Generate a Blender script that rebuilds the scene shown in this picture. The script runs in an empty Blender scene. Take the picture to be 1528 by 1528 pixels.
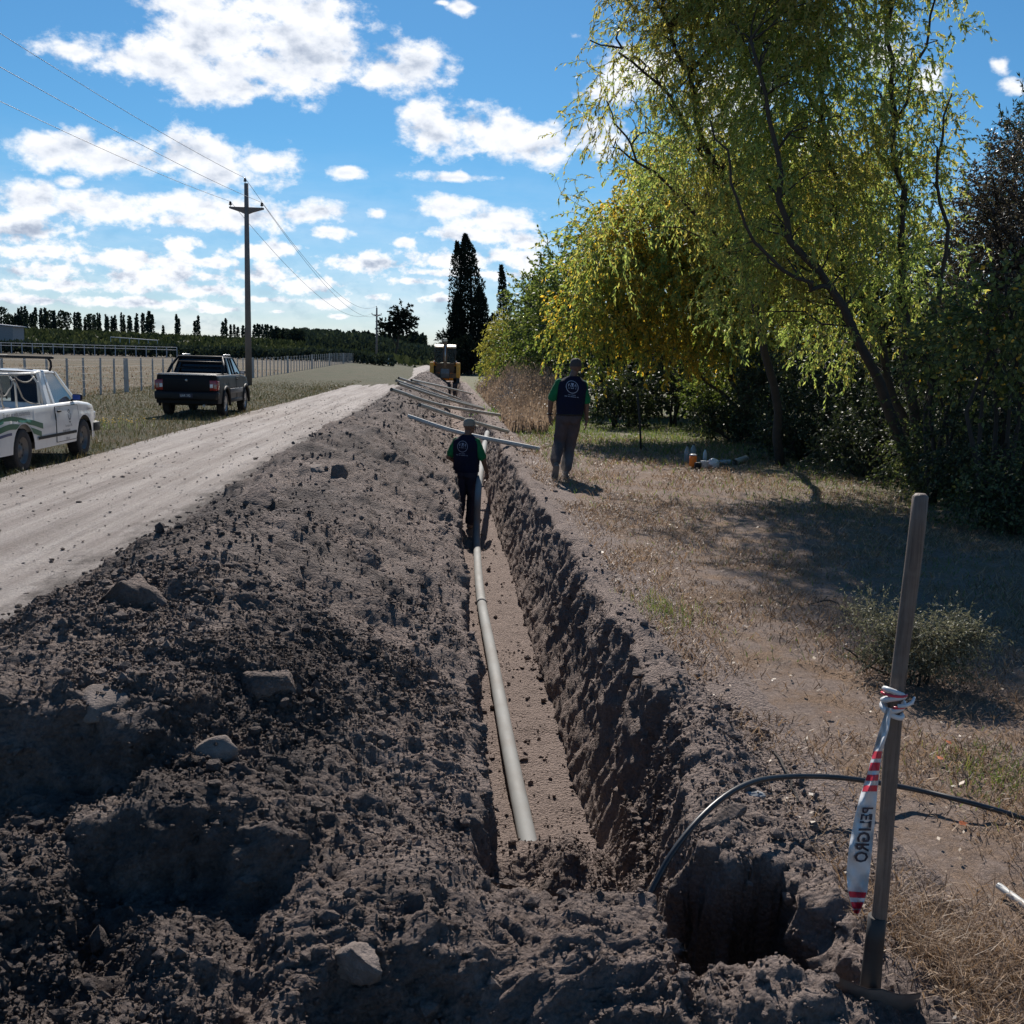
import bpy, bmesh, math, random
import numpy as np
from mathutils import Vector, Matrix, Euler
from mathutils.bvhtree import BVHTree

R = math.radians
PI = math.pi
rng = np.random.default_rng(7)
random.seed(7)
scn = bpy.context.scene
COL = scn.collection

# ------------------------------------------------------------------ camera
cam_d = bpy.data.cameras.new('camera')
cam = bpy.data.objects.new('camera', cam_d)
COL.objects.link(cam)
EYE = Vector((0, 0, 1.68))
CM = (Matrix.Rotation(R(-4.0), 3, 'Z') @ Matrix.Rotation(R(90 - 8.5), 3, 'X') @ Matrix.Rotation(R(1.5), 3, 'Z'))
cam.matrix_world = Matrix.Translation(EYE) @ CM.to_4x4()
cam_d.sensor_width = 36
cam_d.lens = 36 * 1500 / 1528
cam_d.clip_start = 0.05
cam_d.clip_end = 8000
scn.camera = cam
scn.render.resolution_x = 1024
scn.render.resolution_y = 1024
scn.view_settings.view_transform = 'Standard'
scn.view_settings.look = 'None'
scn.view_settings.exposure = 0.38
scn.view_settings.gamma = 1.0


def ray(u, v):
    return CM @ Vector(((u - 764) / 1500, (764 - v) / 1500, -1))


def G(u, v, z=0.0):          # world point of a photo pixel on the level z
    d = ray(u, v)
    return EYE + d * ((z - EYE.z) / d.z)


def AT(u, v, y):             # world point of a photo pixel at distance y along the road
    d = ray(u, v)
    return EYE + d * (y / d.y)


# ------------------------------------------------------------------ sun and sky
SUN_EL, SUN_AZ = 41.0, -1.5     # azimuth measured from +Y towards +X
sd = Vector((math.sin(R(SUN_AZ)) * math.cos(R(SUN_EL)), math.cos(R(SUN_AZ)) * math.cos(R(SUN_EL)), math.sin(R(SUN_EL))))
sun_d = bpy.data.lights.new('sun', 'SUN')
sun = bpy.data.objects.new('sun', sun_d)
COL.objects.link(sun)
sun.rotation_euler = sd.to_track_quat('Z', 'Y').to_euler()
sun_d.energy = 5.0
sun_d.angle = R(0.55)
sun_d.color = (1.0, 0.93, 0.85)

world = bpy.data.worlds.new('World')
scn.world = world
world.use_nodes = True
wt = world.node_tree
wt.nodes.clear()


class NT:
    """small helper for node trees"""
    def __init__(s, nt): s.t = nt; s.n = nt.nodes; s.l = nt.links
    def put(s, sock, v):
        if v is None: return
        if hasattr(v, 'is_output'): s.l.new(v, sock)
        elif isinstance(v, (tuple, list)) and hasattr(sock.default_value, '__len__') and len(sock.default_value) == 4 and len(v) == 3: sock.default_value = (*v, 1)
        else: sock.default_value = v
    def math(s, op, a, b=None, c=None, clamp=False):
        m = s.n.new('ShaderNodeMath'); m.operation = op; m.use_clamp = clamp
        for i, x in enumerate((a, b, c)): s.put(m.inputs[i], x)
        return m.outputs[0]
    def vec(s, op, a, b=None, c=None, scale=None):
        m = s.n.new('ShaderNodeVectorMath'); m.operation = op
        for i, x in enumerate((a, b, c)): s.put(m.inputs[i], x)
        if scale is not None: s.put(m.inputs[3], scale)
        return m.outputs[1] if op in ('LENGTH', 'DOT_PRODUCT') else m.outputs[0]
    def noise(s, v, scale, detail=3, rough=0.5, dist=0.0, lac=2.0):
        m = s.n.new('ShaderNodeTexNoise'); s.put(m.inputs['Vector'], v)
        m.inputs['Scale'].default_value = scale; m.inputs['Detail'].default_value = detail
        m.inputs['Roughness'].default_value = rough; m.inputs['Distortion'].default_value = dist
        m.inputs['Lacunarity'].default_value = lac
        return m.outputs['Fac']
    def vor(s, v, scale, feature='F1', rand=1.0):
        m = s.n.new('ShaderNodeTexVoronoi'); s.put(m.inputs['Vector'], v); m.feature = feature
        m.inputs['Scale'].default_value = scale; m.inputs['Randomness'].default_value = rand
        return m.outputs['Distance']
    def mr(s, v, a, b, c=0.0, d=1.0, smooth=False):
        m = s.n.new('ShaderNodeMapRange'); s.put(m.inputs[0], v)
        if smooth: m.interpolation_type = 'SMOOTHSTEP'
        for i, x in zip((1, 2, 3, 4), (a, b, c, d)): s.put(m.inputs[i], x)
        return m.outputs[0]
    def mix(s, f, a, b, blend='MIX'):
        m = s.n.new('ShaderNodeMix'); m.data_type = 'RGBA'; m.blend_type = blend
        s.put(m.inputs[0], f); s.put(m.inputs[6], a); s.put(m.inputs[7], b)
        return m.outputs[2]
    def ramp(s, v, stops):
        m = s.n.new('ShaderNodeValToRGB'); s.put(m.inputs[0], v)
        e = m.color_ramp.elements
        while len(e) < len(stops): e.new(0.5)
        for k, (p, c) in enumerate(stops): e[k].position = p; e[k].color = (*c, 1)
        return m.outputs[0]
    def scalev(s, v, sc):
        return s.vec('MULTIPLY', v, sc)


def build_world():
    n = NT(wt)
    out = n.n.new('ShaderNodeOutputWorld'); bg = n.n.new('ShaderNodeBackground')
    tc = n.n.new('ShaderNodeTexCoord')
    sky = n.n.new('ShaderNodeTexSky'); sky.sky_type = 'NISHITA'; sky.sun_disc = False
    sky.sun_elevation = R(SUN_EL); sky.sun_rotation = R(SUN_AZ); sky.air_density = 1.0; sky.dust_density = 0.15
    sky.ozone_density = 3.0; sky.altitude = 300
    D = tc.outputs['Generated']
    sep = n.n.new('ShaderNodeSeparateXYZ'); n.l.new(D, sep.inputs[0])
    x, y, z = sep.outputs
    ys = n.math('MAXIMUM', y, 0.05)
    cmb = n.n.new('ShaderNodeCombineXYZ')
    n.l.new(n.math('DIVIDE', x, ys), cmb.inputs[0]); n.l.new(n.math('DIVIDE', z, ys), cmb.inputs[1])
    P = cmb.outputs[0]
    # cloud-deck coordinates: clouds shrink towards the horizon
    zz = n.math('ADD', n.math('MAXIMUM', z, 0.0), 0.10)
    c2 = n.n.new('ShaderNodeCombineXYZ')
    n.l.new(n.math('DIVIDE', x, zz), c2.inputs[0]); n.l.new(n.math('DIVIDE', 1.6, zz), c2.inputs[1])
    Q = c2.outputs[0]
    blobs = [(330,45,130,52),(200,86,140,38),(400,105,105,45),(360,130,80,26),(440,65,85,45),(290,5,110,26),(128,80,60,24),(480,90,50,25),(400,5,90,25),(470,15,38,20),
             (585,105,62,34),(622,95,30,24),(560,120,30,14),
             (85,222,62,24),(180,240,110,27),(310,235,108,34),(390,242,36,24),(330,262,80,22),(105,272,22,10),
             (55,298,60,24),(150,310,130,30),(270,305,110,24),(360,325,80,26),(45,345,85,28),(300,330,90,16),(482,315,40,18),(450,322,30,14),
             (492,348,34,11),(515,258,31,12),(272,363,38,13),(395,372,66,16),
             (60,375,90,14),(200,388,120,17),(310,392,50,9),(60,405,90,15),(240,412,110,13),(110,425,110,11),(300,432,70,12),(400,410,62,17),(450,428,72,14),(400,448,50,9),
             (60,448,110,9),(210,452,120,8),(330,462,50,6),(500,452,40,9),(560,445,17,7),(415,465,25,4),(505,472,14,4),
             (640,180,42,30),(720,205,95,38),(820,215,85,38),(890,210,60,40),(690,265,62,9),(660,205,45,25),(760,190,50,28),
             (950,105,75,45),(985,95,40,38),(905,135,50,28),(1310,80,55,42),(1385,115,28,24),(1492,97,20,15),(1512,131,26,14),(1100,150,80,50),(1200,220,60,40),
             (680,310,62,20),(735,330,70,26),(780,358,50,18),(700,350,80,14),(560,393,68,15),(680,388,90,18),(790,388,45,18),(620,420,52,8),(690,408,110,8),(562,320,16,10),(604,362,20,8),(650,446,34,8),
             (690,10,22,10),(660,4,12,5),(770,382,60,12)]
    acc = None
    for (u, v, ru, rv) in blobs:
        d = ray(u, v)
        cx, cz = d.x / d.y, d.z / d.y
        rx, rz_ = 1.14 * ru / 1500, 1.10 * rv / 1500
        q = n.vec('MULTIPLY_ADD', P, (1 / rx, 1 / rz_, 0), (-cx / rx, -cz / rz_, 0))
        L = n.vec('LENGTH', q)
        acc = L if acc is None else n.math('SMOOTH_MIN', acc, L, 0.22)
    body = n.math('SUBTRACT', 1.0, acc)              # 1 at centres, 0 on the rim, negative outside
    # outside the picture's window of sky: a broken cumulus deck of the same kind
    gen = n.mr(n.noise(Q, 0.55, 2, 0.5), 0.56, 0.76, -0.9, 0.6)
    inx = n.mr(n.math('ABSOLUTE', n.math('DIVIDE', x, ys)), 0.55, 0.75, 0.0, 1.0)
    inz = n.mr(n.math('DIVIDE', z, ys), 0.36, 0.5, 0.0, 1.0)
    outside = n.math('MAXIMUM', inx, inz, clamp=True)
    outside = n.math('MAXIMUM', outside, n.mr(y, 0.3, 0.1, 0.0, 1.0), clamp=True)
    dens = n.n.new('ShaderNodeMix'); dens.data_type = 'FLOAT'
    n.l.new(outside, dens.inputs[0]); n.l.new(body, dens.inputs[2]); n.l.new(gen, dens.inputs[3])
    base = dens.outputs[0]
    Dn = n.vec('MULTIPLY', D, (1.0, 1.0, 1.55))
    lowf = n.mr(z, 0.07, 0.20, 0.0, 1.0, True)
    def two(v, a, b, det, rough, dist=0.0):
        m = n.n.new('ShaderNodeMix'); m.data_type = 'FLOAT'
        n.l.new(lowf, m.inputs[0]); n.l.new(n.noise(v, b, det, rough, dist), m.inputs[2]); n.l.new(n.noise(v, a, det, rough, dist), m.inputs[3])
        return m.outputs[0]
    f1 = two(Dn, 15, 34, 8, 0.58)
    f1b = two(n.vec('ADD', Dn, (0.0, 0.0, 0.020)), 15, 34, 5, 0.55)
    f2 = two(Dn, 52, 90, 5, 0.62)
    den = n.math('ADD', n.math('MULTIPLY', n.math('SUBTRACT', f1, 0.5), 3.1), base)
    den = n.math('ADD', den, n.math('MULTIPLY', n.math('SUBTRACT', f2, 0.5), 1.35))
    den = n.math('ADD', den, -0.05)
    mask = n.mr(den, -0.08, 0.60, 0.0, 1.0, True)
    # thick middles are grey, thin lit rims white, relief from two samples of the deck
    relief = n.math('MULTIPLY', n.math('SUBTRACT', f1, f1b), 4.2)
    core = n.mr(den, 0.40, 1.30, 0.0, 0.46, True)
    sh = n.math('SUBTRACT', core, relief, clamp=True)
    ccol = n.ramp(sh, [(0.0, (0.80, 0.81, 0.83)), (0.35, (0.66, 0.69, 0.75)), (0.7, (0.44, 0.49, 0.58)), (1.0, (0.33, 0.38, 0.48))])
    # clear blue: the Nishita sky, tinted towards the photo's deeper blue
    tint = n.mix(n.mr(z, 0.0, 0.16), (0.90, 0.93, 1.12), SKY_T)
    skc = n.vec('SCALE', n.vec('MULTIPLY', sky.outputs[0], tint), scale=SKY_K)
    hz = n.mr(z, 0.0, 0.10, 0.55, 1.0)
    m2 = n.math('MULTIPLY', mask, n.mr(z, -0.005, 0.035, 0.25, 0.98))
    veil = n.math('MULTIPLY', n.mr(n.noise(n.vec('MULTIPLY', D, (1, 1, 5)), 7, 5, 0.6), 0.40, 0.75, 0.10, 0.55), n.mr(z, 0.20, 0.02, 0.0, 1.0))
    m2 = n.math('MAXIMUM', m2, n.math('MULTIPLY', veil, n.mr(z, -0.01, 0.02)))
    colr = n.mix(m2, skc, ccol)
    n.l.new(colr, bg.inputs[0]); bg.inputs[1].default_value = 1.0
    n.l.new(bg.outputs[0], out.inputs[0])


SKY_K = 0.060
SKY_T = (0.50, 0.95, 1.17)
build_world()
world.cycles.sampling_method = 'MANUAL'
world.cycles.sample_map_resolution = 512


# ------------------------------------------------------------------ helpers
def tag(o, label=None, cat=None, group=None, kind=None):
    if label: o['label'] = label
    if cat: o['category'] = cat
    if group: o['group'] = group
    if kind: o['kind'] = kind
    return o


def empty(name, loc, label, cat, group=None, rz=0.0):
    o = bpy.data.objects.new(name, None)
    COL.objects.link(o)
    o.location = loc
    o.rotation_euler = (0, 0, rz)
    o.empty_display_size = 0.1
    return tag(o, label, cat, group)


def link(name, me, mat=None, parent=None, smooth=True):
    o = bpy.data.objects.new(name, me)
    COL.objects.link(o)
    if mat is not None and len(me.materials) == 0: me.materials.append(mat)
    if parent is not None: o.parent = parent
    return o


def copy_tree(o, parent=None):
    c = o.copy()
    COL.objects.link(c)
    c.parent = parent
    for ch in list(o.children): copy_tree(ch, c)
    return c


def np_mesh(name, V, F, smooth=True):
    """V (n,3), F (m,k) with one k"""
    V = np.ascontiguousarray(V, dtype=np.float32); F = np.ascontiguousarray(F, dtype=np.int32)
    me = bpy.data.meshes.new(name)
    me.vertices.add(len(V)); me.vertices.foreach_set('co', V.ravel())
    k = F.shape[1]
    me.loops.add(F.size); me.loops.foreach_set('vertex_index', F.ravel())
    me.polygons.add(len(F)); me.polygons.foreach_set('loop_start', np.arange(0, F.size, k, dtype=np.int32))
    me.polygons.foreach_set('use_smooth', np.full(len(F), smooth, dtype=bool))
    me.update(calc_edges=True)
    return me


class MB:
    """collects simple shapes into one mesh"""
    def __init__(s): s.v = []; s.f = []; s.sm = []
    def add(s, vs, fs, smooth=False):
        b = len(s.v); s.v.extend([tuple(p) for p in vs])
        s.f.extend([tuple(i + b for i in f) for f in fs]); s.sm.extend([smooth] * len(fs)); return s
    def box(s, c, size, rot=None, taper=1.0, bev=0.0):
        hx, hy, hz = size[0] / 2, size[1] / 2, size[2] / 2
        m = rot if rot is not None else Matrix.Identity(3)
        c = Vector(c)
        if bev > 0:
            bm = bmesh.new(); bmesh.ops.create_cube(bm, size=1.0)
            for v in bm.verts:
                k = taper if v.co.z > 0 else 1.0
                v.co = Vector((v.co.x * size[0] * k, v.co.y * size[1] * k, v.co.z * size[2]))
            bmesh.ops.bevel(bm, geom=bm.edges[:], offset=bev, segments=2, affect='EDGES', profile=0.5)
            bm.verts.index_update()
            s.add([c + m @ v.co for v in bm.verts], [[v.index for v in f.verts] for f in bm.faces], True)
            bm.free(); return s
        vs = []
        for z, k in ((-hz, 1.0), (hz, taper)):
            for x, y in ((-hx, -hy), (hx, -hy), (hx, hy), (-hx, hy)): vs.append(c + m @ Vector((x * k, y * k, z)))
        return s.add(vs, [(3, 2, 1, 0), (4, 5, 6, 7), (0, 1, 5, 4), (1, 2, 6, 5), (2, 3, 7, 6), (3, 0, 4, 7)])
    def tube(s, pts, rad, n=8, cap=True, smooth=True):
        pts = [Vector(p) for p in pts]
        if not hasattr(rad, '__len__'): rad = [rad] * len(pts)
        vs = []; fs = []
        up = None
        for i, p in enumerate(pts):
            t = (pts[min(i + 1, len(pts) - 1)] - pts[max(i - 1, 0)])
            if t.length < 1e-9: t = Vector((0, 0, 1))
            t.normalize()
            if up is None:
                a = Vector((0, 0, 1)) if abs(t.z) < 0.9 else Vector((1, 0, 0))
                up = (a - t * a.dot(t)).normalized()
            else:
                up = (up - t * up.dot(t))
                up = up.normalized() if up.length > 1e-6 else t.orthogonal().normalized()
            b = t.cross(up)
            for k in range(n):
                a = 2 * PI * k / n
                vs.append(p + (up * math.cos(a) + b * math.sin(a)) * rad[i])
        for i in range(len(pts) - 1):
            for k in range(n):
                fs.append((i * n + k, i * n + (k + 1) % n, (i + 1) * n + (k + 1) % n, (i + 1) * n + k))
        s.add(vs, fs, smooth)
        if cap:
            b = len(s.v) - len(vs)
            s.f.append(tuple(b + k for k in range(n))[::-1]); s.sm.append(False)
            s.f.append(tuple(b + (len(pts) - 1) * n + k for k in range(n))); s.sm.append(False)
        return s
    def lathe(s, prof, n=24, c=(0, 0, 0), axis='Z', smooth=True):
        c = Vector(c); vs = []; fs = []
        for (r, h) in prof:
            for k in range(n):
                a = 2 * PI * k / n; p = (r * math.cos(a), r * math.sin(a), h)
                if axis == 'X': p = (p[2], p[0], p[1])
                if axis == 'Y': p = (p[1], p[2], p[0])
                vs.append(c + Vector(p))
        for i in range(len(prof) - 1):
            for k in range(n):
                fs.append((i * n + k, i * n + (k + 1) % n, (i + 1) * n + (k + 1) % n, (i + 1) * n + k))
        return s.add(vs, fs, smooth)
    def prism(s, outline, x0, x1, axis='X'):
        """outline (a,b) pairs extruded along axis"""
        n = len(outline); vs = []
        for x in (x0, x1):
            for a, b in outline:
                vs.append((x, a, b) if axis == 'X' else ((a, x, b) if axis == 'Y' else (a, b, x)))
        fs = [tuple(range(n))[::-1], tuple(range(n, 2 * n))] + [(i, (i + 1) % n, n + (i + 1) % n, n + i) for i in range(n)]
        return s.add(vs, fs)
    def grid(s, rows, smooth=True):
        m = len(rows[0]); vs = [p for r in rows for p in r]
        fs = [(i * m + j, i * m + j + 1, (i + 1) * m + j + 1, (i + 1) * m + j) for i in range(len(rows) - 1) for j in range(m - 1)]
        return s.add(vs, fs, smooth)
    def mesh(s, name):
        me = bpy.data.meshes.new(name); me.from_pydata([tuple(p) for p in s.v], [], s.f)
        me.polygons.foreach_set('use_smooth', s.sm); me.update()
        bm = bmesh.new(); bm.from_mesh(me); bmesh.ops.recalc_face_normals(bm, faces=bm.faces[:]); bm.to_mesh(me); bm.free()
        return me
    def build(s, name, mat, parent=None):
        return link(name, s.mesh(name), mat, parent)


# ---- numpy noise
def _h(ix, iy, iz, seed):
    h = (ix.astype(np.int64) * 374761393 + iy.astype(np.int64) * 668265263 + iz.astype(np.int64) * 2147483647 + seed * 974634777) & 0xFFFFFFFF
    h = ((h ^ (h >> 13)) * 1274126177) & 0xFFFFFFFF
    h = ((h ^ (h >> 16)) * 2246822519) & 0xFFFFFFFF
    return ((h ^ (h >> 15)) & 0xFFFFFF).astype(np.float32) / 16777216.0


def vnoise(P, seed=0):
    """value noise, about -1..1, P (n,3)"""
    f = np.floor(P); t = (P - f).astype(np.float32); t = t * t * (3 - 2 * t)
    ix, iy, iz = f[:, 0], f[:, 1], f[:, 2]
    r = 0
    for dx in (0, 1):
        wx = t[:, 0] if dx else 1 - t[:, 0]
        for dy in (0, 1):
            wy = t[:, 1] if dy else 1 - t[:, 1]
            for dz in (0, 1):
                wz = t[:, 2] if dz else 1 - t[:, 2]
                r = r + wx * wy * wz * _h(ix + dx, iy + dy, iz + dz, seed)
    return r * 2 - 1


def fbm(P, octs=4, seed=0, gain=0.5, ridged=False):
    a = 1.0; r = 0; tot = 0; Q = P.copy()
    for o in range(octs):
        n = vnoise(Q, seed + o)
        if ridged: n = 1 - 2 * np.abs(n)
        r = r + a * n; tot += a; a *= gain; Q = Q * 2.03 + 17.3
    return r / tot


def worley(P, seed=0):
    """distance to the nearest cell point, and that cell's random value"""
    f = np.floor(P); best = np.full(len(P), 9.0, np.float32); val = np.zeros(len(P), np.float32)
    for dx in (-1, 0, 1):
        for dy in (-1, 0, 1):
            for dz in (-1, 0, 1):
                cx, cy, cz = f[:, 0] + dx, f[:, 1] + dy, f[:, 2] + dz
                h1 = _h(cx, cy, cz, seed); h2 = _h(cx, cy, cz, seed + 51); h3 = _h(cx, cy, cz, seed + 97)
                d = (cx + h1 - P[:, 0]) ** 2 + (cy + h2 - P[:, 1]) ** 2 + (cz + h3 - P[:, 2]) ** 2
                m = d < best; best[m] = d[m]; val[m] = h2[m]
    return np.sqrt(best), val


def n1(y, sc, seed=0):      # 1-D noise of arrays or floats
    y = np.atleast_1d(np.asarray(y, dtype=np.float64))
    return vnoise(np.stack([y.ravel() * sc, np.full(y.size, 3.7 + seed * 11.1), np.zeros(y.size)], 1), seed).reshape(y.shape)


def n2(x, y, sc, seed=0, octs=1):
    P = np.stack([np.ravel(x) * sc, np.ravel(y) * sc, np.full(np.size(x), seed * 7.7 + .3)], 1)
    return fbm(P, octs, seed).reshape(np.shape(x))


def sst(a, b, x):
    t = np.clip((x - a) / (b - a), 0, 1); return t * t * (3 - 2 * t)


# ------------------------------------------------------------------ materials
def new_mat(name):
    m = bpy.data.materials.new(name); m.use_nodes = True
    n = NT(m.node_tree); n.n.clear()
    out = n.n.new('ShaderNodeOutputMaterial'); bs = n.n.new('ShaderNodeBsdfPrincipled')
    n.l.new(bs.outputs[0], out.inputs[0])
    return m, n, bs, out


def bump(n, h, strength, dist):
    b = n.n.new('ShaderNodeBump'); b.inputs['Strength'].default_value = strength; b.inputs['Distance'].default_value = dist
    n.put(b.inputs['Height'], h); return b.outputs[0]


def plain(name, col, rough=0.6, metal=0.0, var=0.18, scale=6.0, dirt=None, bmp=0.0, spec=0.5, coat=0.0):
    m, n, bs, out = new_mat(name)
    tc = n.n.new('ShaderNodeTexCoord').outputs['Object']
    f = n.noise(tc, scale, 5, 0.6)
    k = n.mr(f, 0.3, 0.7, 1 - var, 1 + var)
    c = n.vec('SCALE', col, scale=k)
    if dirt:
        c = n.mix(n.mr(n.noise(tc, scale * 0.6, 6, 0.65), 0.45, 0.72, 0, dirt[3]), c, dirt[:3])
    n.put(bs.inputs['Base Color'], c)
    n.put(bs.inputs['Roughness'], n.mr(f, 0.3, 0.7, rough * 0.88, min(1, rough * 1.12)))
    bs.inputs['Metallic'].default_value = metal
    bs.inputs['Specular IOR Level'].default_value = spec
    bs.inputs['Coat Weight'].default_value = coat
    if bmp: n.put(bs.inputs['Normal'], bump(n, n.noise(tc, scale * 8, 4, 0.6), 0.5, bmp))
    return m


def leaf_mat(name, stops, trans=0.45, patch=None, patch_scale=0.35, rough=0.5, tcol=(1.75, 1.72, 0.90), spec=0.3):
    """stops: ramp over the random value of each leaf; patch: second ramp mixed in by large noise"""
    m, n, bs, out = new_mat(name)
    geo = n.n.new('ShaderNodeNewGeometry')
    rnd = geo.outputs['Random Per Island']
    c = n.ramp(rnd, stops)
    tc = n.n.new('ShaderNodeTexCoord').outputs['Object']
    if patch:
        c2 = n.ramp(rnd, patch)
        pn = n.math('ADD', n.noise(tc, patch_scale, 3, 0.6), n.math('MULTIPLY', n.math('SUBTRACT', rnd, 0.5), 0.35))
        c = n.mix(n.mr(pn, 0.47, 0.62), c, c2)
    n.put(bs.inputs['Base Color'], c); bs.inputs['Roughness'].default_value = rough
    bs.inputs['Specular IOR Level'].default_value = spec
    tr = n.n.new('ShaderNodeBsdfTranslucent'); n.put(tr.inputs[0], n.vec('MULTIPLY', c, tcol))
    mx = n.n.new('ShaderNodeMixShader'); mx.inputs[0].default_value = trans
    n.l.new(bs.outputs[0], mx.inputs[1]); n.l.new(tr.outputs[0], mx.inputs[2]); n.l.new(mx.outputs[0], out.inputs[0])
    return m


def soil_mat():
    m, n, bs, out = new_mat('dug_soil')
    tc = n.n.new('ShaderNodeTexCoord').outputs['Object']
    big = n.noise(tc, 0.7, 4, 0.6)
    med = n.noise(tc, 3.4, 6, 0.68)
    fine = n.noise(tc, 60.0, 4, 0.7)
    c = n.mix(n.mr(big, 0.42, 0.60), (0.140, 0.115, 0.106), (0.260, 0.208, 0.184))
    c = n.mix(n.mr(med, 0.52, 0.68, 0, 0.75), c, (0.370, 0.300, 0.265))
    px = n.n.new('ShaderNodeSeparateXYZ'); n.l.new(tc, px.inputs[0])
    pk = n.math('ADD', px.outputs[0], n.math('MULTIPLY', n.math('SUBTRACT', n.noise(n.scalev(tc, (1.4, 0.8, 1.4)), 1.6, 6, 0.68), 0.5), 3.4))
    c = n.mix(n.mr(pk, -0.75, 0.15, 0, 0.8), c, n.mix(n.mr(med, 0.35, 0.65), (0.235, 0.182, 0.158), (0.390, 0.305, 0.268)))
    sepx = n.n.new('ShaderNodeSeparateXYZ'); n.l.new(tc, sepx.inputs[0])
    c = n.mix(n.mr(sepx.outputs[2], -0.25, -0.8, 0, 0.75), c, (0.340, 0.262, 0.228))       # paler subsoil on the trench floor
    c = n.mix(n.math('MULTIPLY', n.mr(sepx.outputs[0], 0.55, 0.95), n.mr(sepx.outputs[2], -0.55, -0.35, 0.2, 0.8)), c, (0.340, 0.268, 0.235))
    pit_shade = n.math('MULTIPLY', n.math('MULTIPLY', n.mr(px.outputs[1], 3.45, 3.20), n.mr(px.outputs[2], -0.06, -0.22)), n.mr(px.outputs[0], 0.5, 0.7))
    c = n.mix(n.math('MULTIPLY', pit_shade, 0.6), c, (0.060, 0.048, 0.045))          # shade of the pit put into the soil colour as a dark mix
    c = n.mix(n.mr(fine, 0.35, 0.75), n.vec('SCALE', c, scale=0.72), n.vec('SCALE', c, scale=1.25))
    n.put(bs.inputs['Base Color'], c); bs.inputs['Roughness'].default_value = 0.93
    bs.inputs['Specular IOR Level'].default_value = 0.25
    h = n.math('ADD', n.math('MULTIPLY', n.noise(tc, 30, 8, 0.75), 1.0), n.math('MULTIPLY', n.vor(tc, 60), -0.45))
    n.put(bs.inputs['Normal'], bump(n, h, 1.0, 0.065))
    return m


def road_mat():
    m, n, bs, out = new_mat('gravel_road')
    tc = n.n.new('ShaderNodeTexCoord').outputs['Object']
    long_ = n.noise(n.scalev(tc, (3.2, 0.10, 1)), 1.0, 6, 0.62)
    long2 = n.noise(n.scalev(tc, (9.0, 0.35, 1)), 1.0, 6, 0.66)
    med = n.noise(tc, 0.9, 6, 0.65)
    fine = n.noise(tc, 45, 5, 0.75)
    c = n.mix(n.mr(long_, 0.36, 0.62), (0.295, 0.255, 0.230), (0.460, 0.412, 0.378))
    c = n.mix(n.mr(long2, 0.50, 0.72, 0, 0.55), c, (0.20, 0.178, 0.163))
    c = n.mix(n.mr(med, 0.52, 0.75, 0, 0.5), c, (0.49, 0.455, 0.43))
    c = n.mix(n.mr(fine, 0.3, 0.72), n.vec('SCALE', c, scale=0.70), n.vec('SCALE', c, scale=1.18))
    c = n.mix(n.mr(n.vor(tc, 16), 0.10, 0.02, 0, 0.45), c, (0.13, 0.12, 0.11))
    # dark soil dropped beside the heap
    sx = n.n.new('ShaderNodeSeparateXYZ'); n.l.new(tc, sx.inputs[0])
    nn = n.math('ADD', n.math('MULTIPLY', n.math('SUBTRACT', n.noise(n.scalev(tc, (1, 0.45, 1)), 3.2, 6, 0.7), 0.5), 1.5), sx.outputs[0])
    c = n.mix(n.mr(nn, -2.95, -2.62, 0, 0.8), c, (0.085, 0.072, 0.064))
    n.put(bs.inputs['Base Color'], c); bs.inputs['Roughness'].default_value = 0.95
    bs.inputs['Specular IOR Level'].default_value = 0.2
    n.put(bs.inputs['Normal'], bump(n, n.math('ADD', n.noise(tc, 26, 6, 0.75), n.math('MULTIPLY', long2, 0.8)), 1.0, 0.04))
    return m


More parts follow.
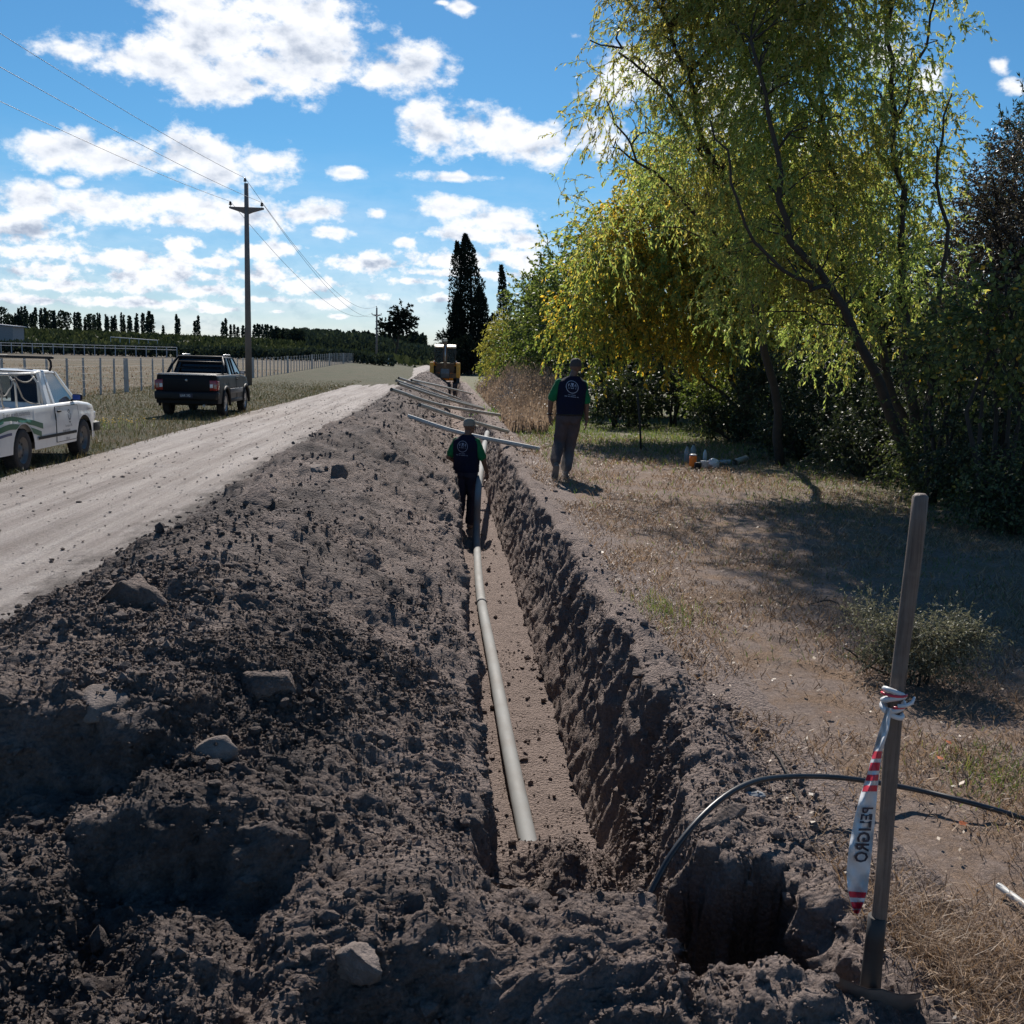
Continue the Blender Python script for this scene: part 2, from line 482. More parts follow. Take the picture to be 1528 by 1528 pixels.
def ground_mat():
    m, n, bs, out = new_mat('dry_ground')
    tc = n.n.new('ShaderNodeTexCoord').outputs['Object']
    sx = n.n.new('ShaderNodeSeparateXYZ'); n.l.new(tc, sx.inputs[0]); X, Y, Z = sx.outputs
    big = n.noise(tc, 0.45, 5, 0.62); med = n.noise(tc, 2.6, 6, 0.68); fine = n.noise(tc, 40, 5, 0.72)
    straw = n.noise(n.scalev(tc, (1, 1, 1)), 95, 3, 0.8, 1.5)
    dirt = n.mix(n.mr(fine, 0.3, 0.7), (0.155, 0.115, 0.094), (0.370, 0.290, 0.245))
    dry = n.mix(n.mr(straw, 0.38, 0.62), (0.115, 0.076, 0.052), (0.385, 0.265, 0.180))
    grn = n.mix(n.mr(fine, 0.3, 0.7), (0.050, 0.080, 0.028), (0.140, 0.175, 0.070))
    c = n.mix(n.mr(med, 0.44, 0.60), dirt, dry)
    c = n.mix(n.mr(n.noise(tc, 1.1, 4, 0.7), 0.60, 0.72, 0, 0.8), c, (0.38, 0.32, 0.285))
    # greener: further along the right side, under the trees, and the left verge
    gz = n.mr(n.math('ADD', n.math('MULTIPLY', n.math('SUBTRACT', big, 0.5), 9), Y), 18.5, 25, 0, 0.85)
    under = n.mr(n.math('ADD', n.math('MULTIPLY', n.math('SUBTRACT', big, 0.5), 6), X), 3.5, 7.0, 0, 0.65)
    rightm = n.mr(X, 1.0, 1.8)
    gm = n.math('MULTIPLY', n.math('MAXIMUM', gz, under), rightm)
    gm = n.math('MULTIPLY', gm, n.mr(med, 0.40, 0.55, 0.25, 1.0))
    c = n.mix(gm, c, grn)
    # left: verge, then the tan field
    verge = n.mix(n.mr(n.noise(tc, 1.4, 6, 0.7), 0.40, 0.62), (0.098, 0.078, 0.046), (0.056, 0.062, 0.027))
    verge = n.mix(n.mr(fine, 0.3, 0.7), n.vec('SCALE', verge, scale=0.7), n.vec('SCALE', verge, scale=1.25))
    verge = n.mix(n.mr(Y, 40, 75), verge, n.mix(n.mr(n.noise(tc, 0.5, 6, 0.7), 0.4, 0.6), (0.075, 0.066, 0.036), (0.050, 0.055, 0.025)))  # distant verge darkened in colour for the shade grass casts on itself
    field = n.mix(n.mr(n.noise(n.scalev(tc, (0.5, 1.6, 1)), 0.12, 6, 0.65), 0.38, 0.64), (0.135, 0.100, 0.064), (0.078, 0.070, 0.038))
    field = n.mix(n.mr(n.noise(tc, 9, 5, 0.7), 0.3, 0.7), n.vec('SCALE', field, scale=0.78), n.vec('SCALE', field, scale=1.2))
    far = n.mr(Y, 95, 140, 0, 0.8)
    field = n.mix(far, field, (0.070, 0.058, 0.042))
    field = n.mix(n.mr(Y, 176, 190), field, n.mix(med, (0.030, 0.034, 0.018), (0.075, 0.078, 0.040)))
    left = n.mix(n.mr(n.math('ADD', X, n.math('MULTIPLY', big, 2.0)), -11.5, -13.5), verge, field)
    c = n.mix(n.mr(X, -2.0, -2.5), c, left)
    n.put(bs.inputs['Base Color'], c); bs.inputs['Roughness'].default_value = 0.95
    bs.inputs['Specular IOR Level'].default_value = 0.2
    n.put(bs.inputs['Normal'], bump(n, n.math('ADD', straw, n.noise(tc, 18, 6, 0.75)), 0.8, 0.03))
    return m


M = {}
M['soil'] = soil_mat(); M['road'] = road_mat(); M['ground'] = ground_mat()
M['clod'] = plain('dry_clod', (0.130, 0.110, 0.100), 0.95, var=0.4, scale=16, bmp=0.02, spec=0.2)
M['clod_pale'] = plain('pale_clod', (0.185, 0.152, 0.134), 0.95, var=0.4, scale=14, bmp=0.02, spec=0.2)
M['concrete'] = plain('pole_concrete', (0.20, 0.165, 0.15), 0.85, var=0.15, scale=1.5, bmp=0.01)
M['post'] = plain('fence_concrete', (0.44, 0.41, 0.385), 0.85, var=0.2, scale=3)
M['wire'] = plain('dark_wire', (0.10, 0.10, 0.11), 0.5, metal=0.5)
M['insul'] = plain('insulator_glaze', (0.03, 0.02, 0.02), 0.2)
M['pvc'] = plain('grey_pipe', (0.25, 0.255, 0.25), 0.8, var=0.12, scale=3, dirt=(0.16, 0.125, 0.10, 0.5))
M['pvc_light'] = plain('pale_pipe', (0.50, 0.50, 0.47), 0.45, var=0.1, scale=3, dirt=(0.2, 0.16, 0.13, 0.35))
M['hose'] = plain('black_hose', (0.018, 0.02, 0.024), 0.38, var=0.2, dirt=(0.12, 0.10, 0.085, 0.35))
M['bark'] = plain('bark', (0.048, 0.039, 0.032), 0.9, var=0.35, scale=9, bmp=0.03)
M['bark_d'] = plain('dark_bark', (0.040, 0.033, 0.028), 0.9, var=0.3, scale=9, bmp=0.02)
M['wood'] = plain('worn_handle', (0.150, 0.110, 0.088), 0.62, var=0.2, scale=14, bmp=0.004)
M['steel'] = plain('worn_steel', (0.20, 0.165, 0.145), 0.7, metal=0.1, var=0.3, scale=9, dirt=(0.20, 0.16, 0.14, 0.9))
M['dark_steel'] = plain('dark_steel', (0.040, 0.036, 0.034), 0.6, metal=0.3, var=0.3, scale=9, dirt=(0.09, 0.075, 0.065, 0.5))
M['rubber'] = plain('tyre_rubber', (0.022, 0.021, 0.022), 0.85, var=0.3, dirt=(0.12, 0.10, 0.085, 0.45))
M['white_paint'] = plain('white_paint', (0.74, 0.73, 0.70), 0.34, var=0.05, scale=2, dirt=(0.36, 0.31, 0.27, 0.35), coat=0.3)
M['black_paint'] = plain('black_paint', (0.005, 0.0055, 0.009), 0.42, var=0.2, scale=2, dirt=(0.014, 0.013, 0.013, 0.4), coat=0.0, spec=0.15)
M['black_plastic'] = plain('black_plastic', (0.012, 0.012, 0.013), 0.6, var=0.2, dirt=(0.04, 0.035, 0.03, 0.3), spec=0.3)
M['dark'] = plain('underbody', (0.012, 0.012, 0.013), 0.8)
M['rim_steel'] = plain('dusty_steel_rim', (0.16, 0.155, 0.15), 0.5, metal=0.4, dirt=(0.14, 0.12, 0.10, 0.5))
M['alloy'] = plain('alloy_rim', (0.48, 0.48, 0.48), 0.35, metal=0.7, dirt=(0.2, 0.17, 0.15, 0.3))
M['red_lens'] = plain('red_lens', (0.28, 0.012, 0.012), 0.18, coat=0.5)
M['clear_lens'] = plain('clear_lens', (0.72, 0.70, 0.68), 0.2, coat=0.5)
M['green_stripe'] = plain('green_print', (0.020, 0.125, 0.060), 0.4, var=0.05)
M['blue_print'] = plain('blue_print', (0.03, 0.045, 0.13), 0.4, var=0.05)
M['grey_print'] = plain('grey_print', (0.10, 0.11, 0.14), 0.4, var=0.05)
M['rope'] = plain('pale_rope', (0.27, 0.25, 0.22), 0.9)
M['blue_cap'] = plain('blue_mirror', (0.02, 0.07, 0.35), 0.3)
M['skin'] = plain('sunburnt_skin', (0.13, 0.070, 0.048), 0.55, var=0.12, scale=12)
M['hair'] = plain('dark_hair', (0.02, 0.016, 0.014), 0.8)
M['navy'] = plain('navy_cloth', (0.008, 0.010, 0.026), 0.92, var=0.2, scale=12, bmp=0.008, spec=0.2)
M['green_cloth'] = plain('green_cloth', (0.012, 0.135, 0.050), 0.9, var=0.15, scale=12, bmp=0.008, spec=0.2)
M['taupe'] = plain('taupe_cloth', (0.078, 0.062, 0.064), 0.95, var=0.15, scale=9, bmp=0.012, spec=0.15)
M['slate'] = plain('slate_cloth', (0.040, 0.036, 0.052), 0.95, var=0.15, scale=9, bmp=0.012, spec=0.15)
M['cap_beige'] = plain('beige_cap', (0.24, 0.215, 0.175), 0.9, var=0.1, scale=14, bmp=0.004)
M['cap_dark'] = plain('dark_cap', (0.05, 0.042, 0.040), 0.9, var=0.1, scale=14)
M['boot'] = plain('dusty_boot', (0.075, 0.062, 0.055), 0.9, var=0.2, dirt=(0.22, 0.18, 0.16, 0.7))
M['sole'] = plain('dusty_sole', (0.20, 0.175, 0.16), 0.95)
M['glove'] = plain('grey_glove', (0.22, 0.22, 0.24), 0.9)
M['print'] = plain('pale_print', (0.30, 0.33, 0.40), 0.7, var=0.08)
M['print_dim'] = plain('dim_print', (0.20, 0.23, 0.30), 0.7, var=0.08)
M['yellow'] = plain('loader_yellow', (0.85, 0.38, 0.045), 0.5, var=0.15, dirt=(0.22, 0.12, 0.06, 0.5))
M['boom_dirty'] = plain('dirty_boom', (0.22, 0.115, 0.055), 0.7, var=0.3)
M['cab_black'] = plain('cab_black', (0.025, 0.026, 0.028), 0.5)
M['cream'] = plain('cab_roof_cream', (0.78, 0.66, 0.48), 0.5)
M['orange'] = plain('orange_plastic', (0.90, 0.20, 0.01), 0.35, var=0.08)
M['white_plastic'] = plain('white_plastic', (0.66, 0.66, 0.66), 0.4, var=0.08)
M['white_rail'] = plain('white_rail', (0.40, 0.42, 0.46), 0.7)
M['shed'] = plain('shed_sheet', (0.24, 0.24, 0.25), 0.7)
M['tape_white'] = plain('tape_white', (0.62, 0.62, 0.62), 0.4, var=0.1, scale=20)
M['tape_red'] = plain('tape_red', (0.60, 0.035, 0.065), 0.4, var=0.1)
M['ink'] = plain('black_ink', (0.03, 0.03, 0.05), 0.6)
M['seat'] = plain('cab_seat', (0.035, 0.045, 0.09), 0.8)


def wood_mat():
    m, n, bs, out = new_mat('weathered_handle')
    tc = n.n.new('ShaderNodeTexCoord').outputs['Object']
    g = n.noise(n.scalev(tc, (140, 140, 5)), 1.0, 6, 0.7); b = n.noise(tc, 9, 5, 0.65)
    c = n.mix(n.mr(g, 0.35, 0.65), (0.085, 0.060, 0.048), (0.185, 0.138, 0.110))
    c = n.mix(n.mr(b, 0.50, 0.72, 0, 0.7), c, (0.20, 0.165, 0.14)); c = n.mix(n.mr(n.noise(tc, 4, 4, 0.7), 0.52, 0.7, 0, 0.6), c, (0.06, 0.045, 0.038))
    n.put(bs.inputs['Base Color'], c); bs.inputs['Roughness'].default_value = 0.62
    n.put(bs.inputs['Normal'], bump(n, g, 0.6, 0.004)); return m


M['wood'] = wood_mat()


def glass_mat(name, tint=(0.10, 0.13, 0.16), alpha=0.45):
    m, n, bs, out = new_mat(name)
    bs.inputs['Base Color'].default_value = (*tint, 1); bs.inputs['Roughness'].default_value = 0.05
    bs.inputs['Specular IOR Level'].default_value = 0.9
    tr = n.n.new('ShaderNodeBsdfTransparent'); tr.inputs[0].default_value = (0.62, 0.68, 0.70, 1)
    mx = n.n.new('ShaderNodeMixShader'); fr = n.n.new('ShaderNodeFresnel'); fr.inputs[0].default_value = 1.5
    n.put(mx.inputs[0], n.math('ADD', n.math('MULTIPLY', fr.outputs[0], 0.9), alpha, clamp=True))
    n.l.new(tr.outputs[0], mx.inputs[1]); n.l.new(bs.outputs[0], mx.inputs[2]); n.l.new(mx.outputs[0], out.inputs[0])
    return m


M['glass'] = glass_mat('window_glass', (0.05, 0.06, 0.07), 0.08)
M['glass_dark'] = glass_mat('tinted_glass', (0.01, 0.012, 0.016), 0.75)
M['clear_plastic'] = glass_mat('clear_plastic', (0.55, 0.57, 0.58), 0.40)
# ------------------------------------------------------------------ terrain
def heap_z(x, y):
    """height of the dug strip (spoil heap, trench, bank, pit) before roughening; arrays of equal shape"""
    near = sst(2.2, 4.6, y)
    cx = -1.18 + 0.16 * n1(y, 0.42, 1) + 0.07 * n1(y, 1.3, 2)
    cz = (0.765 + 0.10 * n1(y, 0.35, 3) + 0.07 * n1(y, 1.0, 4)) * (0.50 + 0.50 * near)
    lx = -2.50 + 0.10 * n1(y, 0.7, 5) + 0.06 * n1(y, 2.3, 6) - 0.35 * (1 - near)
    rx = 0.13 + 0.030 * n1(y, 1.3, 7) + 0.022 * n1(y, 5.3, 27)
    t = np.where(x < cx, (cx - x) / (cx - lx), (x - cx) / (rx + 0.04 - cx))
    t = np.clip(t, 0, 1.3)
    z = cz * (1 - np.clip(t, 0, 1)) * (1 + 0.16 * np.sin(PI * np.clip(t, 0, 1)))
    z = z - 0.10 * cz * np.exp(-(t / 0.16) ** 2)
    z = np.where(x < lx, -0.06 * sst(0, 0.35, lx - x), z)
    # right-hand ground with a crumbly lip
    lip = 1.15 + 0.05 * n1(y, 0.8, 8) + 0.035 * n1(y, 2.6, 9) - 0.25 * sst(4.3, 3.3, y)
    flo = 0.87 - 0.12 * sst(4.6, 3.3, y) + 0.02 * n1(y, 1.2, 10)
    zr = 0.055 * np.exp(-((x - lip - 0.08) / 0.14) ** 2) * (1 + n1(y, 1.1, 11)) - 0.07 * sst(1.62, 1.86, x)
    right = x > 0.5
    z = np.where(right, zr, z)
    # the trench
    fl = -0.94 + 0.025 * n2(x, y, 1.6, 12)
    lo_l = rx + 0.09
    wl = sst(0, 1, (x - rx) / 0.09)
    wr_t = np.clip((x - flo) / (lip - flo), 0, 1)
    wr = 1 - wr_t ** 1.15
    tr = np.minimum(wl, np.where(x > flo, wr, 1.0))
    yend = 2.93 + 0.08 * n1(x * 1.0, 3.0, 13)
    tr = tr * sst(yend, yend + 0.28, y) * (1 - sst(75.0, 76.5, y))
    z = z * (1 - tr) + fl * tr
    # crumbled end of the trench floor, in front of the pipe
    e = np.exp(-((y - 4.45) / 0.42) ** 2) * (x > rx) * (x < flo + .1)
    z = z + e * tr * (0.24 + 0.22 * n2(x, y, 3.2, 14, 3))
    # pit beside the near end of the trench
    xw = x + 0.05 * n1(y, 4.5, 45) + 0.03 * n1(y, 13, 46); px = sst(0.64, 0.72, xw) * (1 - sst(1.08, 1.22, xw))
    y0 = 2.54 - 0.14 * sst(.82, 1.0, x) + 0.05 * n1(x, 4, 44); py = sst(y0, y0 + .1, y) * (1 - sst(3.10 + .10 * n1(x, 9, 47), 3.20 + .10 * n1(x, 9, 47), y))
    pit = px * py
    z = z * (1 - pit) - 1.0 * pit
    # front bank and its steep near faces
    bx = sst(-0.55, -0.1, x) * (1 - sst(1.0, 1.35, x))
    yb = 2.50 - 0.12 * sst(.5, .9, x) + 0.06 * n1(x, 2.0, 15)
    z = z + bx * (0.035 - 0.06 * sst(.4, .9, x)) * np.exp(-((y - 2.70 - 0.04 * n1(x, 2.5, 16)) / 0.17) ** 2) * (1 - pit)
    z = z - bx * 0.22 * sst(yb, yb - 0.26, y)
    # step faces across the near end of the heap
    ya = 3.22 + 0.12 * n1(x, 1.7, 17)
    ma = (1 - sst(-0.95, -0.66, x))
    z = z + ma * 0.10 * np.exp(-((y - ya - 0.1) / 0.25) ** 2) - ma * 0.16 * sst(ya + 0.02, ya - 0.17, y)
    yc = 2.82 + 0.08 * n1(x, 2.4, 18)
    mc = sst(-1.15, -0.9, x) * (1 - sst(-0.5, -0.35, x))
    z = z + mc * 0.07 * np.exp(-((y - yc - 0.06) / 0.16) ** 2) - mc * 0.10 * sst(yc + 0.02, yc - 0.14, y)
    # a clean near edge
    z = z * 1.0 - 0.0
    return z


def build_strip():
    ys = [0.5]
    while ys[-1] < 78.5:
        y = ys[-1]
        if y < 1.7: d = 0.05
        elif y < 2.4: d = 0.0095
        elif y < 4.9: d = 0.0085
        else: d = 0.0052 * y
        ys.append(y + d)
    ys = np.array(ys)
    NC, NF = 400, 1400
    xf = np.linspace(-3.5, 1.9, NF)
    X = np.zeros((len(ys), NC)); Yg = np.repeat(ys[:, None], NC, 1)
    for i, y in enumerate(ys):
        yy = np.full(NF, y)
        z = heap_z(xf, yy)
        w = np.sqrt(np.diff(xf) ** 2 + (0.75 * np.diff(z)) ** 2)
        mid = (xf[1:] + xf[:-1]) / 2
        w = w * np.where(mid < -1.9, 0.7, 1.0) * np.where((mid > 0.0) & (mid < 1.35), 1.25, 1.0)
        cum = np.concatenate([[0], np.cumsum(w)]); cum /= cum[-1]
        X[i] = np.interp(np.linspace(0, 1, NC), cum, xf)
    # blend the column layout along y so that it stays smooth
    K = 24
    Xs = X.copy()
    for k in range(-K, K + 1):
        pass
    pad = np.pad(X, ((K, K), (0, 0)), mode='edge')
    Xs = sum(pad[K + k:K + k + len(ys)] for k in range(-K, K + 1)) / (2 * K + 1)
    Z = heap_z(Xs.ravel(), Yg.ravel()).reshape(Xs.shape)
    P = np.stack([Xs, Yg, Z], 2)
    du = np.gradient(P, axis=1); dv = np.gradient(P, axis=0)
    Nn = np.cross(du, dv); Nn /= np.linalg.norm(Nn, axis=2, keepdims=True) + 1e-9
    p = P.reshape(-1, 3); nn = Nn.reshape(-1, 3)
    x, y, z = p[:, 0], p[:, 1], p[:, 2]
    steep = np.clip(1 - nn[:, 2], 0, 1)
    floor = sst(-0.6, -0.8, z) * sst(0.5, 0.2, steep)
    heap = sst(0.25, 0.0, x) * sst(-2.75, -2.3, x)
    wall = sst(0.35, 0.7, steep) * (x > 0)
    rgt = sst(1.1, 1.4, x)
    amp = 0.55 + 0.45 * heap
    amp = amp * (1 - 0.45 * floor) * (1 - 0.45 * rgt)
    warp0 = p + 0.12 * np.stack([vnoise(p * 5, 3), vnoise(p * 5, 4), vnoise(p * 5, 5)], 1)
    edge = sst(-3.3, -2.6, x) * sst(1.9, 1.6, x)
    amp = amp * (0.25 + 0.75 * edge)
    d = 0.125 * fbm(p * 1.8, 5, 21, .55) * (0.15 + 0.85 * heap)
    w0, v0 = worley(p * 2.1 + 0.25 * np.stack([vnoise(p * 4, 13), vnoise(p * 4, 14), vnoise(p * 4, 15)], 1), 40)
    d += 0.060 * np.clip(0.5 - w0, 0, 1) * (v0 > 0.45) * heap
    d += 0.050 * fbm(p * 4.5, 4, 31, 0.55) * amp + sst(3.6, 3.0, y) * edge * 0.050 * (fbm(warp0 * 7.0, 4, 33, 0.6, True) - .35)
    # lumps of very different sizes, gathered in patches
    patch = 0.35 + 0.65 * sst(-0.35, 0.25, fbm(p * 1.4, 3, 71))
    warp = p + 0.05 * np.stack([vnoise(p * 9, 3), vnoise(p * 9, 4), vnoise(p * 9, 5)], 1)
    w1, v1 = worley(warp * 5.0, 41)
    d += 0.055 * np.clip(0.55 - w1, 0, 1) * (v1 > 0.62) * amp * (0.4 + patch) * (1 - wall)
    w2, v2 = worley(warp * 13.0, 43)
    d += 0.028 * np.clip(0.55 - w2, 0, 1) * (v2 > 0.35) * amp * (0.35 + patch)
    w3, v3 = worley(warp * 32.0, 47)
    d += 0.024 * np.clip(0.6 - w3, 0, 1) * (v3 > 0.3) * amp * (0.30 + 0.95 * patch)
    d += 0.032 * fbm(p * 13, 5, 61, 0.68, True) * amp * (0.55 + 0.45 * patch)
    d += floor * (0.030 * fbm(p * 4.0, 4, 91) + 0.014 * fbm(p * 11, 4, 92, .6))
    # bucket and spade marks down the steep trench side
    q = np.stack([x * 2.0, y * 8.5 + z * 2.2, z * 1.8], 1)
    d += wall * 0.042 * fbm(q, 4, 81, 0.55, True) + wall * 0.03 * fbm(q * 2.7, 3, 82)
    q2 = np.stack([x * 3 + y * 1.0, y * 3.0, z * 3], 1)
    lipm = sst(0.95, 1.05, x) * sst(1.45, 1.25, x)
    d += lipm * 0.075 * fbm(q2 * 1.6, 5, 83, 0.62)
    # runnels down the inner slope of the heap
    slope = heap * sst(0.08, 0.3, steep)
    q3 = np.stack([x * 1.3, y * 5.0 - x * 2.5, z * 1.0], 1)
    d += slope * 0.022 * fbm(q3, 4, 85, 0.6)
    p2 = p + nn * d[:, None]
    side = wall * 0.0
    nr, nc = Xs.shape
    idx = np.arange(nr * nc).reshape(nr, nc)
    F = np.stack([idx[:-1, :-1], idx[:-1, 1:], idx[1:, 1:], idx[1:, :-1]], 2)
    cxm = (Xs[:-1, :-1] + Xs[1:, 1:]) / 2; cym = (Yg[:-1, :-1] + Yg[1:, 1:]) / 2
    is_tr = (cxm > 0.135)
    def sub(mask, name):
        f = F[mask]; u, inv = np.unique(f.ravel(), return_inverse=True)
        return np_mesh(name, p2[u], inv.reshape(-1, 4))
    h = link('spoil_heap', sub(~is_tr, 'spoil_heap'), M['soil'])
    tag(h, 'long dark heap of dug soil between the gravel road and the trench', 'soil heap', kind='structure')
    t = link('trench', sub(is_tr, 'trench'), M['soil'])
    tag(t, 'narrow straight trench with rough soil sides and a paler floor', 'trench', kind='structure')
    return p2, Xs, Yg, nr, nc, nn


STRIP, SX, SY, SNR, SNC, SNN = build_strip()
SG = STRIP.reshape(SNR, SNC, 3)


def strip_z(x, y):
    i = int(np.argmin(np.abs(SY[:, 0] - y)))
    j = int(np.argmin(np.abs(SG[i, :, 0] - x)))
    return float(SG[i, j, 2])


def field_z(x, y):
    x = np.asarray(x, float); y = np.asarray(y, float)
    a = x / np.maximum(y, 1)
    prof = np.interp(a, [-1.5, -0.44, -0.32, -0.17, -0.09, -0.045, -0.03, 0.3, 0.6], [9.5, 9.2, 8.4, 6.8, 4.6, 2.0, 0.0, 0.0, 0.0])
    lo = 1.1 * sst(50, 170, y) * np.clip(prof / 5.0, 0, 1)
    return lo + prof * sst(178, 450, y) * 0.86


def build_ground():
    def lines(segs):
        o = []
        for a, b, n in segs: o.extend(list(np.linspace(a, b, n, endpoint=False)))
        return o
    xs = np.array(lines([(-2600, -600, 10), (-600, -150, 30), (-150, -30, 40), (-30, -5.5, 60), (-5.5, -3.0, 6), (-3.0, 1.6, 6), (1.6, 6, 230), (6, 14, 130), (14, 40, 40), (40, 200, 30), (200, 2600, 12)]) + [2600])
    ylist = [-60, -30, -12, -4, 0.7]
    while ylist[-1] < 78: ylist.append(ylist[-1] + max(0.02, 0.0075 * ylist[-1]))
    ylist[-1] = 78.0
    while ylist[-1] < 5000: ylist.append(ylist[-1] * 1.03)
    ys = np.array(ylist)
    X, Y = np.meshgrid(xs, ys)
    Z = field_z(X, Y)
    right = sst(1.55, 1.9, X)
    left = sst(-5.9, -7.5, X)
    nearm = sst(60, 20, Y)
    p = np.stack([X.ravel(), Y.ravel(), np.zeros(X.size)], 1)
    rough = (0.030 * fbm(p * 1.1, 4, 5) + 0.016 * fbm(p * 6, 4, 6, 0.6) + 0.006 * fbm(p * 24, 2, 7)).reshape(X.shape)
    Z = Z + rough * nearm * (right * sst(40, 12, X) + left * 1.3) + 0.0
    Z = Z - 0.012 * (1 - right) * (1 - left)
    # the right side rises a little towards the hedge
    Z = Z + right * 0.10 * sst(6, 9.5, X) * sst(80, 30, Y)
    idx = np.arange(X.size).reshape(X.shape)
    F = np.stack([idx[:-1, :-1], idx[:-1, 1:], idx[1:, 1:], idx[1:, :-1]], 2)
    cx = (X[:-1, :-1] + X[1:, 1:]) / 2; cy = (Y[:-1, :-1] + Y[1:, 1:]) / 2
    hole = (cx > -3.0) & (cx < 1.6) & (cy > 0.7) & (cy < 78)
    f = F[~hole]; u, inv = np.unique(f.ravel(), return_inverse=True)
    V = np.stack([X.ravel(), Y.ravel(), Z.ravel()], 1)[u]
    g = link('ground', np_mesh('ground', V, inv.reshape(-1, 4)), M['ground'])
    tag(g, 'dry grassy ground and fields around the road', 'ground', kind='structure')
    # road
    xs = np.linspace(-5.85, -2.15, 110)
    yl = [-6.0]
    while yl[-1] < 420: yl.append(yl[-1] + max(0.05, 0.0085 * abs(yl[-1])))
    ys = np.array(yl)
    X, Y = np.meshgrid(xs, ys)
    e = (n2(X, Y, 0.5, 9, 3) * 0.30)
    X2 = X + e * sst(-5.2, -5.85, X)
    p = np.stack([X.ravel(), Y.ravel(), np.zeros(X.size)], 1)
    r = (0.007 * fbm(p * np.array([2, .5, 1]), 4, 15) + 0.006 * fbm(p * np.array([8, 3, 1]), 4, 16, 0.6) + 0.003 * fbm(p * 22, 2, 17)).reshape(X.shape)
    w = n1(Y, 0.05, 20) * 0.15
    for c in (-5.0, -3.55, -4.55, -3.2):
        r -= 0.014 * np.exp(-((X - c - w) / 0.13) ** 2)
    Z = 0.02 + r - 0.05 * sst(-5.62, -5.85, X)
    idx = np.arange(X.size).reshape(X.shape)
    F = np.stack([idx[:-1, :-1], idx[:-1, 1:], idx[1:, 1:], idx[1:, :-1]], 2).reshape(-1, 4)
    rd = link('road', np_mesh('road', np.stack([X2.ravel(), Y.ravel(), Z.ravel()], 1), F), M['road'])
    tag(rd, 'pale dusty gravel road running beside the soil heap', 'road', kind='structure')


build_ground()

# ---- scattered low-poly lumps
def ico():
    bm = bmesh.new(); bmesh.ops.create_icosphere(bm, subdivisions=1, radius=1)
    v = np.array([q.co[:] for q in bm.verts]); bm.verts.index_update()
    f = np.array([[q.index for q in fc.verts] for fc in bm.faces]); bm.free(); return v, f


def lumps(name, P, S, mat, flat=0.8, seed=1):
    r = np.random.default_rng(seed); bv, bf = ico(); N = len(P)
    V = bv[None] * (1 + 0.38 * (r.random((N, len(bv), 1)) - 0.5) * 2)
    V = V * (r.uniform(0.65, 1.25, (N, 1, 3)) * np.array([1, 1, flat]))
    a = r.uniform(0, 6.28, N); c, s = np.cos(a), np.sin(a)
    x = V[..., 0] * c[:, None] - V[..., 1] * s[:, None]; y = V[..., 0] * s[:, None] + V[..., 1] * c[:, None]
    V = np.stack([x, y, V[..., 2]], 2) * S[:, None, None] + P[:, None]
    F = bf[None] + (np.arange(N) * len(bv))[:, None, None]
    return link(name, np_mesh(name, V.reshape(-1, 3), F.reshape(-1, 3), False), mat)


def scatter_clods():
    r = np.random.default_rng(3)
    x, y = STRIP[:, 0], STRIP[:, 1]
    w = np.where((x > -2.62) & (x < 0.1), 1.0, np.where(x >= 1.15, 0.25, 0.45)) * (y > 1.9) * (x < 1.5) * (x > -2.7)
    pn = sst(-0.3, 0.4, fbm(STRIP * 1.4, 3, 71)) ** 2; w = w * (0.30 + pn)
    w /= w.sum()
    N = 13000
    i = r.choice(len(STRIP), N, p=w)
    P = STRIP[i] + r.normal(0, 0.006, (N, 3))
    S = np.exp(r.normal(math.log(0.0072), 0.52, N)) * (1 + 0.06 * P[:, 1])
    S = np.minimum(S, 0.030)
    P[:, 2] += S * 0.25
    o = lumps('soil_crumbs', P, S, M['soil'], 0.85, 5)
    tag(o, 'loose crumbs of soil strewn over the heap and trench edges', 'soil crumbs', kind='stuff')
    # the finest crumbs, near the viewpoint
    w2 = w * (y < 9) * (1 / (1 + (y / 5) ** 2)); w2 /= w2.sum(); N = 95000
    i = r.choice(len(STRIP), N, p=w2); P = STRIP[i] + r.normal(0, 0.005, (N, 3)); S = np.exp(r.normal(math.log(0.0036), 0.45, N)) * (1 + .05 * P[:, 1])
    bv = np.array([(1, 0, 0), (-1, 0, 0), (0, 1, 0), (0, -1, 0), (0, 0, 1), (0, 0, -1)], float); bf = np.array([(0, 2, 4), (2, 1, 4), (1, 3, 4), (3, 0, 4), (2, 0, 5), (1, 2, 5), (3, 1, 5), (0, 3, 5)])
    q = np.linalg.qr(r.normal(0, 1, (N, 3, 3)))[0]
    V = (bv[None] * r.uniform(.6, 1.5, (N, 6, 1))) @ q * S[:, None, None] + P[:, None]; F = bf[None] + (np.arange(N) * 6)[:, None, None]
    o = link('soil_grains', np_mesh('soil_grains', V.reshape(-1, 3), F.reshape(-1, 3), True), M['soil'])
    tag(o, 'fine soil grains covering the near slopes of the heap and bank', 'soil grains', kind='stuff')
    # crumbs that rolled onto the road
    N = 380
    Y = 3.5 * np.exp(r.random(N) * 2.6); X = -2.45 - np.abs(r.normal(0, 0.16, N)) * (1 + 0.4 * r.random(N)) - (r.random(N) < 0.12) * r.random(N) * 2.6
    S = np.exp(r.normal(math.log(0.010), 0.45, N)) * (1 + 0.07 * Y)
    P = np.stack([X, Y, np.full(N, 0.022)], 1)
    o = lumps('road_crumbs', P, np.minimum(S, 0.04), M['soil'], 0.7, 6)
    tag(o, 'scattered soil crumbs and pebbles lying on the gravel road', 'road crumbs', kind='stuff')


scatter_clods()


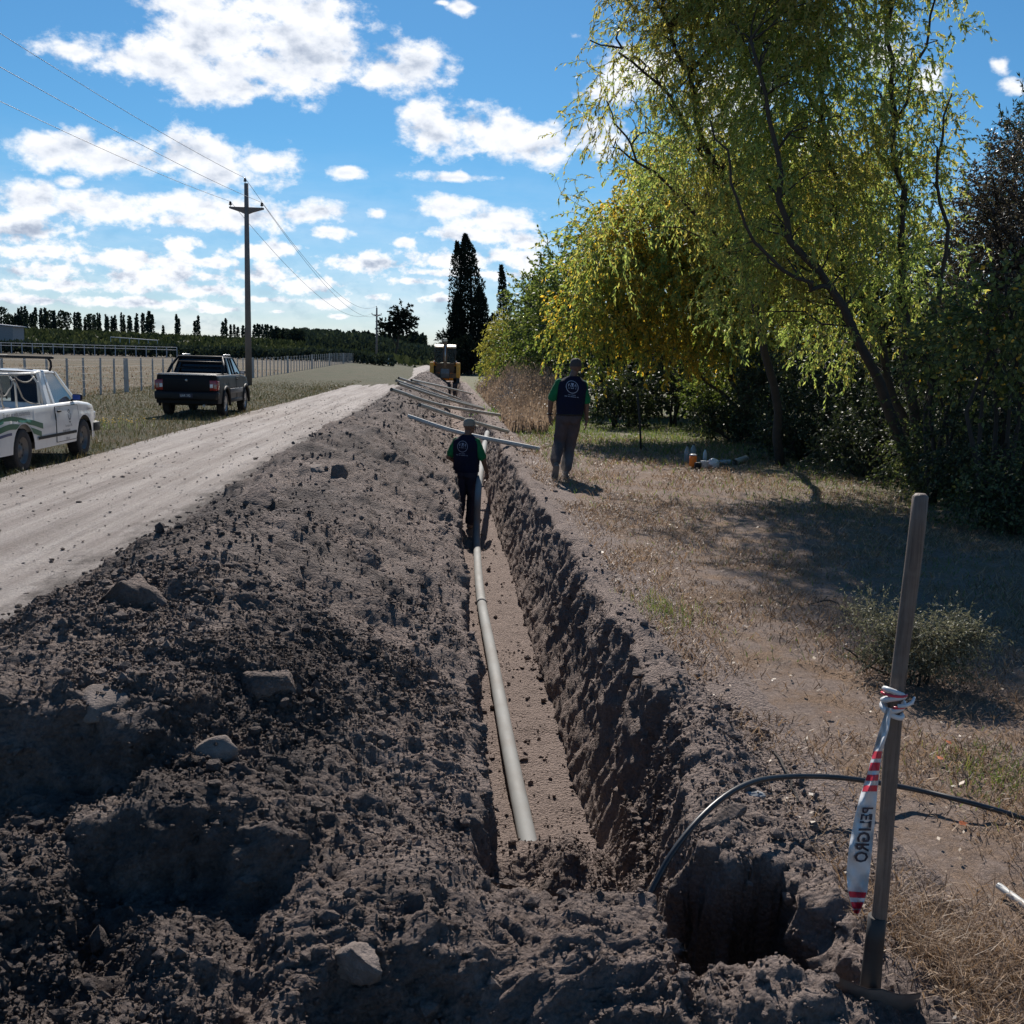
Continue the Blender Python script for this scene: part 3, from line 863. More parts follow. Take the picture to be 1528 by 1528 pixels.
def road_pebbles():
    r = np.random.default_rng(77); N = 1000
    Y = 6.5 * np.exp(r.random(N) * 1.9); X = -2.45 - r.random(N) * 3.3
    S = np.exp(r.normal(math.log(0.0048), 0.45, N)) * (1 + 0.10 * Y)
    tag(lumps('road_pebbles', np.stack([X, Y, np.full(N, 0.022)], 1), np.minimum(S, .022), M['road'], 0.55, 78), 'small pale pebbles lying all over the gravel road', 'pebbles', kind='stuff')


road_pebbles()


def lump(name, loc, size, mat, label, seed, cat='soil clod', group=None, parent=None):
    """one larger angular clod or stone"""
    bm = bmesh.new(); bmesh.ops.create_icosphere(bm, subdivisions=4, radius=1)
    v = np.array([q.co[:] for q in bm.verts])
    rr = np.random.default_rng(seed)
    # cut by random planes for facets, then roughen
    for k in range(8):
        nrm = rr.normal(0, 1, 3); nrm /= np.linalg.norm(nrm); h = rr.uniform(0.38, 0.72)
        dd = v @ nrm - h; v = v - np.clip(dd, 0, 9)[:, None] * nrm * 0.92
    nn = v / np.linalg.norm(v, axis=1, keepdims=True)
    v = v + nn * (0.16 * fbm(v * 2.2 + seed, 5, seed, .6) + 0.06 * fbm(v * 8 + seed, 4, seed, .6, True))[:, None]
    v = v * np.array(size)
    for q, c in zip(bm.verts, v): q.co = c
    me = bpy.data.meshes.new(name); bm.to_mesh(me); bm.free()
    for p in me.polygons: p.use_smooth = True
    o = link(name, me, mat, parent); o.location = loc
    o.rotation_euler = (rr.uniform(-.25, .25), rr.uniform(-.25, .25), rr.uniform(0, 6.28))
    if parent is None: tag(o, label, cat, group)
    return o


def on_strip(u, v):
    """point of the dug strip seen at a photo pixel"""
    d = np.array(ray(u, v)[:]); d /= np.linalg.norm(d)
    e = np.array(EYE[:]); rel = STRIP - e
    t = rel @ d; q = np.linalg.norm(rel - t[:, None] * d, axis=1) / np.maximum(t, .1)
    ok = np.where(q < 0.004)[0]
    i = ok[np.argmin(t[ok])] if len(ok) else int(np.argmin(q))
    return Vector(STRIP[i])


CL = [(532, 1408, (.105, .085, .060), 'clod_pale', 'large pale angular clod lying alone on the near slope of the heap'),
      (402, 1008, (.085, .17, .075), 'clod', 'long slab of soil leaning on the heap slope above the near hollows'),
      (318, 1108, (.11, .07, .045), 'clod_pale', 'flat pale slab on top of the near hollow in the heap'),
      (200, 886, (.19, .17, .17), 'clod', 'big dark boulder of soil on the road side of the heap crest'),
      (332, 862, (.10, .07, .05), 'clod_pale', 'rounded pale clod on the heap just right of the big dark boulder'),
      (596, 1076, (.060, .060, .055), 'clod', 'round dark clod low on the heap slope near the trench edge'),
      (104, 1272, (.075, .050, .045), 'clod', 'oblong clod sitting in the shaded hollow at the left edge'),
      (168, 1040, (.12, .09, .055), 'clod_pale', 'pale wedge of dry soil on the ridge above the left hollow'),
      (372, 742, (.22, .18, .12), 'clod', 'broad dark lump on the heap crest beside the middle of the road'),
      (392, 725, (.14, .16, .11), 'clod', 'lump joined to the far end of the broad crest lump'),
      (470, 690, (.25, .10, .05), 'clod_pale', 'pale slanting slab near the heap crest left of the trench worker'),
      (505, 700, (.13, .11, .12), 'clod', 'dark upright lump just right of the pale slanting slab'),
      (975, 985, (.05, .045, .03), 'clod', 'dark clod lying on the dry grass beside the trench lip'),
      (960, 1000, (.10, .06, .035), 'clod', 'flat clod on the right trench lip below the green weeds'),
      (1075, 1215, (.16, .035, .035), 'clod', 'dark stick-like slab of soil under the black hose'),
      (1210, 1265, (.05, .045, .05), 'clod', 'dark clod at the edge of the pit'),
      (745, 1308, (.10, .045, .04), 'clod', 'dark elongated clod across the trench floor before the pipe end'),
      (830, 1316, (.07, .05, .045), 'clod', 'clod on the right of the trench floor before the pipe end'),
      (700, 848, (.03, .03, .02), 'clod', 'small clod on the trench floor behind the pipe')]
for i, (u, v, s, mt, lb) in enumerate(CL):
    p = on_strip(u, v)
    s = tuple(q * 1.05 for q in s)
    lump('soil_clod', p + Vector((0, 0, -s[2] * 0.34)), s, M['soil'] if mt == 'clod' else M[mt], lb, 100 + i)
for i, (u, v, s) in enumerate([(381, 684, .05), (418, 678, .03), (600, 930, .0)]):
    if s: lump('soil_clod', G(u, v, 0.03), (s * 1.3, s, s * .6), M['clod'], ['dark clod lying by itself in the middle of the gravel road', 'small dark clod on the road just right of the larger one'][i], 140 + i)


# ---- grasses
def blades(name, P, H, Wd, lean, mat, seed=1):
    r = np.random.default_rng(seed); N = len(P)
    a = r.uniform(0, 2 * PI, N); la = r.uniform(0, 2 * PI, N)
    dx = np.stack([np.cos(a), np.sin(a), np.zeros(N)], 1) * Wd[:, None] / 2
    ln = np.stack([np.cos(la), np.sin(la), np.zeros(N)], 1)
    L = lean if hasattr(lean, '__len__') else np.full(N, lean)
    mid = P + ln * (H * np.sin(L) * 0.4)[:, None] + np.array([0, 0, 1]) * (H * np.cos(L * .7) * 0.55)[:, None]
    tip = P + ln * (H * np.sin(L))[:, None] + np.array([0, 0, 1]) * (H * np.cos(L))[:, None]
    V = np.stack([P - dx, P + dx, mid + dx * .7, mid - dx * .7, tip], 1)
    F1 = np.array([[0, 1, 2], [0, 2, 3], [3, 2, 4]])
    F = F1[None] + (np.arange(N) * 5)[:, None, None]
    return link(name, np_mesh(name, V.reshape(-1, 3), F.reshape(-1, 3), False), mat)


M['straw'] = leaf_mat('dry_straw', [(0, (0.10, 0.064, 0.042)), (0.5, (0.25, 0.165, 0.100)), (1, (0.44, 0.32, 0.22))], 0.25, tcol=(1.3, 1.2, 1.0))
M['weed'] = leaf_mat('green_weed', [(0, (0.055, 0.095, 0.032)), (0.6, (0.110, 0.155, 0.055)), (1, (0.20, 0.19, 0.085))], 0.40)
M['lush'] = leaf_mat('lush_grass', [(0, (0.035, 0.10, 0.012)), (0.6, (0.07, 0.17, 0.022)), (1, (0.13, 0.19, 0.04))], 0.4)
M['litter'] = leaf_mat('leaf_litter', [(0, (0.09, 0.06, 0.04)), (0.65, (0.20, 0.14, 0.09)), (0.93, (0.38, 0.29, 0.20)), (1, (0.58, 0.50, 0.42))], 0.1, tcol=(1.3, 1.2, 1.0))
M['verge'] = leaf_mat('verge_grass', [(0, (0.042, 0.058, 0.024)), (0.5, (0.088, 0.096, 0.042)), (1, (0.19, 0.15, 0.085))], 0.18,
                      [(0, (0.09, 0.065, 0.038)), (1, (0.22, 0.16, 0.10))], 0.8, tcol=(1.5, 1.45, .9))


def right_ground_cover():
    r = np.random.default_rng(9)
    N = 100000
    Y = 2.0 * np.exp(r.random(N) * 2.45)
    X = 1.30 + (r.random(N) ** 1.1) * (1.0 + Y * 0.52)
    k = n2(X, Y, 1.3, 33, 4) > -0.12 + 0.4 * (r.random(N) - .5)
    bare = np.exp(-(((X - 1.75) / .35) ** 2 + ((Y - 3.2) / .9) ** 2)) + np.exp(-(((X - 1.95) / .3) ** 2 + ((Y - 5.6) / .8) ** 2))
    k &= bare < r.random(N) * 0.9
    X, Y = X[k], Y[k]; n = len(X)
    H = r.uniform(0.03, 0.085, n) * (1 + 0.05 * Y); W = r.uniform(0.0018, 0.004, n) * (1 + 0.16 * Y)
    P = np.stack([X, Y, np.full(n, 0.006)], 1)
    tag(blades('dry_grass', P, H, W, r.uniform(0.7, 1.52, n), M['straw'], 2), 'flattened dry straw covering the ground right of the trench', 'dry grass', kind='stuff')
    # litter: small pale leaf scraps
    N = 2300
    Y = 2.2 * np.exp(r.random(N) * 2.2); X = 1.3 + r.random(N) * (1.0 + Y * 0.5)
    S = np.exp(r.normal(math.log(.0052), .4, N)) * (1 + 0.07 * Y)
    a = r.uniform(0, 6.28, N); P = np.stack([X, Y, np.full(N, 0.018) + r.random(N) * .02], 1)
    e1 = np.stack([np.cos(a), np.sin(a), r.uniform(-.5, .5, N)], 1) * S[:, None] * 1.5; e2 = np.stack([-np.sin(a), np.cos(a), r.uniform(-.5, .5, N)], 1) * S[:, None] * .8
    V = np.stack([P - e1, P - e2, P + e1, P + e2], 1)
    F = np.array([[0, 1, 2, 3]])[None] + (np.arange(N) * 4)[:, None, None]
    tag(link('leaf_litter', np_mesh('leaf_litter', V.reshape(-1, 3), F.reshape(-1, 4), False), M['litter']), 'small pale fallen leaves scattered on the dry ground', 'fallen leaves', kind='stuff')
    # green growth further back
    N = 52000
    Y = 5.5 + 33 * r.random(N) ** 1.3; X = 1.7 + r.random(N) * (2 + Y * 0.33)
    a1 = 1.4 * np.exp(-(((X - 5.4) / 2.8) ** 2 + ((Y - 23.5) / 4.2) ** 2)) + .55 * np.exp(-(((X - 3.9) / 1.2) ** 2 + ((Y - 8.0) / 1.3) ** 2)) + .4 * np.exp(-(((X - 5.2) / 1.5) ** 2 + ((Y - 11.5) / 2.2) ** 2)) + .9 * np.exp(-(((X - 2.9) / 1.2) ** 2 + ((Y - 27) / 4.0) ** 2)) + 0.10 + 0.5 * sst(4.5, 8, X)
    k = (r.random(N) < a1) & (n2(X, Y, .9, 35, 3) > -.35); X, Y = X[k], Y[k]; n = len(X)
    P = np.stack([X, Y, np.zeros(n)], 1)
    tag(blades('green_grass', P, r.uniform(.05, .16, n) * (.42 + .58 * sst(8, 18, Y)), r.uniform(.010, .022, n) * (.35 + .65 * sst(8, 18, Y)), r.uniform(.3, 1.2, n), M['weed'], 3), 'low green grass growing towards the trees', 'grass', kind='stuff')
    N = 5000
    c = G(795, 618); Y = c.y + r.normal(0, 1.9, N); X = c.x + 0.15 + r.normal(0, .62, N) + (Y - c.y) * .02
    P = np.stack([X, Y, np.zeros(N)], 1)
    tag(blades('bright_grass', P, r.uniform(.06, .20, N), r.uniform(.015, .03, N), r.uniform(.1, .8, N), M['lush'], 4), 'patch of bright green grass behind the walking man', 'grass', kind='stuff')
    # weedy patch by the lip
    N = 380
    c = G(985, 915); X = c.x + r.normal(0, .12, N) + .02; Y = c.y + r.normal(0, .24, N)
    P = np.stack([X, Y, np.zeros(N)], 1)
    o = blades('weed_patch', P, r.uniform(.03, .11, N), r.uniform(.003, .006, N), r.uniform(.1, .8, N), M['weed'], 5)
    tag(o, 'small patch of fine green weeds near the trench lip', 'weeds', kind='stuff')
    N = 900
    c = G(1505, 1165); X = c.x + r.normal(0, .15, N); Y = c.y + r.normal(0, .22, N)
    P = np.stack([X, Y, np.zeros(N)], 1)
    tag(blades('weed_patch', P, r.uniform(.02, .07, N), r.uniform(.003, .005, N), r.uniform(.2, 1.1, N), M['weed'], 6), 'thin green weeds at the right edge beside the black hose', 'weeds', kind='stuff')
    # coarse straw tuft, bottom right
    N = 2600
    c = G(1450, 1440); X = np.maximum(c.x + r.normal(0, .16, N), 1.36 + .1 * r.random(N)); Y = c.y + r.normal(0, .20, N)
    P = np.stack([X, Y, np.full(N, .01)], 1)
    tag(blades('straw_tuft', P, r.uniform(.06, .17, N), r.uniform(.002, .0038, N), r.uniform(.8, 1.45, N), M['straw'], 7), 'matted golden straw at the lower right corner beside the shovel', 'dry grass', kind='stuff')


right_ground_cover()


def left_ground_cover():
    r = np.random.default_rng(19)
    N = 48000
    Y = 9 * np.exp(r.random(N) * 2.15); X = -5.55 - (r.random(N) ** 1.2) * np.minimum(9, Y * .40)
    k = n2(X, Y, .8, 45, 3) > -.45 + .5 * (r.random(N) - .5)
    k &= ~((X > -5.7) & (r.random(N) < .6))
    X, Y = X[k], Y[k]; n = len(X)
    P = np.stack([X, Y, np.zeros(n)], 1)
    H = r.uniform(.04, .15, n) * (1 + .5 * np.clip(n2(X, Y, .6, 46, 2), -1, 1)); W = r.uniform(.0045, .008, n) * (.5 + Y * .06)
    tag(blades('verge_grass', P, H, W, r.uniform(.1, 1.2, n), M['verge'], 8), 'rough mixed grass on the verge left of the road', 'grass', kind='stuff')
    N = 14000
    Y = 14 * np.exp(r.random(N) * 1.9); X = -13.6 - r.random(N) * Y * .55
    P = np.stack([X, Y, np.asarray(field_z(X, Y))], 1)
    tag(blades('field_grass', P, r.uniform(.05, .22, N), r.uniform(.008, .014, N) * (.5 + Y * .05), r.uniform(.2, 1.2, N), M['straw'], 9), 'thin dry tufts across the fenced field', 'dry grass', kind='stuff')
    # yellow flowers near the white pickup
    c = G(160, 640); N = 90
    P = np.stack([c.x + r.normal(0, .35, N), c.y + r.normal(0, .8, N), np.zeros(N)], 1)
    st = blades('yellow_flowers', P, r.uniform(.12, .25, N), np.full(N, .008), r.uniform(0, .3, N), M['weed'], 10)
    tag(st, 'clump of yellow wild flowers on the verge ahead of the white pickup', 'flowers', kind='stuff')
    P2 = P + np.array([0, 0, .19]); S = np.full(N, .016)
    m = plain('flower_yellow', (0.75, 0.45, 0.02), 0.7)
    o = lumps('blossom', P2, S, m, .6, 11); o.parent = st; o['kind'] = 'stuff'


left_ground_cover()
# ------------------------------------------------------------------ vegetation
def leaves(name, P, D, L, W, mat, parent=None, seed=1, droop=0.0):
    """one small diamond leaf per point; D (n,3) pointing directions"""
    r = np.random.default_rng(seed); N = len(P)
    D = D + r.normal(0, 0.38, (N, 3)); D[:, 2] -= droop
    D /= np.linalg.norm(D, axis=1, keepdims=True) + 1e-9
    q = r.normal(0, 1, (N, 3)); S = np.cross(D, q); S /= np.linalg.norm(S, axis=1, keepdims=True) + 1e-9
    L = np.asarray(L) * r.uniform(.7, 1.3, N); W = np.asarray(W) * r.uniform(.7, 1.3, N)
    a = P; b = P + D * (L * .45)[:, None] + S * (W / 2)[:, None]; c = P + D * L[:, None]; d = P + D * (L * .45)[:, None] - S * (W / 2)[:, None]
    V = np.stack([a, b, c, d], 1).reshape(-1, 3); F = np.arange(4 * N).reshape(N, 4)
    o = link(name, np_mesh(name, V, F, False), mat, parent)
    return o


def ribbons(name, paths, w0, w1, mat, parent=None, seed=1):
    """paths (n,k,3): thin crossed strips for twigs"""
    r = np.random.default_rng(seed); n, k, _ = paths.shape
    T = np.gradient(paths, axis=1); T /= np.linalg.norm(T, axis=2, keepdims=True) + 1e-9
    q = r.normal(0, 1, (n, 1, 3)); S = np.cross(T, np.broadcast_to(q, T.shape)); S /= np.linalg.norm(S, axis=2, keepdims=True) + 1e-9
    w = np.linspace(w0, w1, k)[None, :, None] / 2
    B = np.cross(T, S)
    V = np.stack([paths + S * w, paths - S * w * .5 + B * w * .87, paths - S * w * .5 - B * w * .87], 2)   # (n,k,3,3)
    idx = np.arange(n * k * 3).reshape(n, k, 3)
    F = []
    for j in range(3):
        jj = (j + 1) % 3
        F.append(np.stack([idx[:, :-1, j], idx[:, :-1, jj], idx[:, 1:, jj], idx[:, 1:, j]], 2).reshape(-1, 4))
    return link(name, np_mesh(name, V.reshape(-1, 3), np.concatenate(F), True), mat, parent)


def in_ell(ells, N, r, shell=0.5):
    vol = np.array([e[3] * e[4] * e[5] * (e[6] if len(e) > 6 else 1) for e in ells]); vol /= vol.sum()
    i = r.choice(len(ells), N, p=vol); E = np.array([e[:6] for e in ells])[i]
    d = r.normal(0, 1, (N, 3)); d /= np.linalg.norm(d, axis=1, keepdims=True)
    rad = r.random(N) ** shell
    return E[:, :3] + d * rad[:, None] * E[:, 3:6], d


def strands(S, D, length, k, r, grav=1.0, curl=0.5):
    n = len(S); P = np.zeros((n, k, 3)); P[:, 0] = S
    d = D.copy(); step = length / (k - 1)
    ph = r.uniform(0, 6.28, n)
    for i in range(1, k):
        d = d * 0.82; d[:, 2] -= grav * 0.30
        d += r.normal(0, curl * 0.35, (n, 3))
        u = d / (np.linalg.norm(d, axis=1, keepdims=True) + 1e-9)
        P[:, i] = P[:, i - 1] + u * step[:, None]
    return P


def limb_paths(stems, targets, k, r, bend=0.25):
    """curving limbs from the nearest stem point up to the targets"""
    pts = np.concatenate([np.array([p[:] for p in s]) for s in stems])
    out = []
    for t in targets:
        d = np.linalg.norm(pts - t, axis=1) + np.maximum(0, pts[:, 2] - t[2] + .2) * 2.0
        s = pts[np.argmin(d)]
        m = s * .5 + t * .5 + r.normal(0, bend * .4, 3) + np.array([0, 0, bend])
        tt = np.linspace(0, 1, k)[:, None]
        p = (1 - tt) ** 2 * s + 2 * tt * (1 - tt) * m + tt ** 2 * t
        p[1:-1] += r.normal(0, .035, (k - 2, 3))
        out.append(p)
    return np.array(out)


def smooth_path(pts, n=14, wob=0.03, seed=1):
    """Catmull-Rom through points with slight wobble"""
    pts = [Vector(p) for p in pts]; P = [pts[0] * 2 - pts[1]] + pts + [pts[-1] * 2 - pts[-2]]
    out = []; rr = random.Random(seed)
    m = len(pts) - 1
    for i in range(n + 1):
        t = i / n * m; k = min(int(t), m - 1); f = t - k
        a, b, c, d = P[k], P[k + 1], P[k + 2], P[k + 3]
        q = 0.5 * ((2 * b) + (c - a) * f + (2 * a - 5 * b + 4 * c - d) * f * f + (3 * b - a - 3 * c + d) * f ** 3)
        if 0 < i < n and wob: q += Vector((rr.gauss(0, wob), rr.gauss(0, wob), rr.gauss(0, wob * .5)))
        out.append(q)
    return out


def E_(u, v, y, rx, rz, ry, w=1.0):
    c = AT(u, v, y); return (c.x, c.y, c.z, rx, ry, rz, w)


LM = {}
LM['willow'] = leaf_mat('willow_leaf', [(0, (0.145, 0.205, 0.085)), (0.5, (0.285, 0.365, 0.150)), (1, (0.46, 0.52, 0.26))], 0.56,
                        [(0, (0.19, 0.19, 0.07)), (1, (0.42, 0.36, 0.14))], 0.45)
LM['maple'] = leaf_mat('autumn_leaf', [(0, (0.115, 0.165, 0.058)), (0.5, (0.235, 0.30, 0.10)), (1, (0.42, 0.41, 0.14))], 0.56,
                       [(0, (0.20, 0.175, 0.05)), (0.7, (0.40, 0.31, 0.07)), (1, (0.65, 0.40, 0.07))], 0.55)
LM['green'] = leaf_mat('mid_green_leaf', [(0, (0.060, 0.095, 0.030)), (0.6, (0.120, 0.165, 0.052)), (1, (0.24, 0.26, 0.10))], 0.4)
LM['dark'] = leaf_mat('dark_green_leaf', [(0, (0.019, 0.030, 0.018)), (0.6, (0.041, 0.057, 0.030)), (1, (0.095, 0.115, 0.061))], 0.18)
LM['purple'] = leaf_mat('purple_leaf', [(0, (0.030, 0.026, 0.030)), (0.7, (0.070, 0.058, 0.062)), (1, (0.15, 0.13, 0.12))], 0.25)
LM['broad'] = leaf_mat('broad_leaf', [(0, (0.053, 0.075, 0.030)), (0.7, (0.128, 0.158, 0.060)), (0.94, (0.300, 0.300, 0.105)), (1, (0.800, 0.405, 0.045))], 0.35)
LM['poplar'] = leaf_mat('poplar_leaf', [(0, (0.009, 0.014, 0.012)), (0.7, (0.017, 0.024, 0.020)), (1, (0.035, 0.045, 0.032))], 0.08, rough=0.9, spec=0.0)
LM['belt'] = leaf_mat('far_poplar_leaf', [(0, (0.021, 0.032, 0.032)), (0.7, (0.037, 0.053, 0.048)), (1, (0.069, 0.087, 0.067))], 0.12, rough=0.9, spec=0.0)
LM['yellow'] = leaf_mat('yellow_green_leaf', [(0, (0.180, 0.180, 0.045)), (0.6, (0.330, 0.315, 0.083)), (1, (0.510, 0.465, 0.150))], 0.4)
LM['scrub'] = leaf_mat('scrub_leaf', [(0, (0.017, 0.026, 0.018)), (0.6, (0.041, 0.054, 0.033)), (1, (0.091, 0.101, 0.062))], 0.15, rough=0.9, spec=0.0)
LM['greyweed'] = leaf_mat('grey_weed_leaf', [(0, (0.09, 0.10, 0.065)), (0.6, (0.18, 0.185, 0.13)), (1, (0.30, 0.28, 0.20))], 0.35, tcol=(1.3, 1.25, 1.0))
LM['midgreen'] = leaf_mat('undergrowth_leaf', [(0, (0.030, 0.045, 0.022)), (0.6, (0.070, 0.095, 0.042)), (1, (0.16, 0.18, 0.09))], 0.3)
LM['dryweed'] = leaf_mat('dry_weed_stem', [(0, (0.13, 0.100, 0.080)), (0.6, (0.26, 0.210, 0.165)), (1, (0.40, 0.33, 0.26))], 0.35, tcol=(1.3, 1.15, 1.0))


def trunk_tubes(stems, name, mat, parent, n=9):
    mb = MB()
    for pts, r0, r1 in stems:
        k = len(pts)
        mb.tube(pts, [r0 + (r1 - r0) * (i / (k - 1)) ** 0.8 for i in range(k)], n)
    return mb.build(name, mat, parent)


def add_tree(name, base, label, cat, stems, ells, nstr, nleaf, L, W, mat, bark, slen=(.5, 1.1), k=8, grav=1.0, curl=.5, shell=.5, limbs=90, seed=1, group=None, twig=0.006, twig_frac=1.0, droop=0.3):
    r = np.random.default_rng(seed); b = Vector(base)
    t = empty(name, b, label, cat, group)
    st = [([Vector(p) - b for p in s[0]], s[1], s[2]) for s in stems]
    trunk_tubes(st, 'trunk', bark, t)
    el = [(e[0] - b.x, e[1] - b.y, e[2] - b.z) + tuple(e[3:]) for e in ells]
    S, d = in_ell(el, nstr, r, shell)
    S = S[S[:, 2] > 0.1]; d = d[:len(S)]
    nstr = len(S)
    D = d * 0.9 + r.normal(0, .4, (nstr, 3)); D[:, 2] += 0.25
    ln = r.uniform(slen[0], slen[1], nstr)
    P = strands(S, D, ln, k, r, grav, curl)
    P[:, :, 2] = np.maximum(P[:, :, 2], 0.08)
    # leaves along the strands
    m = nleaf // nstr
    tt = r.uniform(0, k - 1.001, (nstr, m)); i0 = tt.astype(int); f = (tt - i0)[..., None]
    ar = np.arange(nstr)[:, None]
    Q = P[ar, i0] * (1 - f) + P[ar, i0 + 1] * f
    T = P[ar, i0 + 1] - P[ar, i0]; T /= np.linalg.norm(T, axis=2, keepdims=True) + 1e-9
    Q = Q.reshape(-1, 3); T = T.reshape(-1, 3) * .7
    leaves('crown', Q, T, np.full(len(Q), L), np.full(len(Q), W), mat, t, seed, droop)['kind'] = 'stuff'
    if twig:
        kk = int(nstr * twig_frac)
        o = ribbons('twigs', P[:kk], twig, twig * .4, bark, t, seed); o['kind'] = 'stuff'
    if limbs:
        tg = S[r.choice(nstr, limbs, replace=False)]
        LP = limb_paths([s[0] for s in st], tg, 7, r)
        o = ribbons('limbs', LP, twig * 3.5 + .008, twig * 1.2, bark, t, seed + 1); o['kind'] = 'stuff'
    return t


def P2(lst):
    return [AT(u, v, y) for (u, v, y) in lst]


# --- the curly willow with several leaning stems
wb = G(1357, 722)
wst = [(smooth_path([wb] + P2([(1345, 660, 14.4), (1318, 590, 14.2), (1282, 510, 14.0), (1240, 430, 13.9), (1185, 365, 13.8), (1165, 280, 13.8), (1150, 170, 13.9), (1120, 60, 14.0)]), 22, .03, 1), .10, .022),
       (smooth_path([wb + Vector((.05, .05, 0))] + P2([(1368, 640, 14.6), (1356, 540, 14.6), (1348, 420, 14.6), (1345, 300, 14.6), (1338, 180, 14.6), (1328, 60, 14.6), (1335, -60, 14.6)]), 22, .03, 2), .095, .02),
       (smooth_path([wb + Vector((.08, -.02, 0))] + P2([(1380, 620, 14.3), (1392, 500, 14.2), (1410, 380, 14.1), (1398, 260, 14.1), (1420, 140, 14.2)]), 18, .035, 3), .06, .014),
       (smooth_path([wb + Vector((-.04, .03, 0))] + P2([(1352, 650, 14.8), (1322, 560, 15.0), (1300, 470, 15.1), (1262, 400, 15.2), (1248, 300, 15.3), (1230, 180, 15.4), (1215, 50, 15.4), (1225, -60, 15.4)]), 20, .035, 4), .085, .02),
       (smooth_path(P2([(1240, 430, 13.9), (1200, 420, 13.6), (1130, 360, 13.3), (1085, 260, 13.2), (1060, 180, 13.2)]), 14, .04, 5), .035, .012),
       (smooth_path(P2([(1338, 180, 14.6), (1372, 90, 14.5), (1392, 10, 14.5), (1385, -60, 14.5)]), 10, .035, 6), .025, .012),
       (smooth_path(P2([(1230, 180, 15.4), (1170, 90, 15.6), (1100, 20, 15.8), (1000, -40, 16)]), 12, .04, 7), .03, .012)]
wel = [E_(1235, 150, 14.90, 1.3, 1.5, 1.5, .8), E_(1150, 110, 14.90, .95, 1.3, 1.2), E_(1190, 0, 14.90, 1.5, .9, 1.4), E_(1190, 330, 14.70, 1.25, 1.2, 1.3, 1.0),
       E_(1345, 260, 14.90, .75, 1.5, 1.1, .7), E_(1370, 60, 14.90, .65, 1.1, .9, .45), E_(1250, 480, 14.90, 1.0, .8, 1.1, .6), E_(1390, 440, 14.50, .55, .8, .8, .8),
       E_(1410, 220, 14.50, .3, .9, .5, .5), E_(1130, 420, 14.70, .8, .9, .9, .7), E_(1240, -90, 14.90, 1.4, .8, 1.3), E_(1260, -230, 14.70, 1.9, 1.1, 1.6, 1.0), E_(1400, -150, 14.70, 1.0, 1.2, 1.1, .9), E_(1110, -160, 15.10, 1.2, .9, 1.2, .5), E_(1300, 400, 14.80, .8, .9, .9, .8)]
add_tree('curly_willow', wb, 'tall curly willow with several leaning stems and hanging olive leaves on the right', 'willow', wst, wel, 5600, 172000, .076, .021, LM['willow'], M['bark'],
         (.25, .62), 8, .75, .75, .42, 260, 11, None, .007)
# --- thin curly outer boughs against the sky, left of the crown: a willow further back
wb2 = Vector((5.9, 17.2, 0))
ws2 = [(smooth_path([wb2] + P2([(1150, 560, 17.0), (1110, 400, 16.7), (1070, 260, 16.4), (1025, 130, 16.2), (985, 20, 16), (960, -80, 16)]), 20, .05, 8), .085, .018),
       (smooth_path(P2([(1110, 400, 16.7), (1020, 300, 16.1), (945, 220, 15.8), (905, 150, 15.6)]), 12, .05, 9), .035, .010),
       (smooth_path(P2([(1070, 260, 16.4), (1000, 150, 16.0), (930, 80, 15.8), (880, 60, 15.6)]), 12, .05, 10), .032, .010)]
we2 = [E_(960, 120, 16.0, .85, 1.15, .95, .30), E_(900, 150, 15.6, .42, .85, .7, .20), E_(1040, 60, 16.2, .9, 1.0, 1.0, 1.0), E_(1050, 240, 16.4, 1.0, 1.1, 1.2, .9), E_(900, 330, 15.8, .6, .9, .7, .30), E_(1100, -20, 16.2, 1.3, .7, 1.1, .9), E_(985, 0, 16, .8, .7, .8, .5),
       E_(1010, -130, 16, 1.3, .9, 1.2, 1.1), E_(1120, -230, 16, 1.6, 1.0, 1.4, 1.1)]
add_tree('curly_willow', wb2, 'second curly willow behind, its wispy boughs against the sky left of the tall one', 'willow', ws2, we2, 3600, 98000, .078, .021, LM['willow'], M['bark'],
         (.35, .9), 8, .85, .8, .45, 180, 12, None, .009)
# --- the yellowing tree over the walking man
tb = G(1118, 648)
ts = [(smooth_path([tb] + P2([(1112, 590, 24.6), (1122, 520, 24.6), (1128, 430, 24.6), (1110, 330, 24.6), (1080, 240, 24.5)]), 16, .04, 13), .24, .04),
      (smooth_path(P2([(1112, 600, 24.6), (1080, 530, 24.3), (1040, 460, 24), (980, 400, 23.6)]), 12, .04, 14), .13, .03),
      (smooth_path(P2([(1118, 600, 24.8), (1160, 520, 25), (1190, 440, 25), (1210, 350, 25)]), 12, .04, 15), .14, .03),
      (smooth_path(P2([(1110, 612, 24.5), (1060, 575, 24.2), (1025, 550, 23.8), (950, 520, 23.4)]), 10, .04, 16), .05, .02)]
te = [E_(1040, 330, 24.2, 2.0, 2.0, 2.4), E_(930, 400, 23.2, 1.25, 1.55, 1.7), E_(1140, 420, 24.8, 1.9, 1.9, 2.2), E_(1010, 450, 23.2, 1.9, 1.2, 2.0), E_(870, 460, 22.8, .75, 1.0, 1.2),
      E_(850, 500, 22.6, .5, .5, .7), E_(905, 490, 22.2, .9, .6, 1.0), E_(1090, 500, 23.5, 1.2, .7, 1.3, .8), E_(965, 340, 23.6, 1.2, 1.3, 1.6), E_(1000, 530, 22.6, 1.1, .35, 1.2, .8), E_(885, 548, 22.3, .35, .55, .6, 1.2), E_(1180, 270, 25, 1.5, 1.6, 1.8)]
add_tree('yellowing_tree', tb, 'broad tree with green and golden leaves hanging low behind the walking man', 'tree', ts, te, 4400, 135000, .098, .043, LM['maple'], M['bark_d'],
         (.4, .95), 7, .8, .5, .5, 150, 13, None, .010)


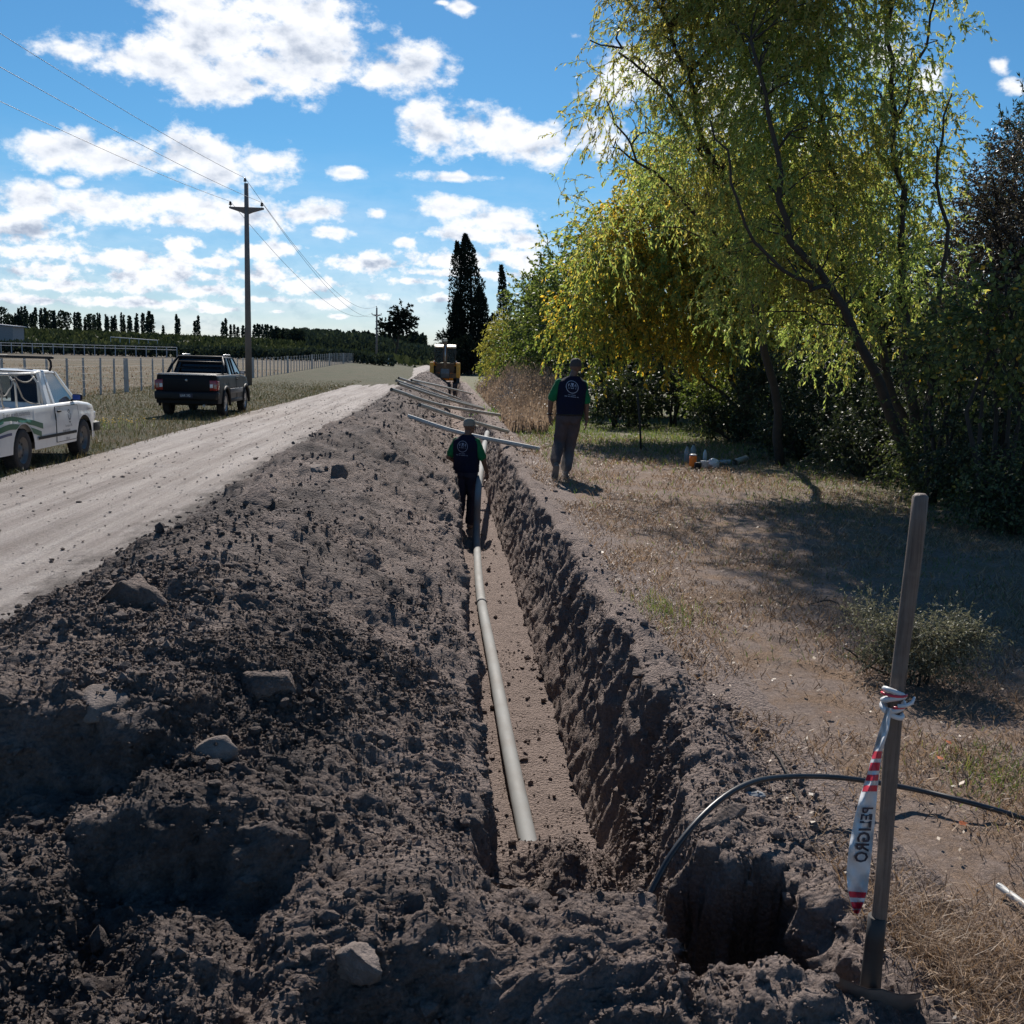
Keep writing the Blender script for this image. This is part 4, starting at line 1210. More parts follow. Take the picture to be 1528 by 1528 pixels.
def bush(name, u, v, y, rx, ry, rz, mat, label, nleaf=6000, L=.07, W=.035, seed=1, cat='shrub', group=None, bark=None, k=5, zc=None, grav=.3, slen=(.25, .6)):
    """shrub standing on the ground with its middle seen at the pixel"""
    c = AT(u, v, y); b = Vector((c.x, c.y, 0))
    r = np.random.default_rng(seed)
    ells = [(c.x, c.y, c.z, rx, ry, rz, 1)]
    for j in range(5):
        a = r.uniform(0, 6.28); ells.append((c.x + rx * .65 * math.cos(a), c.y + ry * .65 * math.sin(a), max(.3, c.z + rz * r.uniform(-.7, .6)), rx * .5, ry * .5, rz * .5, 1.2))
    stems = []
    for j in range(5):
        e = Vector((c.x + r.normal(0, rx * .4), c.y + r.normal(0, ry * .4), c.z + rz * r.uniform(0, .6)))
        stems.append((smooth_path([b + Vector((r.normal(0, .06), r.normal(0, .06), 0)), (b + e) / 2 + Vector((r.normal(0, .15), 0, .1)), e], 6, .02, seed + j), .03 * min(max(rz * 2, .12), 1.3), .006 * min(1.3, max(rz * 2, .3))))
    return add_tree(name, b, label, cat, stems, ells, max(60, nleaf // 16), nleaf, L, W, mat, bark or M['bark_d'], slen, k, grav, .5, .55, 12 if rz > .3 else 0, seed, group, .006 if rz > .3 else .0025)


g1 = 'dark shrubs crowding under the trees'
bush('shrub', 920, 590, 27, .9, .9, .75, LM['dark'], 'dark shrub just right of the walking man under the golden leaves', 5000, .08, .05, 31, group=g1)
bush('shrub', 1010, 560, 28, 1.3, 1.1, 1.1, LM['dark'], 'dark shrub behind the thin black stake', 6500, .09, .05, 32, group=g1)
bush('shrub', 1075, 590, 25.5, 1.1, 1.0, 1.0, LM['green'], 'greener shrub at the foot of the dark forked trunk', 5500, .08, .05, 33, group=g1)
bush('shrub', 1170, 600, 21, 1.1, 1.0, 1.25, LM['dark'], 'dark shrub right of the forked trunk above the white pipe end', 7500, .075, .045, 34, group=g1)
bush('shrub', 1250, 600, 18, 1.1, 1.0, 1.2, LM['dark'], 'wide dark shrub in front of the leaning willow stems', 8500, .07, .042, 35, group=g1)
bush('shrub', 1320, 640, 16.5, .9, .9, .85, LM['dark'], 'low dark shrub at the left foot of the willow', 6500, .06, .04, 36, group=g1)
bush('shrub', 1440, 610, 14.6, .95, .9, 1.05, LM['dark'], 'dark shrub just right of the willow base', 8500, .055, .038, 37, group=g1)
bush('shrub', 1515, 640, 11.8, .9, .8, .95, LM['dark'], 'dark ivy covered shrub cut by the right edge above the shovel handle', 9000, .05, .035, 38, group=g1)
bush('shrub', 1395, 700, 16, .8, .7, .45, LM['dark'], 'low leafy ground shrub behind the willow base', 3500, .05, .035, 39, group=g1)
g3 = 'green lit shrubs low at the foot of the willow'
bush('low_shrub', 1452, 700, 12.4, .75, .7, .55, LM['midgreen'], 'low green shrub right of the willow trunk above the weed bush', 7000, .05, .03, 240, group=g3)
bush('low_shrub', 1518, 735, 10.2, .65, .6, .50, LM['midgreen'], 'low green shrub at the right edge behind the pale rag', 7500, .045, .028, 241, group=g3)
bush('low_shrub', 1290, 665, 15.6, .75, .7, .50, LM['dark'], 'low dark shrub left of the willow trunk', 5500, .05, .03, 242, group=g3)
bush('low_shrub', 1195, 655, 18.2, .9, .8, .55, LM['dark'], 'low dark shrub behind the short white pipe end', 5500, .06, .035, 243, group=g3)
bush('low_shrub', 1400, 680, 13.6, .6, .6, .45, LM['midgreen'], 'small green shrub hugging the right side of the willow trunk', 5000, .05, .03, 244, group=g3)
bush('low_shrub', 1100, 625, 22.5, .9, .8, .55, LM['dark'], 'low dark shrub left of the forked trunk foot', 5000, .07, .04, 245, group=g3)
bush('leafy_shrub', 1500, 500, 10.6, .62, .7, .72, LM['broad'], 'broad leaved shrub with a few orange leaves at the right edge', 5200, .065, .042, 40, cat='shrub')
bush('leafy_shrub', 1405, 540, 12.6, .45, .6, .65, LM['broad'], 'slim broad leaved shrub between the willow and the purple tree', 3000, .06, .036, 41, cat='shrub')
def back_hedge():
    r = np.random.default_rng(55); n = 26000
    X = 5.0 + 30 * r.random(n); Y = 33 + (X - 5) * -.15 + r.normal(0, .8, n); Z = r.random(n) ** .8 * (3.4 + .9 * n1(X, .5, 4))
    o = leaves('back_hedge', np.stack([X, Y, Z], 1), np.tile([0, 0, .3], (n, 1)), np.full(n, .22), np.full(n, .14), LM['dark'], None, 56)
    tag(o, 'dark overgrown hedge closing the space behind the tree trunks', 'hedge')


back_hedge()
# purple leaved tree and what stands behind it
pb = AT(1490, 640, 16); pb.z = 0
ps = [(smooth_path([pb] + P2([(1480, 520, 16), (1490, 400, 16), (1480, 260, 16)]), 12, .04, 42), .10, .02), (smooth_path([pb] + P2([(1510, 480, 16), (1540, 330, 16), (1530, 200, 16)]), 12, .04, 43), .08, .02)]
pe = [E_(1475, 400, 16, .75, 1.2, 1.0), E_(1530, 330, 16, .9, 1.4, 1.1), E_(1465, 300, 16, .45, .6, .6, .6), E_(1440, 470, 15.8, .45, .6, .7, .8), E_(1560, 470, 16, 1.0, 1.2, 1.1)]
add_tree('purple_tree', pb, 'dense dark purple tree rising behind the shrubs at the right edge', 'tree', ps, pe, 2000, 52000, .050, .028, LM['purple'], M['bark_d'], (.3, .7), 6, .1, .5, .5, 70, 44, None, .008)
cb = AT(1545, 640, 20); cb.z = 0
add_tree('conifer', cb, 'dark conifer whose tip shows above the purple tree at the right edge', 'conifer', [([cb, cb + Vector((0, 0, 7.2))], .14, .02)],
         [E_(1535, 240, 20, .5, 1.0, .7), E_(1550, 330, 20, 1.1, 1.0, 1.2), E_(1522, 215, 20, .3, .35, .4, 2)], 700, 16000, .10, .03, LM['dark'], M['bark_d'], (.4, .8), 5, -.2, .3, .5, 30, 45)
# trees further back that close the view
g2 = 'darker trees standing behind the willows'
for i, (u, v, y, rx, rz, mt, lb) in enumerate([
        (1140, 400, 33, 3.0, 3.0, 'green', 'green tree glimpsed behind the golden tree'),
        (1290, 470, 27, 2.6, 2.5, 'dark', 'dark tree behind the middle of the willow stems'),
        (1430, 500, 24, 2.0, 2.1, 'dark', 'dark tree filling the gap between willow and purple tree'),
        (1230, 330, 36, 2.8, 3.0, 'green', 'tall green tree seen through the willow crown'),
        (870, 440, 36, 1.9, 2.2, 'green', 'green tree left of the golden tree above the walking man'),
        (830, 490, 42, 2.0, 2.2, 'green', 'lower green tree at the left end of the tree row'),
        (950, 500, 33, 2.6, 2.2, 'dark', 'dark rounded tree behind the low golden boughs')]):
    c = AT(u, v, y); b = Vector((c.x, c.y, 0))
    rr = np.random.default_rng(60 + i)
    el = [(c.x, c.y, c.z, rx, rx, rz, 1)] + [(c.x + rr.normal(0, rx * .5), c.y + rr.normal(0, rx * .5), c.z + rr.normal(0, rz * .45), rx * .5, rx * .5, rz * .45, 1.3) for _ in range(6)]
    st = [(smooth_path([b, b + Vector((.1, 0, c.z * .5)), c + Vector((.2, 0, rz * .4))], 8, .05, i), .18, .03), (smooth_path([b + Vector((0, 0, c.z * .4)), c + Vector((-rx * .5, 0, 0))], 6, .05, i + 9), .09, .02)]
    add_tree('background_tree', b, lb, 'tree', st, el, 900, 17000, .13, .075, LM[mt], M['bark_d'], (.4, .9), 5, .3, .5, .5, 40, 70 + i, g2, .012)
# yellow green bush and a hedge line leading away
def weep(u, v, y, rx, rz, label, seed):
    c = AT(u, v, y); b = Vector((c.x, c.y, 0))
    el = [(c.x, c.y, c.z, rx, rx, rz, 1), (c.x + rx * .5, c.y, c.z - rz * .5, rx * .7, rx * .7, rz * .5, 1), (c.x - rx * .5, c.y, c.z - rz * .6, rx * .7, rx * .7, rz * .5, 1), (c.x - rx * .1, c.y, c.z + rz * .6, rx * .5, rx * .5, rz * .5, 1)]
    add_tree('weeping_bush', b, label, 'bush', [(smooth_path([b, c, c + Vector((0, 0, rz * .6))], 6, .03, seed), .06, .02)], el, 700, 15000, .14, .035, LM['yellow'], M['bark'], (.6, 1.3), 6, .9, .3, .5, 25, seed, None, .012)
weep(765, 512, 50, 1.15, 1.45, 'yellow green weeping bush above the dry brown thicket', 81)
bush('round_bush', 800, 530, 44, 1.0, 1.0, 1.0, LM['green'], 'green bush right of the yellow weeping bush', 5000, .13, .07, 82, cat='bush')
bush('round_bush', 738, 545, 62, 1.0, 1.0, .8, LM['green'], 'small green bush at the foot of the big dark poplars', 3000, .15, .09, 83, cat='bush')


def thicket():
    r = np.random.default_rng(91); N = 13000
    Y = 24 + 34 * r.random(N) ** .9; u = r.random(N)
    left = 1.35 + (Y - 24) * .006; X = left + .25 + u * (0.9 + 2.2 * sst(24, 38, Y))
    d = n2(X, Y, .55, 91, 2)
    H = (0.45 + 1.05 * sst(26, 36, Y) * sst(0, .3, u)) * r.uniform(.55, 1.15, N) * (1 + .35 * d)
    P = np.stack([X, Y, np.zeros(N)], 1)
    t = blades('dry_thicket', P, H, np.full(N, .022), r.uniform(.05, .5, N), LM['dryweed'], 91)
    tag(t, 'pinkish brown thicket of dry weeds along the right of the far trench', 'dry weeds', kind='stuff')
    m = 16000; i = r.choice(N, m); Q = P[i].copy(); Q += r.normal(0, .10, (m, 3)); Q[:, 2] = H[i] * r.uniform(.35, 1.0, m)
    o = leaves('seed_heads', Q, np.tile([0, 0, .6], (m, 1)), np.full(m, .085), np.full(m, .034), LM['dryweed'], t, 92); o['kind'] = 'stuff'


thicket()


# --- big dark poplars at the end of the trench
def poplar(u, vtop, y, halfw, label, seed, vbase=546, n=5200, mat=None, bend=-.5, group=None, name='dark_poplar', leafs=.30, cat='poplar', zb=0.0):
    r = np.random.default_rng(seed)
    top = AT(u, vtop, y); b = AT(u, vbase, y); b.z = zb; Hh = top.z - zb
    b.x = top.x - bend * .0
    t = empty(name, b, label, cat, group)
    MB().tube([(0, 0, 0), (0, 0, Hh * .5), (bend * .5, 0, Hh * .93)], [.32 * Hh / 17, .2 * Hh / 17, .03], 7).build('trunk', M['bark_d'], t)
    h = r.random(n) ** .9
    w = halfw * np.interp(h, [0, .08, .25, .5, .72, .88, 1.0], [.55, .8, 1.0, .95, .72, .42, .05])
    w = w * (1 + .22 * n1(h * Hh, .9, seed % 17) + .12 * n1(h * Hh, 2.7, seed % 13))
    a = r.uniform(0, 6.28, n); rad = r.random(n) ** .45
    P = np.stack([np.cos(a) * w * rad + bend * h ** 3, np.sin(a) * w * rad, h * Hh], 1)
    D = np.stack([np.cos(a) * .35, np.sin(a) * .35, np.full(n, .9)], 1)
    leaves('crown', P, D, np.full(n, leafs), np.full(n, leafs * .5), mat or LM['poplar'], t, seed)['kind'] = 'stuff'
    return t


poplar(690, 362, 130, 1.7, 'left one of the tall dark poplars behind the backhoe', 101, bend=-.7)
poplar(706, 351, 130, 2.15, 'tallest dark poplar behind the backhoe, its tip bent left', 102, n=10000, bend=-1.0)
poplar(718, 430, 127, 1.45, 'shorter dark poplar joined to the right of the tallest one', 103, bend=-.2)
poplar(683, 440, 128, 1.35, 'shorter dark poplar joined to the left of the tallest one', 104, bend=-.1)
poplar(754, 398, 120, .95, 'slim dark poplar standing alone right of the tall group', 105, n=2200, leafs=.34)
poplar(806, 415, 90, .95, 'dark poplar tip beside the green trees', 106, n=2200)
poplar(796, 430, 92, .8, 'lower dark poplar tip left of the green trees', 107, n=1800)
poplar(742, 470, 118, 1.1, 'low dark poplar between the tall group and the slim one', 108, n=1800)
for i, (u, v, y, rx, rz, lb) in enumerate([(672, 512, 128, 1.6, 1.9, 'round dark tree just left of the tall poplars'), (728, 505, 125, 1.6, 2.4, 'round dark tree just right of the tall poplars'), (775, 520, 80, 1.7, 2.0, 'dark tree behind the yellow green bush'), (700, 528, 115, 2.3, 1.9, 'low dark tree at the foot of the tall poplars')]):
    c = AT(u, v, y); b = Vector((c.x, c.y, 0))
    add_tree('dark_tree', b, lb, 'tree', [([b, c], .2, .08)], [(c.x, c.y, c.z, rx, rx, rz, 1), (c.x, c.y, c.z * .5, rx * .9, rx * .9, c.z * .5, 1)], 300, 4500, .26, .15, LM['poplar'], M['bark_d'], (.4, .8), 4, .1, .5, .5, 10, 110 + i, None, .02)


# --- the far belt of poplars: a few trees, many copies
def belt():
    r = np.random.default_rng(201)
    protos = []
    for k in range(7):
        n = 260 if k < 5 else 420
        h = r.random(n) ** .85
        if k < 5: w = (.055 + .012 * k) * np.interp(h, [0, .06, .3, .7, 1], [.3, .8, 1, .7, .05]); z = h
        else:
            w = .26 * np.sqrt(np.clip(1 - (2 * h - 1) ** 2, 0, 1)) * (1 + .3 * n1(h * 5, 1.3, k)); z = .22 + .78 * h
        w = w * (1 + .35 * n1(h, 9, k))
        a = r.uniform(0, 6.28, n); rad = r.random(n) ** .5
        P = np.stack([np.cos(a) * w * rad, np.sin(a) * w * rad, z], 1); D = np.stack([np.cos(a) * .4, np.sin(a) * .4, np.full(n, .8)], 1)
        rr = np.random.default_rng(k)
        D = D + rr.normal(0, .3, D.shape); D /= np.linalg.norm(D, axis=1, keepdims=True)
        q = rr.normal(0, 1, D.shape); S = np.cross(D, q); S /= np.linalg.norm(S, axis=1, keepdims=True)
        L = rr.uniform(.07, .11, n)[:, None]
        V = np.stack([P, P + D * L * .5 + S * L * .36, P + D * L, P + D * L * .5 - S * L * .36], 1).reshape(-1, 3)
        me = np_mesh('far_crown', V, np.arange(4 * n).reshape(n, 4), False); me.materials.append(LM['belt'])
        tr = MB().tube([(0, 0, 0), (0, 0, .9)], [.013, .003], 5).mesh('far_trunk'); tr.materials.append(M['bark_d'])
        protos.append((me, tr))
    L = []
    z6 = [(10, 50, 6), (60, 125, 1), (75, 105, 6), (92, 120, 1), (115, 95, 0), (140, 60, 3), (152, 75, 4), (165, 50, 0), (188, 45, 0), (205, 80, 1), (235, 95, 4), (250, 90, 3), (268, 55, 1), (310, 60, 0), (340, 55, 2), (352, 85, 4), (380, 75, 6),
          (410, 75, 0), (430, 160, 2), (465, 75, 5), (505, 85, 6), (565, 90, 0), (590, 88, 2), (605, 95, 0), (645, 125, 0), (672, 105, 2), (690, 100, 6), (715, 110, 3), (740, 95, 0), (755, 98, 1), (803, 105, 0), (815, 120, 1), (847, 120, 0),
          (862, 130, 1), (875, 110, 1), (920, 92, 0), (940, 110, 0), (977, 115, 0), (990, 120, 1), (1028, 130, 0), (1040, 100, 0), (1085, 95, 2), (1115, 125, 1), (1132, 82, 1), (1155, 105, 2), (1240, 185, 0), (1340, 105, 1), (1357, 135, 2), (1480, 155, 1), (1505, 115, 1)]
    for a, b, k in z6: L.append((a / 5.093, 450 + b / 5.093, k))
    for a, b in [(10, 1070), (30, 1050), (65, 1090), (90, 1090), (115, 1105), (150, 1095), (172, 1110), (230, 1090), (250, 1085), (265, 1090), (285, 1090), (305, 1090), (320, 1090)]: L.append((330 + a / 4.63, 250 + b / 4.63, int(r.integers(0, 4))))
    x = 345
    while x < 1420:
        L.append((330 + x / 4.63, 250 + (1118 + 26 * (x - 345) / 700 + r.normal(0, 11)) / 4.63 if x < 1045 else 250 + (1160 + r.normal(0, 10)) / 4.63, int(r.choice([1, 2, 3, 4, 4, 6]))))
        x += r.uniform(7, 13)
    sides = ['at the far left of the belt', 'above the white pickup', 'between the pickups', 'above the black pickup', 'right of the near pole', 'left of the far pole', 'towards the end of the road']
    cnt = {}; L.sort()
    ORD = ['', 'first', 'second', 'third', 'fourth', 'fifth', 'sixth', 'seventh', 'eighth', 'ninth', 'tenth', 'eleventh', 'twelfth', 'thirteenth', 'fourteenth', 'fifteenth', 'sixteenth', 'seventeenth', 'eighteenth', 'nineteenth', 'twentieth', 'twenty-first', 'twenty-second', 'twenty-third', 'twenty-fourth', 'twenty-fifth']
    for u, v, k in L:
        y = 450 + r.uniform(-12, 12); p = AT(u, v, y); zb = float(field_z(p.x, p.y)) - .3; h = p.z - zb
        q = 0 if u < 45 else 1 if u < 130 else 2 if u < 235 else 3 if u < 365 else 4 if u < 470 else 5 if u < 560 else 6
        g = 'far poplars ' + sides[q]
        kd = 'narrow dark poplar' if k < 5 else 'rounded dark tree'
        cnt[(q, k < 5)] = cnt.get((q, k < 5), 0) + 1; c_ = cnt[(q, k < 5)]
        lab = kd + ' in the distant belt ' + sides[q] if q >= 4 else '%s %s from left, distant belt %s' % (ORD[c_], kd, sides[q])
        t = empty('far_poplar' if k < 5 else 'far_tree', (p.x, p.y, zb), lab, 'poplar' if k < 5 else 'tree', g + (', rounded ones' if k >= 5 else ''), r.uniform(0, 6.28))
        s = h * (1.0 if k < 5 else 1.0); wd = min(max(h, 9), 17) * r.uniform(.85, 1.2)
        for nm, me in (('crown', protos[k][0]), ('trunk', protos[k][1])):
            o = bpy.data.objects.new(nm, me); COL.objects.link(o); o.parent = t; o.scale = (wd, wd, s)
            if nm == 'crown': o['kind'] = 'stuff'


belt()


def far_cover():
    r = np.random.default_rng(301)
    # clipped dark hedge across the field
    n = 15000; X = -125 + 128 * r.random(n); X = X[(X < -7.5) | (X > -1)]; n = len(X)
    Y = 150 + r.normal(0, .9, n) + 0; z0 = field_z(X, Y); Z = z0 + r.random(n) * (1.35 + .35 * n1(X, .2, 5))
    o = leaves('field_hedge', np.stack([X, Y, Z], 1), np.tile([0, 0, .5], (n, 1)), np.full(n, .55), np.full(n, .34), LM['belt'], None, 302)
    tag(o, 'long low dark hedge running across the far side of the fenced field', 'hedge')
    # scrub on the rise behind it
    n = 14000; Y = 185 + 280 * r.random(n) ** .8; a = -.52 + .60 * r.random(n); X = a * Y
    k = (a < -.03) | (Y > 250); k &= (n2(X, Y * .4, .05, 8, 3) > -.3); X, Y = X[k], Y[k]; n = len(X)
    Z = field_z(X, Y) + r.random(n) * .7
    o = leaves('scrub', np.stack([X, Y, Z], 1), np.tile([0, 0, .6], (n, 1)), np.full(n, 1.5), np.full(n, 1.0), LM['scrub'], None, 303)
    tag(o, 'olive scrub covering the rise below the distant poplars', 'scrub', kind='stuff')
    # dark understory at the end of the road
    n = 9000; Y = 300 + 60 * r.random(n); a = -.135 + .20 * r.random(n); X = a * Y; Z = field_z(X, Y) + 5.5 * r.random(n) ** 1.3
    o = leaves('far_wood', np.stack([X, Y, Z], 1), np.tile([0, 0, .7], (n, 1)), np.full(n, 1.3), np.full(n, .7), LM['belt'], None, 304)
    tag(o, 'dark wood closing the view at the end of the road', 'wood', kind='stuff')


far_cover()
# tall gum tree near the far pole
c = AT(590, 500, 225); gb = Vector((c.x, c.y, 0))
ge = [E_(598, 464, 225, 1.9, 1.1, 1.9), E_(578, 484, 225, 1.7, 1.0, 1.7), E_(604, 480, 225, 2.2, 1.5, 2), E_(588, 490, 225, 2.2, 1.0, 2), E_(572, 496, 225, 1.2, .6, 1.2), E_(612, 494, 225, 1.0, .8, 1)]
add_tree('gum_tree', gb, 'tall airy gum tree standing right of the far power pole', 'tree', [(smooth_path([gb] + P2([(592, 520, 225), (596, 495, 225), (598, 470, 225)]), 8, .1, 5), .35, .1), (smooth_path(P2([(592, 515, 225), (580, 495, 225), (576, 484, 225)]), 6, .1, 6), .18, .06)],
         ge, 260, 5200, .55, .30, LM['poplar'], M['bark_d'], (.8, 1.6), 4, .2, .5, .5, 18, 310, None, .04)
# loose tumbleweed bush on the dry ground
bush('dry_bush', 1378, 985, 5.15, .31, .28, .13, LM['greyweed'], 'loose grey green weed bush behind the shovel handle', 19000, .020, .006, 401, cat='bush', bark=M['bark'], k=6, grav=.25, slen=(.08, .2))
bush('dry_bush', 1310, 985, 5.3, .22, .22, .11, LM['greyweed'], 'smaller weed bush joined to the left of the loose grey green one', 4500, .016, .005, 402, cat='bush', bark=M['bark'], k=6, grav=-.1, slen=(.08, .2))
# ------------------------------------------------------------------ people
def blob(name, prims, vox, mat, parent, smooth_it=6, wr=0.0, wsc=14, seed=1):
    """tapered capsules and ellipsoids fused into ONE continuous surface"""
    mb = MB()
    for p in prims:
        if p[0] == 'c':
            a, b, r0, r1 = Vector(p[1]), Vector(p[2]), p[3], p[4]
            d = (b - a).normalized(); pts = []; rad = []
            for k in range(5):
                t = PI / 2 * k / 4; pts.append(a - d * r0 * math.cos(t)); rad.append(max(1e-4, r0 * math.sin(t)))
            for k in range(1, 4): pts.append(a.lerp(b, k / 4)); rad.append(r0 + (r1 - r0) * k / 4)
            for k in range(5):
                t = PI / 2 * k / 4; pts.append(b + d * r1 * math.sin(t)); rad.append(max(1e-4, r1 * math.cos(t)))
            mb.tube(pts, rad, 14)
        else:
            c, s = Vector(p[1]), p[2]
            rot = Euler(p[3]).to_matrix() if len(p) > 3 else Matrix.Identity(3)
            rows = []
            for i in range(11):
                t = PI * i / 10
                rows.append([c + rot @ Vector((s[0] * math.sin(t) * math.cos(2 * PI * k / 18), s[1] * math.sin(t) * math.sin(2 * PI * k / 18), s[2] * math.cos(t))) for k in range(19)])
            mb.grid(rows)
    me = bpy.data.meshes.new(name); me.from_pydata([tuple(v) for v in mb.v], [], mb.f); me.update()
    bm = bmesh.new(); bm.from_mesh(me); bmesh.ops.remove_doubles(bm, verts=bm.verts[:], dist=1e-5); bmesh.ops.recalc_face_normals(bm, faces=bm.faces[:]); bm.to_mesh(me); bm.free()
    o = bpy.data.objects.new(name, me); COL.objects.link(o)
    r = o.modifiers.new('r', 'REMESH'); r.mode = 'VOXEL'; r.voxel_size = vox; r.use_smooth_shade = True
    s = o.modifiers.new('s', 'SMOOTH'); s.factor = .5; s.iterations = smooth_it
    dg = bpy.context.evaluated_depsgraph_get(); dg.update()
    m2 = bpy.data.meshes.new_from_object(o.evaluated_get(dg)); bpy.data.objects.remove(o); bpy.data.meshes.remove(me)
    m2.name = name
    n = len(m2.vertices); V = np.zeros(n * 3, np.float32); m2.vertices.foreach_get('co', V); V = V.reshape(-1, 3)
    if wr:
        N = np.zeros(n * 3, np.float32); m2.vertices.foreach_get('normal', N); N = N.reshape(-1, 3)
        q = V * np.array([wsc, wsc, wsc * .55])
        V = V + N * (wr * fbm(q + seed, 3, seed, .5, True))[:, None]
        m2.vertices.foreach_set('co', V.astype(np.float32).ravel())
    for p in m2.polygons: p.use_smooth = True
    m2.update(); m2.materials.clear()
    return link(name, m2, mat, parent)


def hand(prims, wrist, direc, palm_n, side, curl=.5):
    """palm, five fingers and thumb; direc points to the fingertips, palm_n is the palm's facing"""
    d = Vector(direc).normalized(); n = Vector(palm_n); n = (n - d * n.dot(d)).normalized(); s = d.cross(n).normalized() * side
    w = Vector(wrist)
    prims.append(('c', w, w + d * .03, .025, .027))
    for k, off in enumerate((-.030, -.010, .010, .030)):
        prims.append(('c', w + d * .03 + s * off * .6, w + d * .092 + s * off, .016, .0135))
        L = (.060, .074, .080, .070)[3 - k] if k else .058
        k0 = w + d * .094 + s * off
        k1 = k0 + (d * math.cos(curl * .6) + n * math.sin(curl * .6)) * L * .48
        k2 = k1 + (d * math.cos(curl * 1.5) + n * math.sin(curl * 1.5)) * L * .32
        k3 = k2 + (d * math.cos(curl * 2.3) + n * math.sin(curl * 2.3)) * L * .26
        prims += [('c', k0, k1, .0095, .0088), ('c', k1, k2, .0088, .0082), ('c', k2, k3, .0082, .0072)]
    t0 = w + d * .028 - s * 0 + s * .030; t1 = t0 + (d * .55 + s * .75 + n * .3).normalized() * .038; t2 = t1 + (d * .9 + s * .25 + n * .4).normalized() * .032
    prims += [('c', t0, t1, .0135, .0115), ('c', t1, t2, .0110, .0090)]


def vest(rings, mat, parent, seed):
    """garment round the trunk: rings (z, cx, cy, rx, ry), open at hem and neck"""
    rows = []
    zz = np.array([r[0] for r in rings]); n = 34
    for z in np.linspace(zz[0], zz[-1], n):
        cx, cy, rx, ry = [float(np.interp(z, zz, [r[j] for r in rings])) for j in (1, 2, 3, 4)]
        row = []
        for k in range(49):
            a = 2 * PI * k / 48; c, s = math.cos(a), math.sin(a); e = .82
            row.append((cx + rx * math.copysign(abs(c) ** e, c), cy + ry * math.copysign(abs(s) ** e, s), z))
        rows.append(row)
    mb = MB().grid(rows); V = np.array(mb.v); C = np.array([[r[1], r[2], 0] for r in rings]).mean(0)
    d = V - C; d[:, 2] = 0; d /= np.linalg.norm(d, axis=1, keepdims=True)
    V = V + d * (.015 * fbm(V * np.array([8, 8, 5]) + seed, 4, seed, .5, True))[:, None]
    mb.v = [tuple(v) for v in V]
    me = mb.mesh('vest'); o = link('vest', me, mat, parent)
    return o, BVHTree.FromPolygons([Vector(v) for v in mb.v], mb.f)


def project(verts, bvh, off=.004, rz=0.0, cx=0.0):
    """lay flat (x,z) print on the back of a garment"""
    out = []
    for x, z in verts:
        hit = bvh.ray_cast(Vector((x, -1.0, z)), Vector((0, 1, 0)))
        y = hit[0].y if hit[0] is not None else 0.0
        out.append((x, y - off, z))
    return out


def back_print(parent, bvh, cx, cz, r, dim, slope=0.0):
    m = M['print_dim'] if dim else M['print']
    def tilt(x, z): return (x, z - slope * (x - cx))
    mb = MB(); vs = []; fs = []; n = 40
    for k in range(n):
        a = 2 * PI * k / n
        for rr in (r, r * .90): vs.append(tilt(cx + rr * math.cos(a), cz + rr * math.sin(a)))
    for k in range(n): b = 2 * k; c = 2 * ((k + 1) % n); fs.append((b, c, c + 1, b + 1))
    mb.add(project(vs, bvh), fs)
    def poly(pts, sub=1):
        vs = [tilt(cx + p[0] * r, cz + p[1] * r) for p in pts]; mb.add(project(vs, bvh), [tuple(range(len(vs)))])
    poly([(-.22, .62), (.26, .62), (.20, .40), (.03, -.05), (-.16, .40)])
    poly([(-.62, .40), (-.40, .56), (-.44, .30), (-.58, .0), (-.66, .0)]); poly([(.62, .40), (.42, .56), (.46, .30), (.58, .0), (.66, .0)])
    poly([(-.34, .30), (-.26, .30), (-.10, -.05), (-.22, -.05)]); poly([(.38, .30), (.30, .30), (.14, -.05), (.24, -.05)])
    for a, b in ((-.62, -.42), (-.22, .02), (.06, .24), (.46, .62)): poly([(a, -.16), (b, -.16), (b, -.27), (a, -.27)])
    mb.build('back_emblem', m, parent)
    mb = MB(); rr = random.Random(3)
    for row, (z, x0, x1, h) in enumerate(((-1.30, -.62, .62, .10), (-1.58, -1.15, 1.05, .12))):
        x = x0
        while x < x1:
            w = rr.uniform(.06, .13)
            vs = [tilt(cx + x * r, cz + z * r), tilt(cx + (x + w) * r, cz + z * r), tilt(cx + (x + w) * r, cz + (z + h) * r), tilt(cx + x * r, cz + (z + h) * r)]
            mb.add(project(vs, bvh), [(0, 1, 2, 3)]); x += w + .045 + (.10 if rr.random() < .16 else 0)
    o = mb.build('back_lettering', m, parent); o['kind'] = 'stuff'


def boot(name, ankle, yaw, pitch, parent):
    prims = [('c', (0, 0, .02), (0, 0, .12), .052, .056), ('c', (0, -.035, -.035), (0, .12, -.045), .042, .038), ('e', (0, .16, -.045), (.048, .06, .034)), ('e', (0, -.04, -.04), (.04, .045, .045))]
    o = blob(name, prims, .009, M['boot'], parent, 3)
    o.location = ankle; o.rotation_euler = (pitch, 0, yaw)
    s = MB(); out = [(-.036, -.075), (.036, -.075), (.043, .03), (.052, .15), (.030, .218), (-.030, .218), (-.052, .15), (-.043, .03)]
    s.prism(out, -.094, -.078, 'Z'); so = s.build('sole', M['sole'], o)
    return o


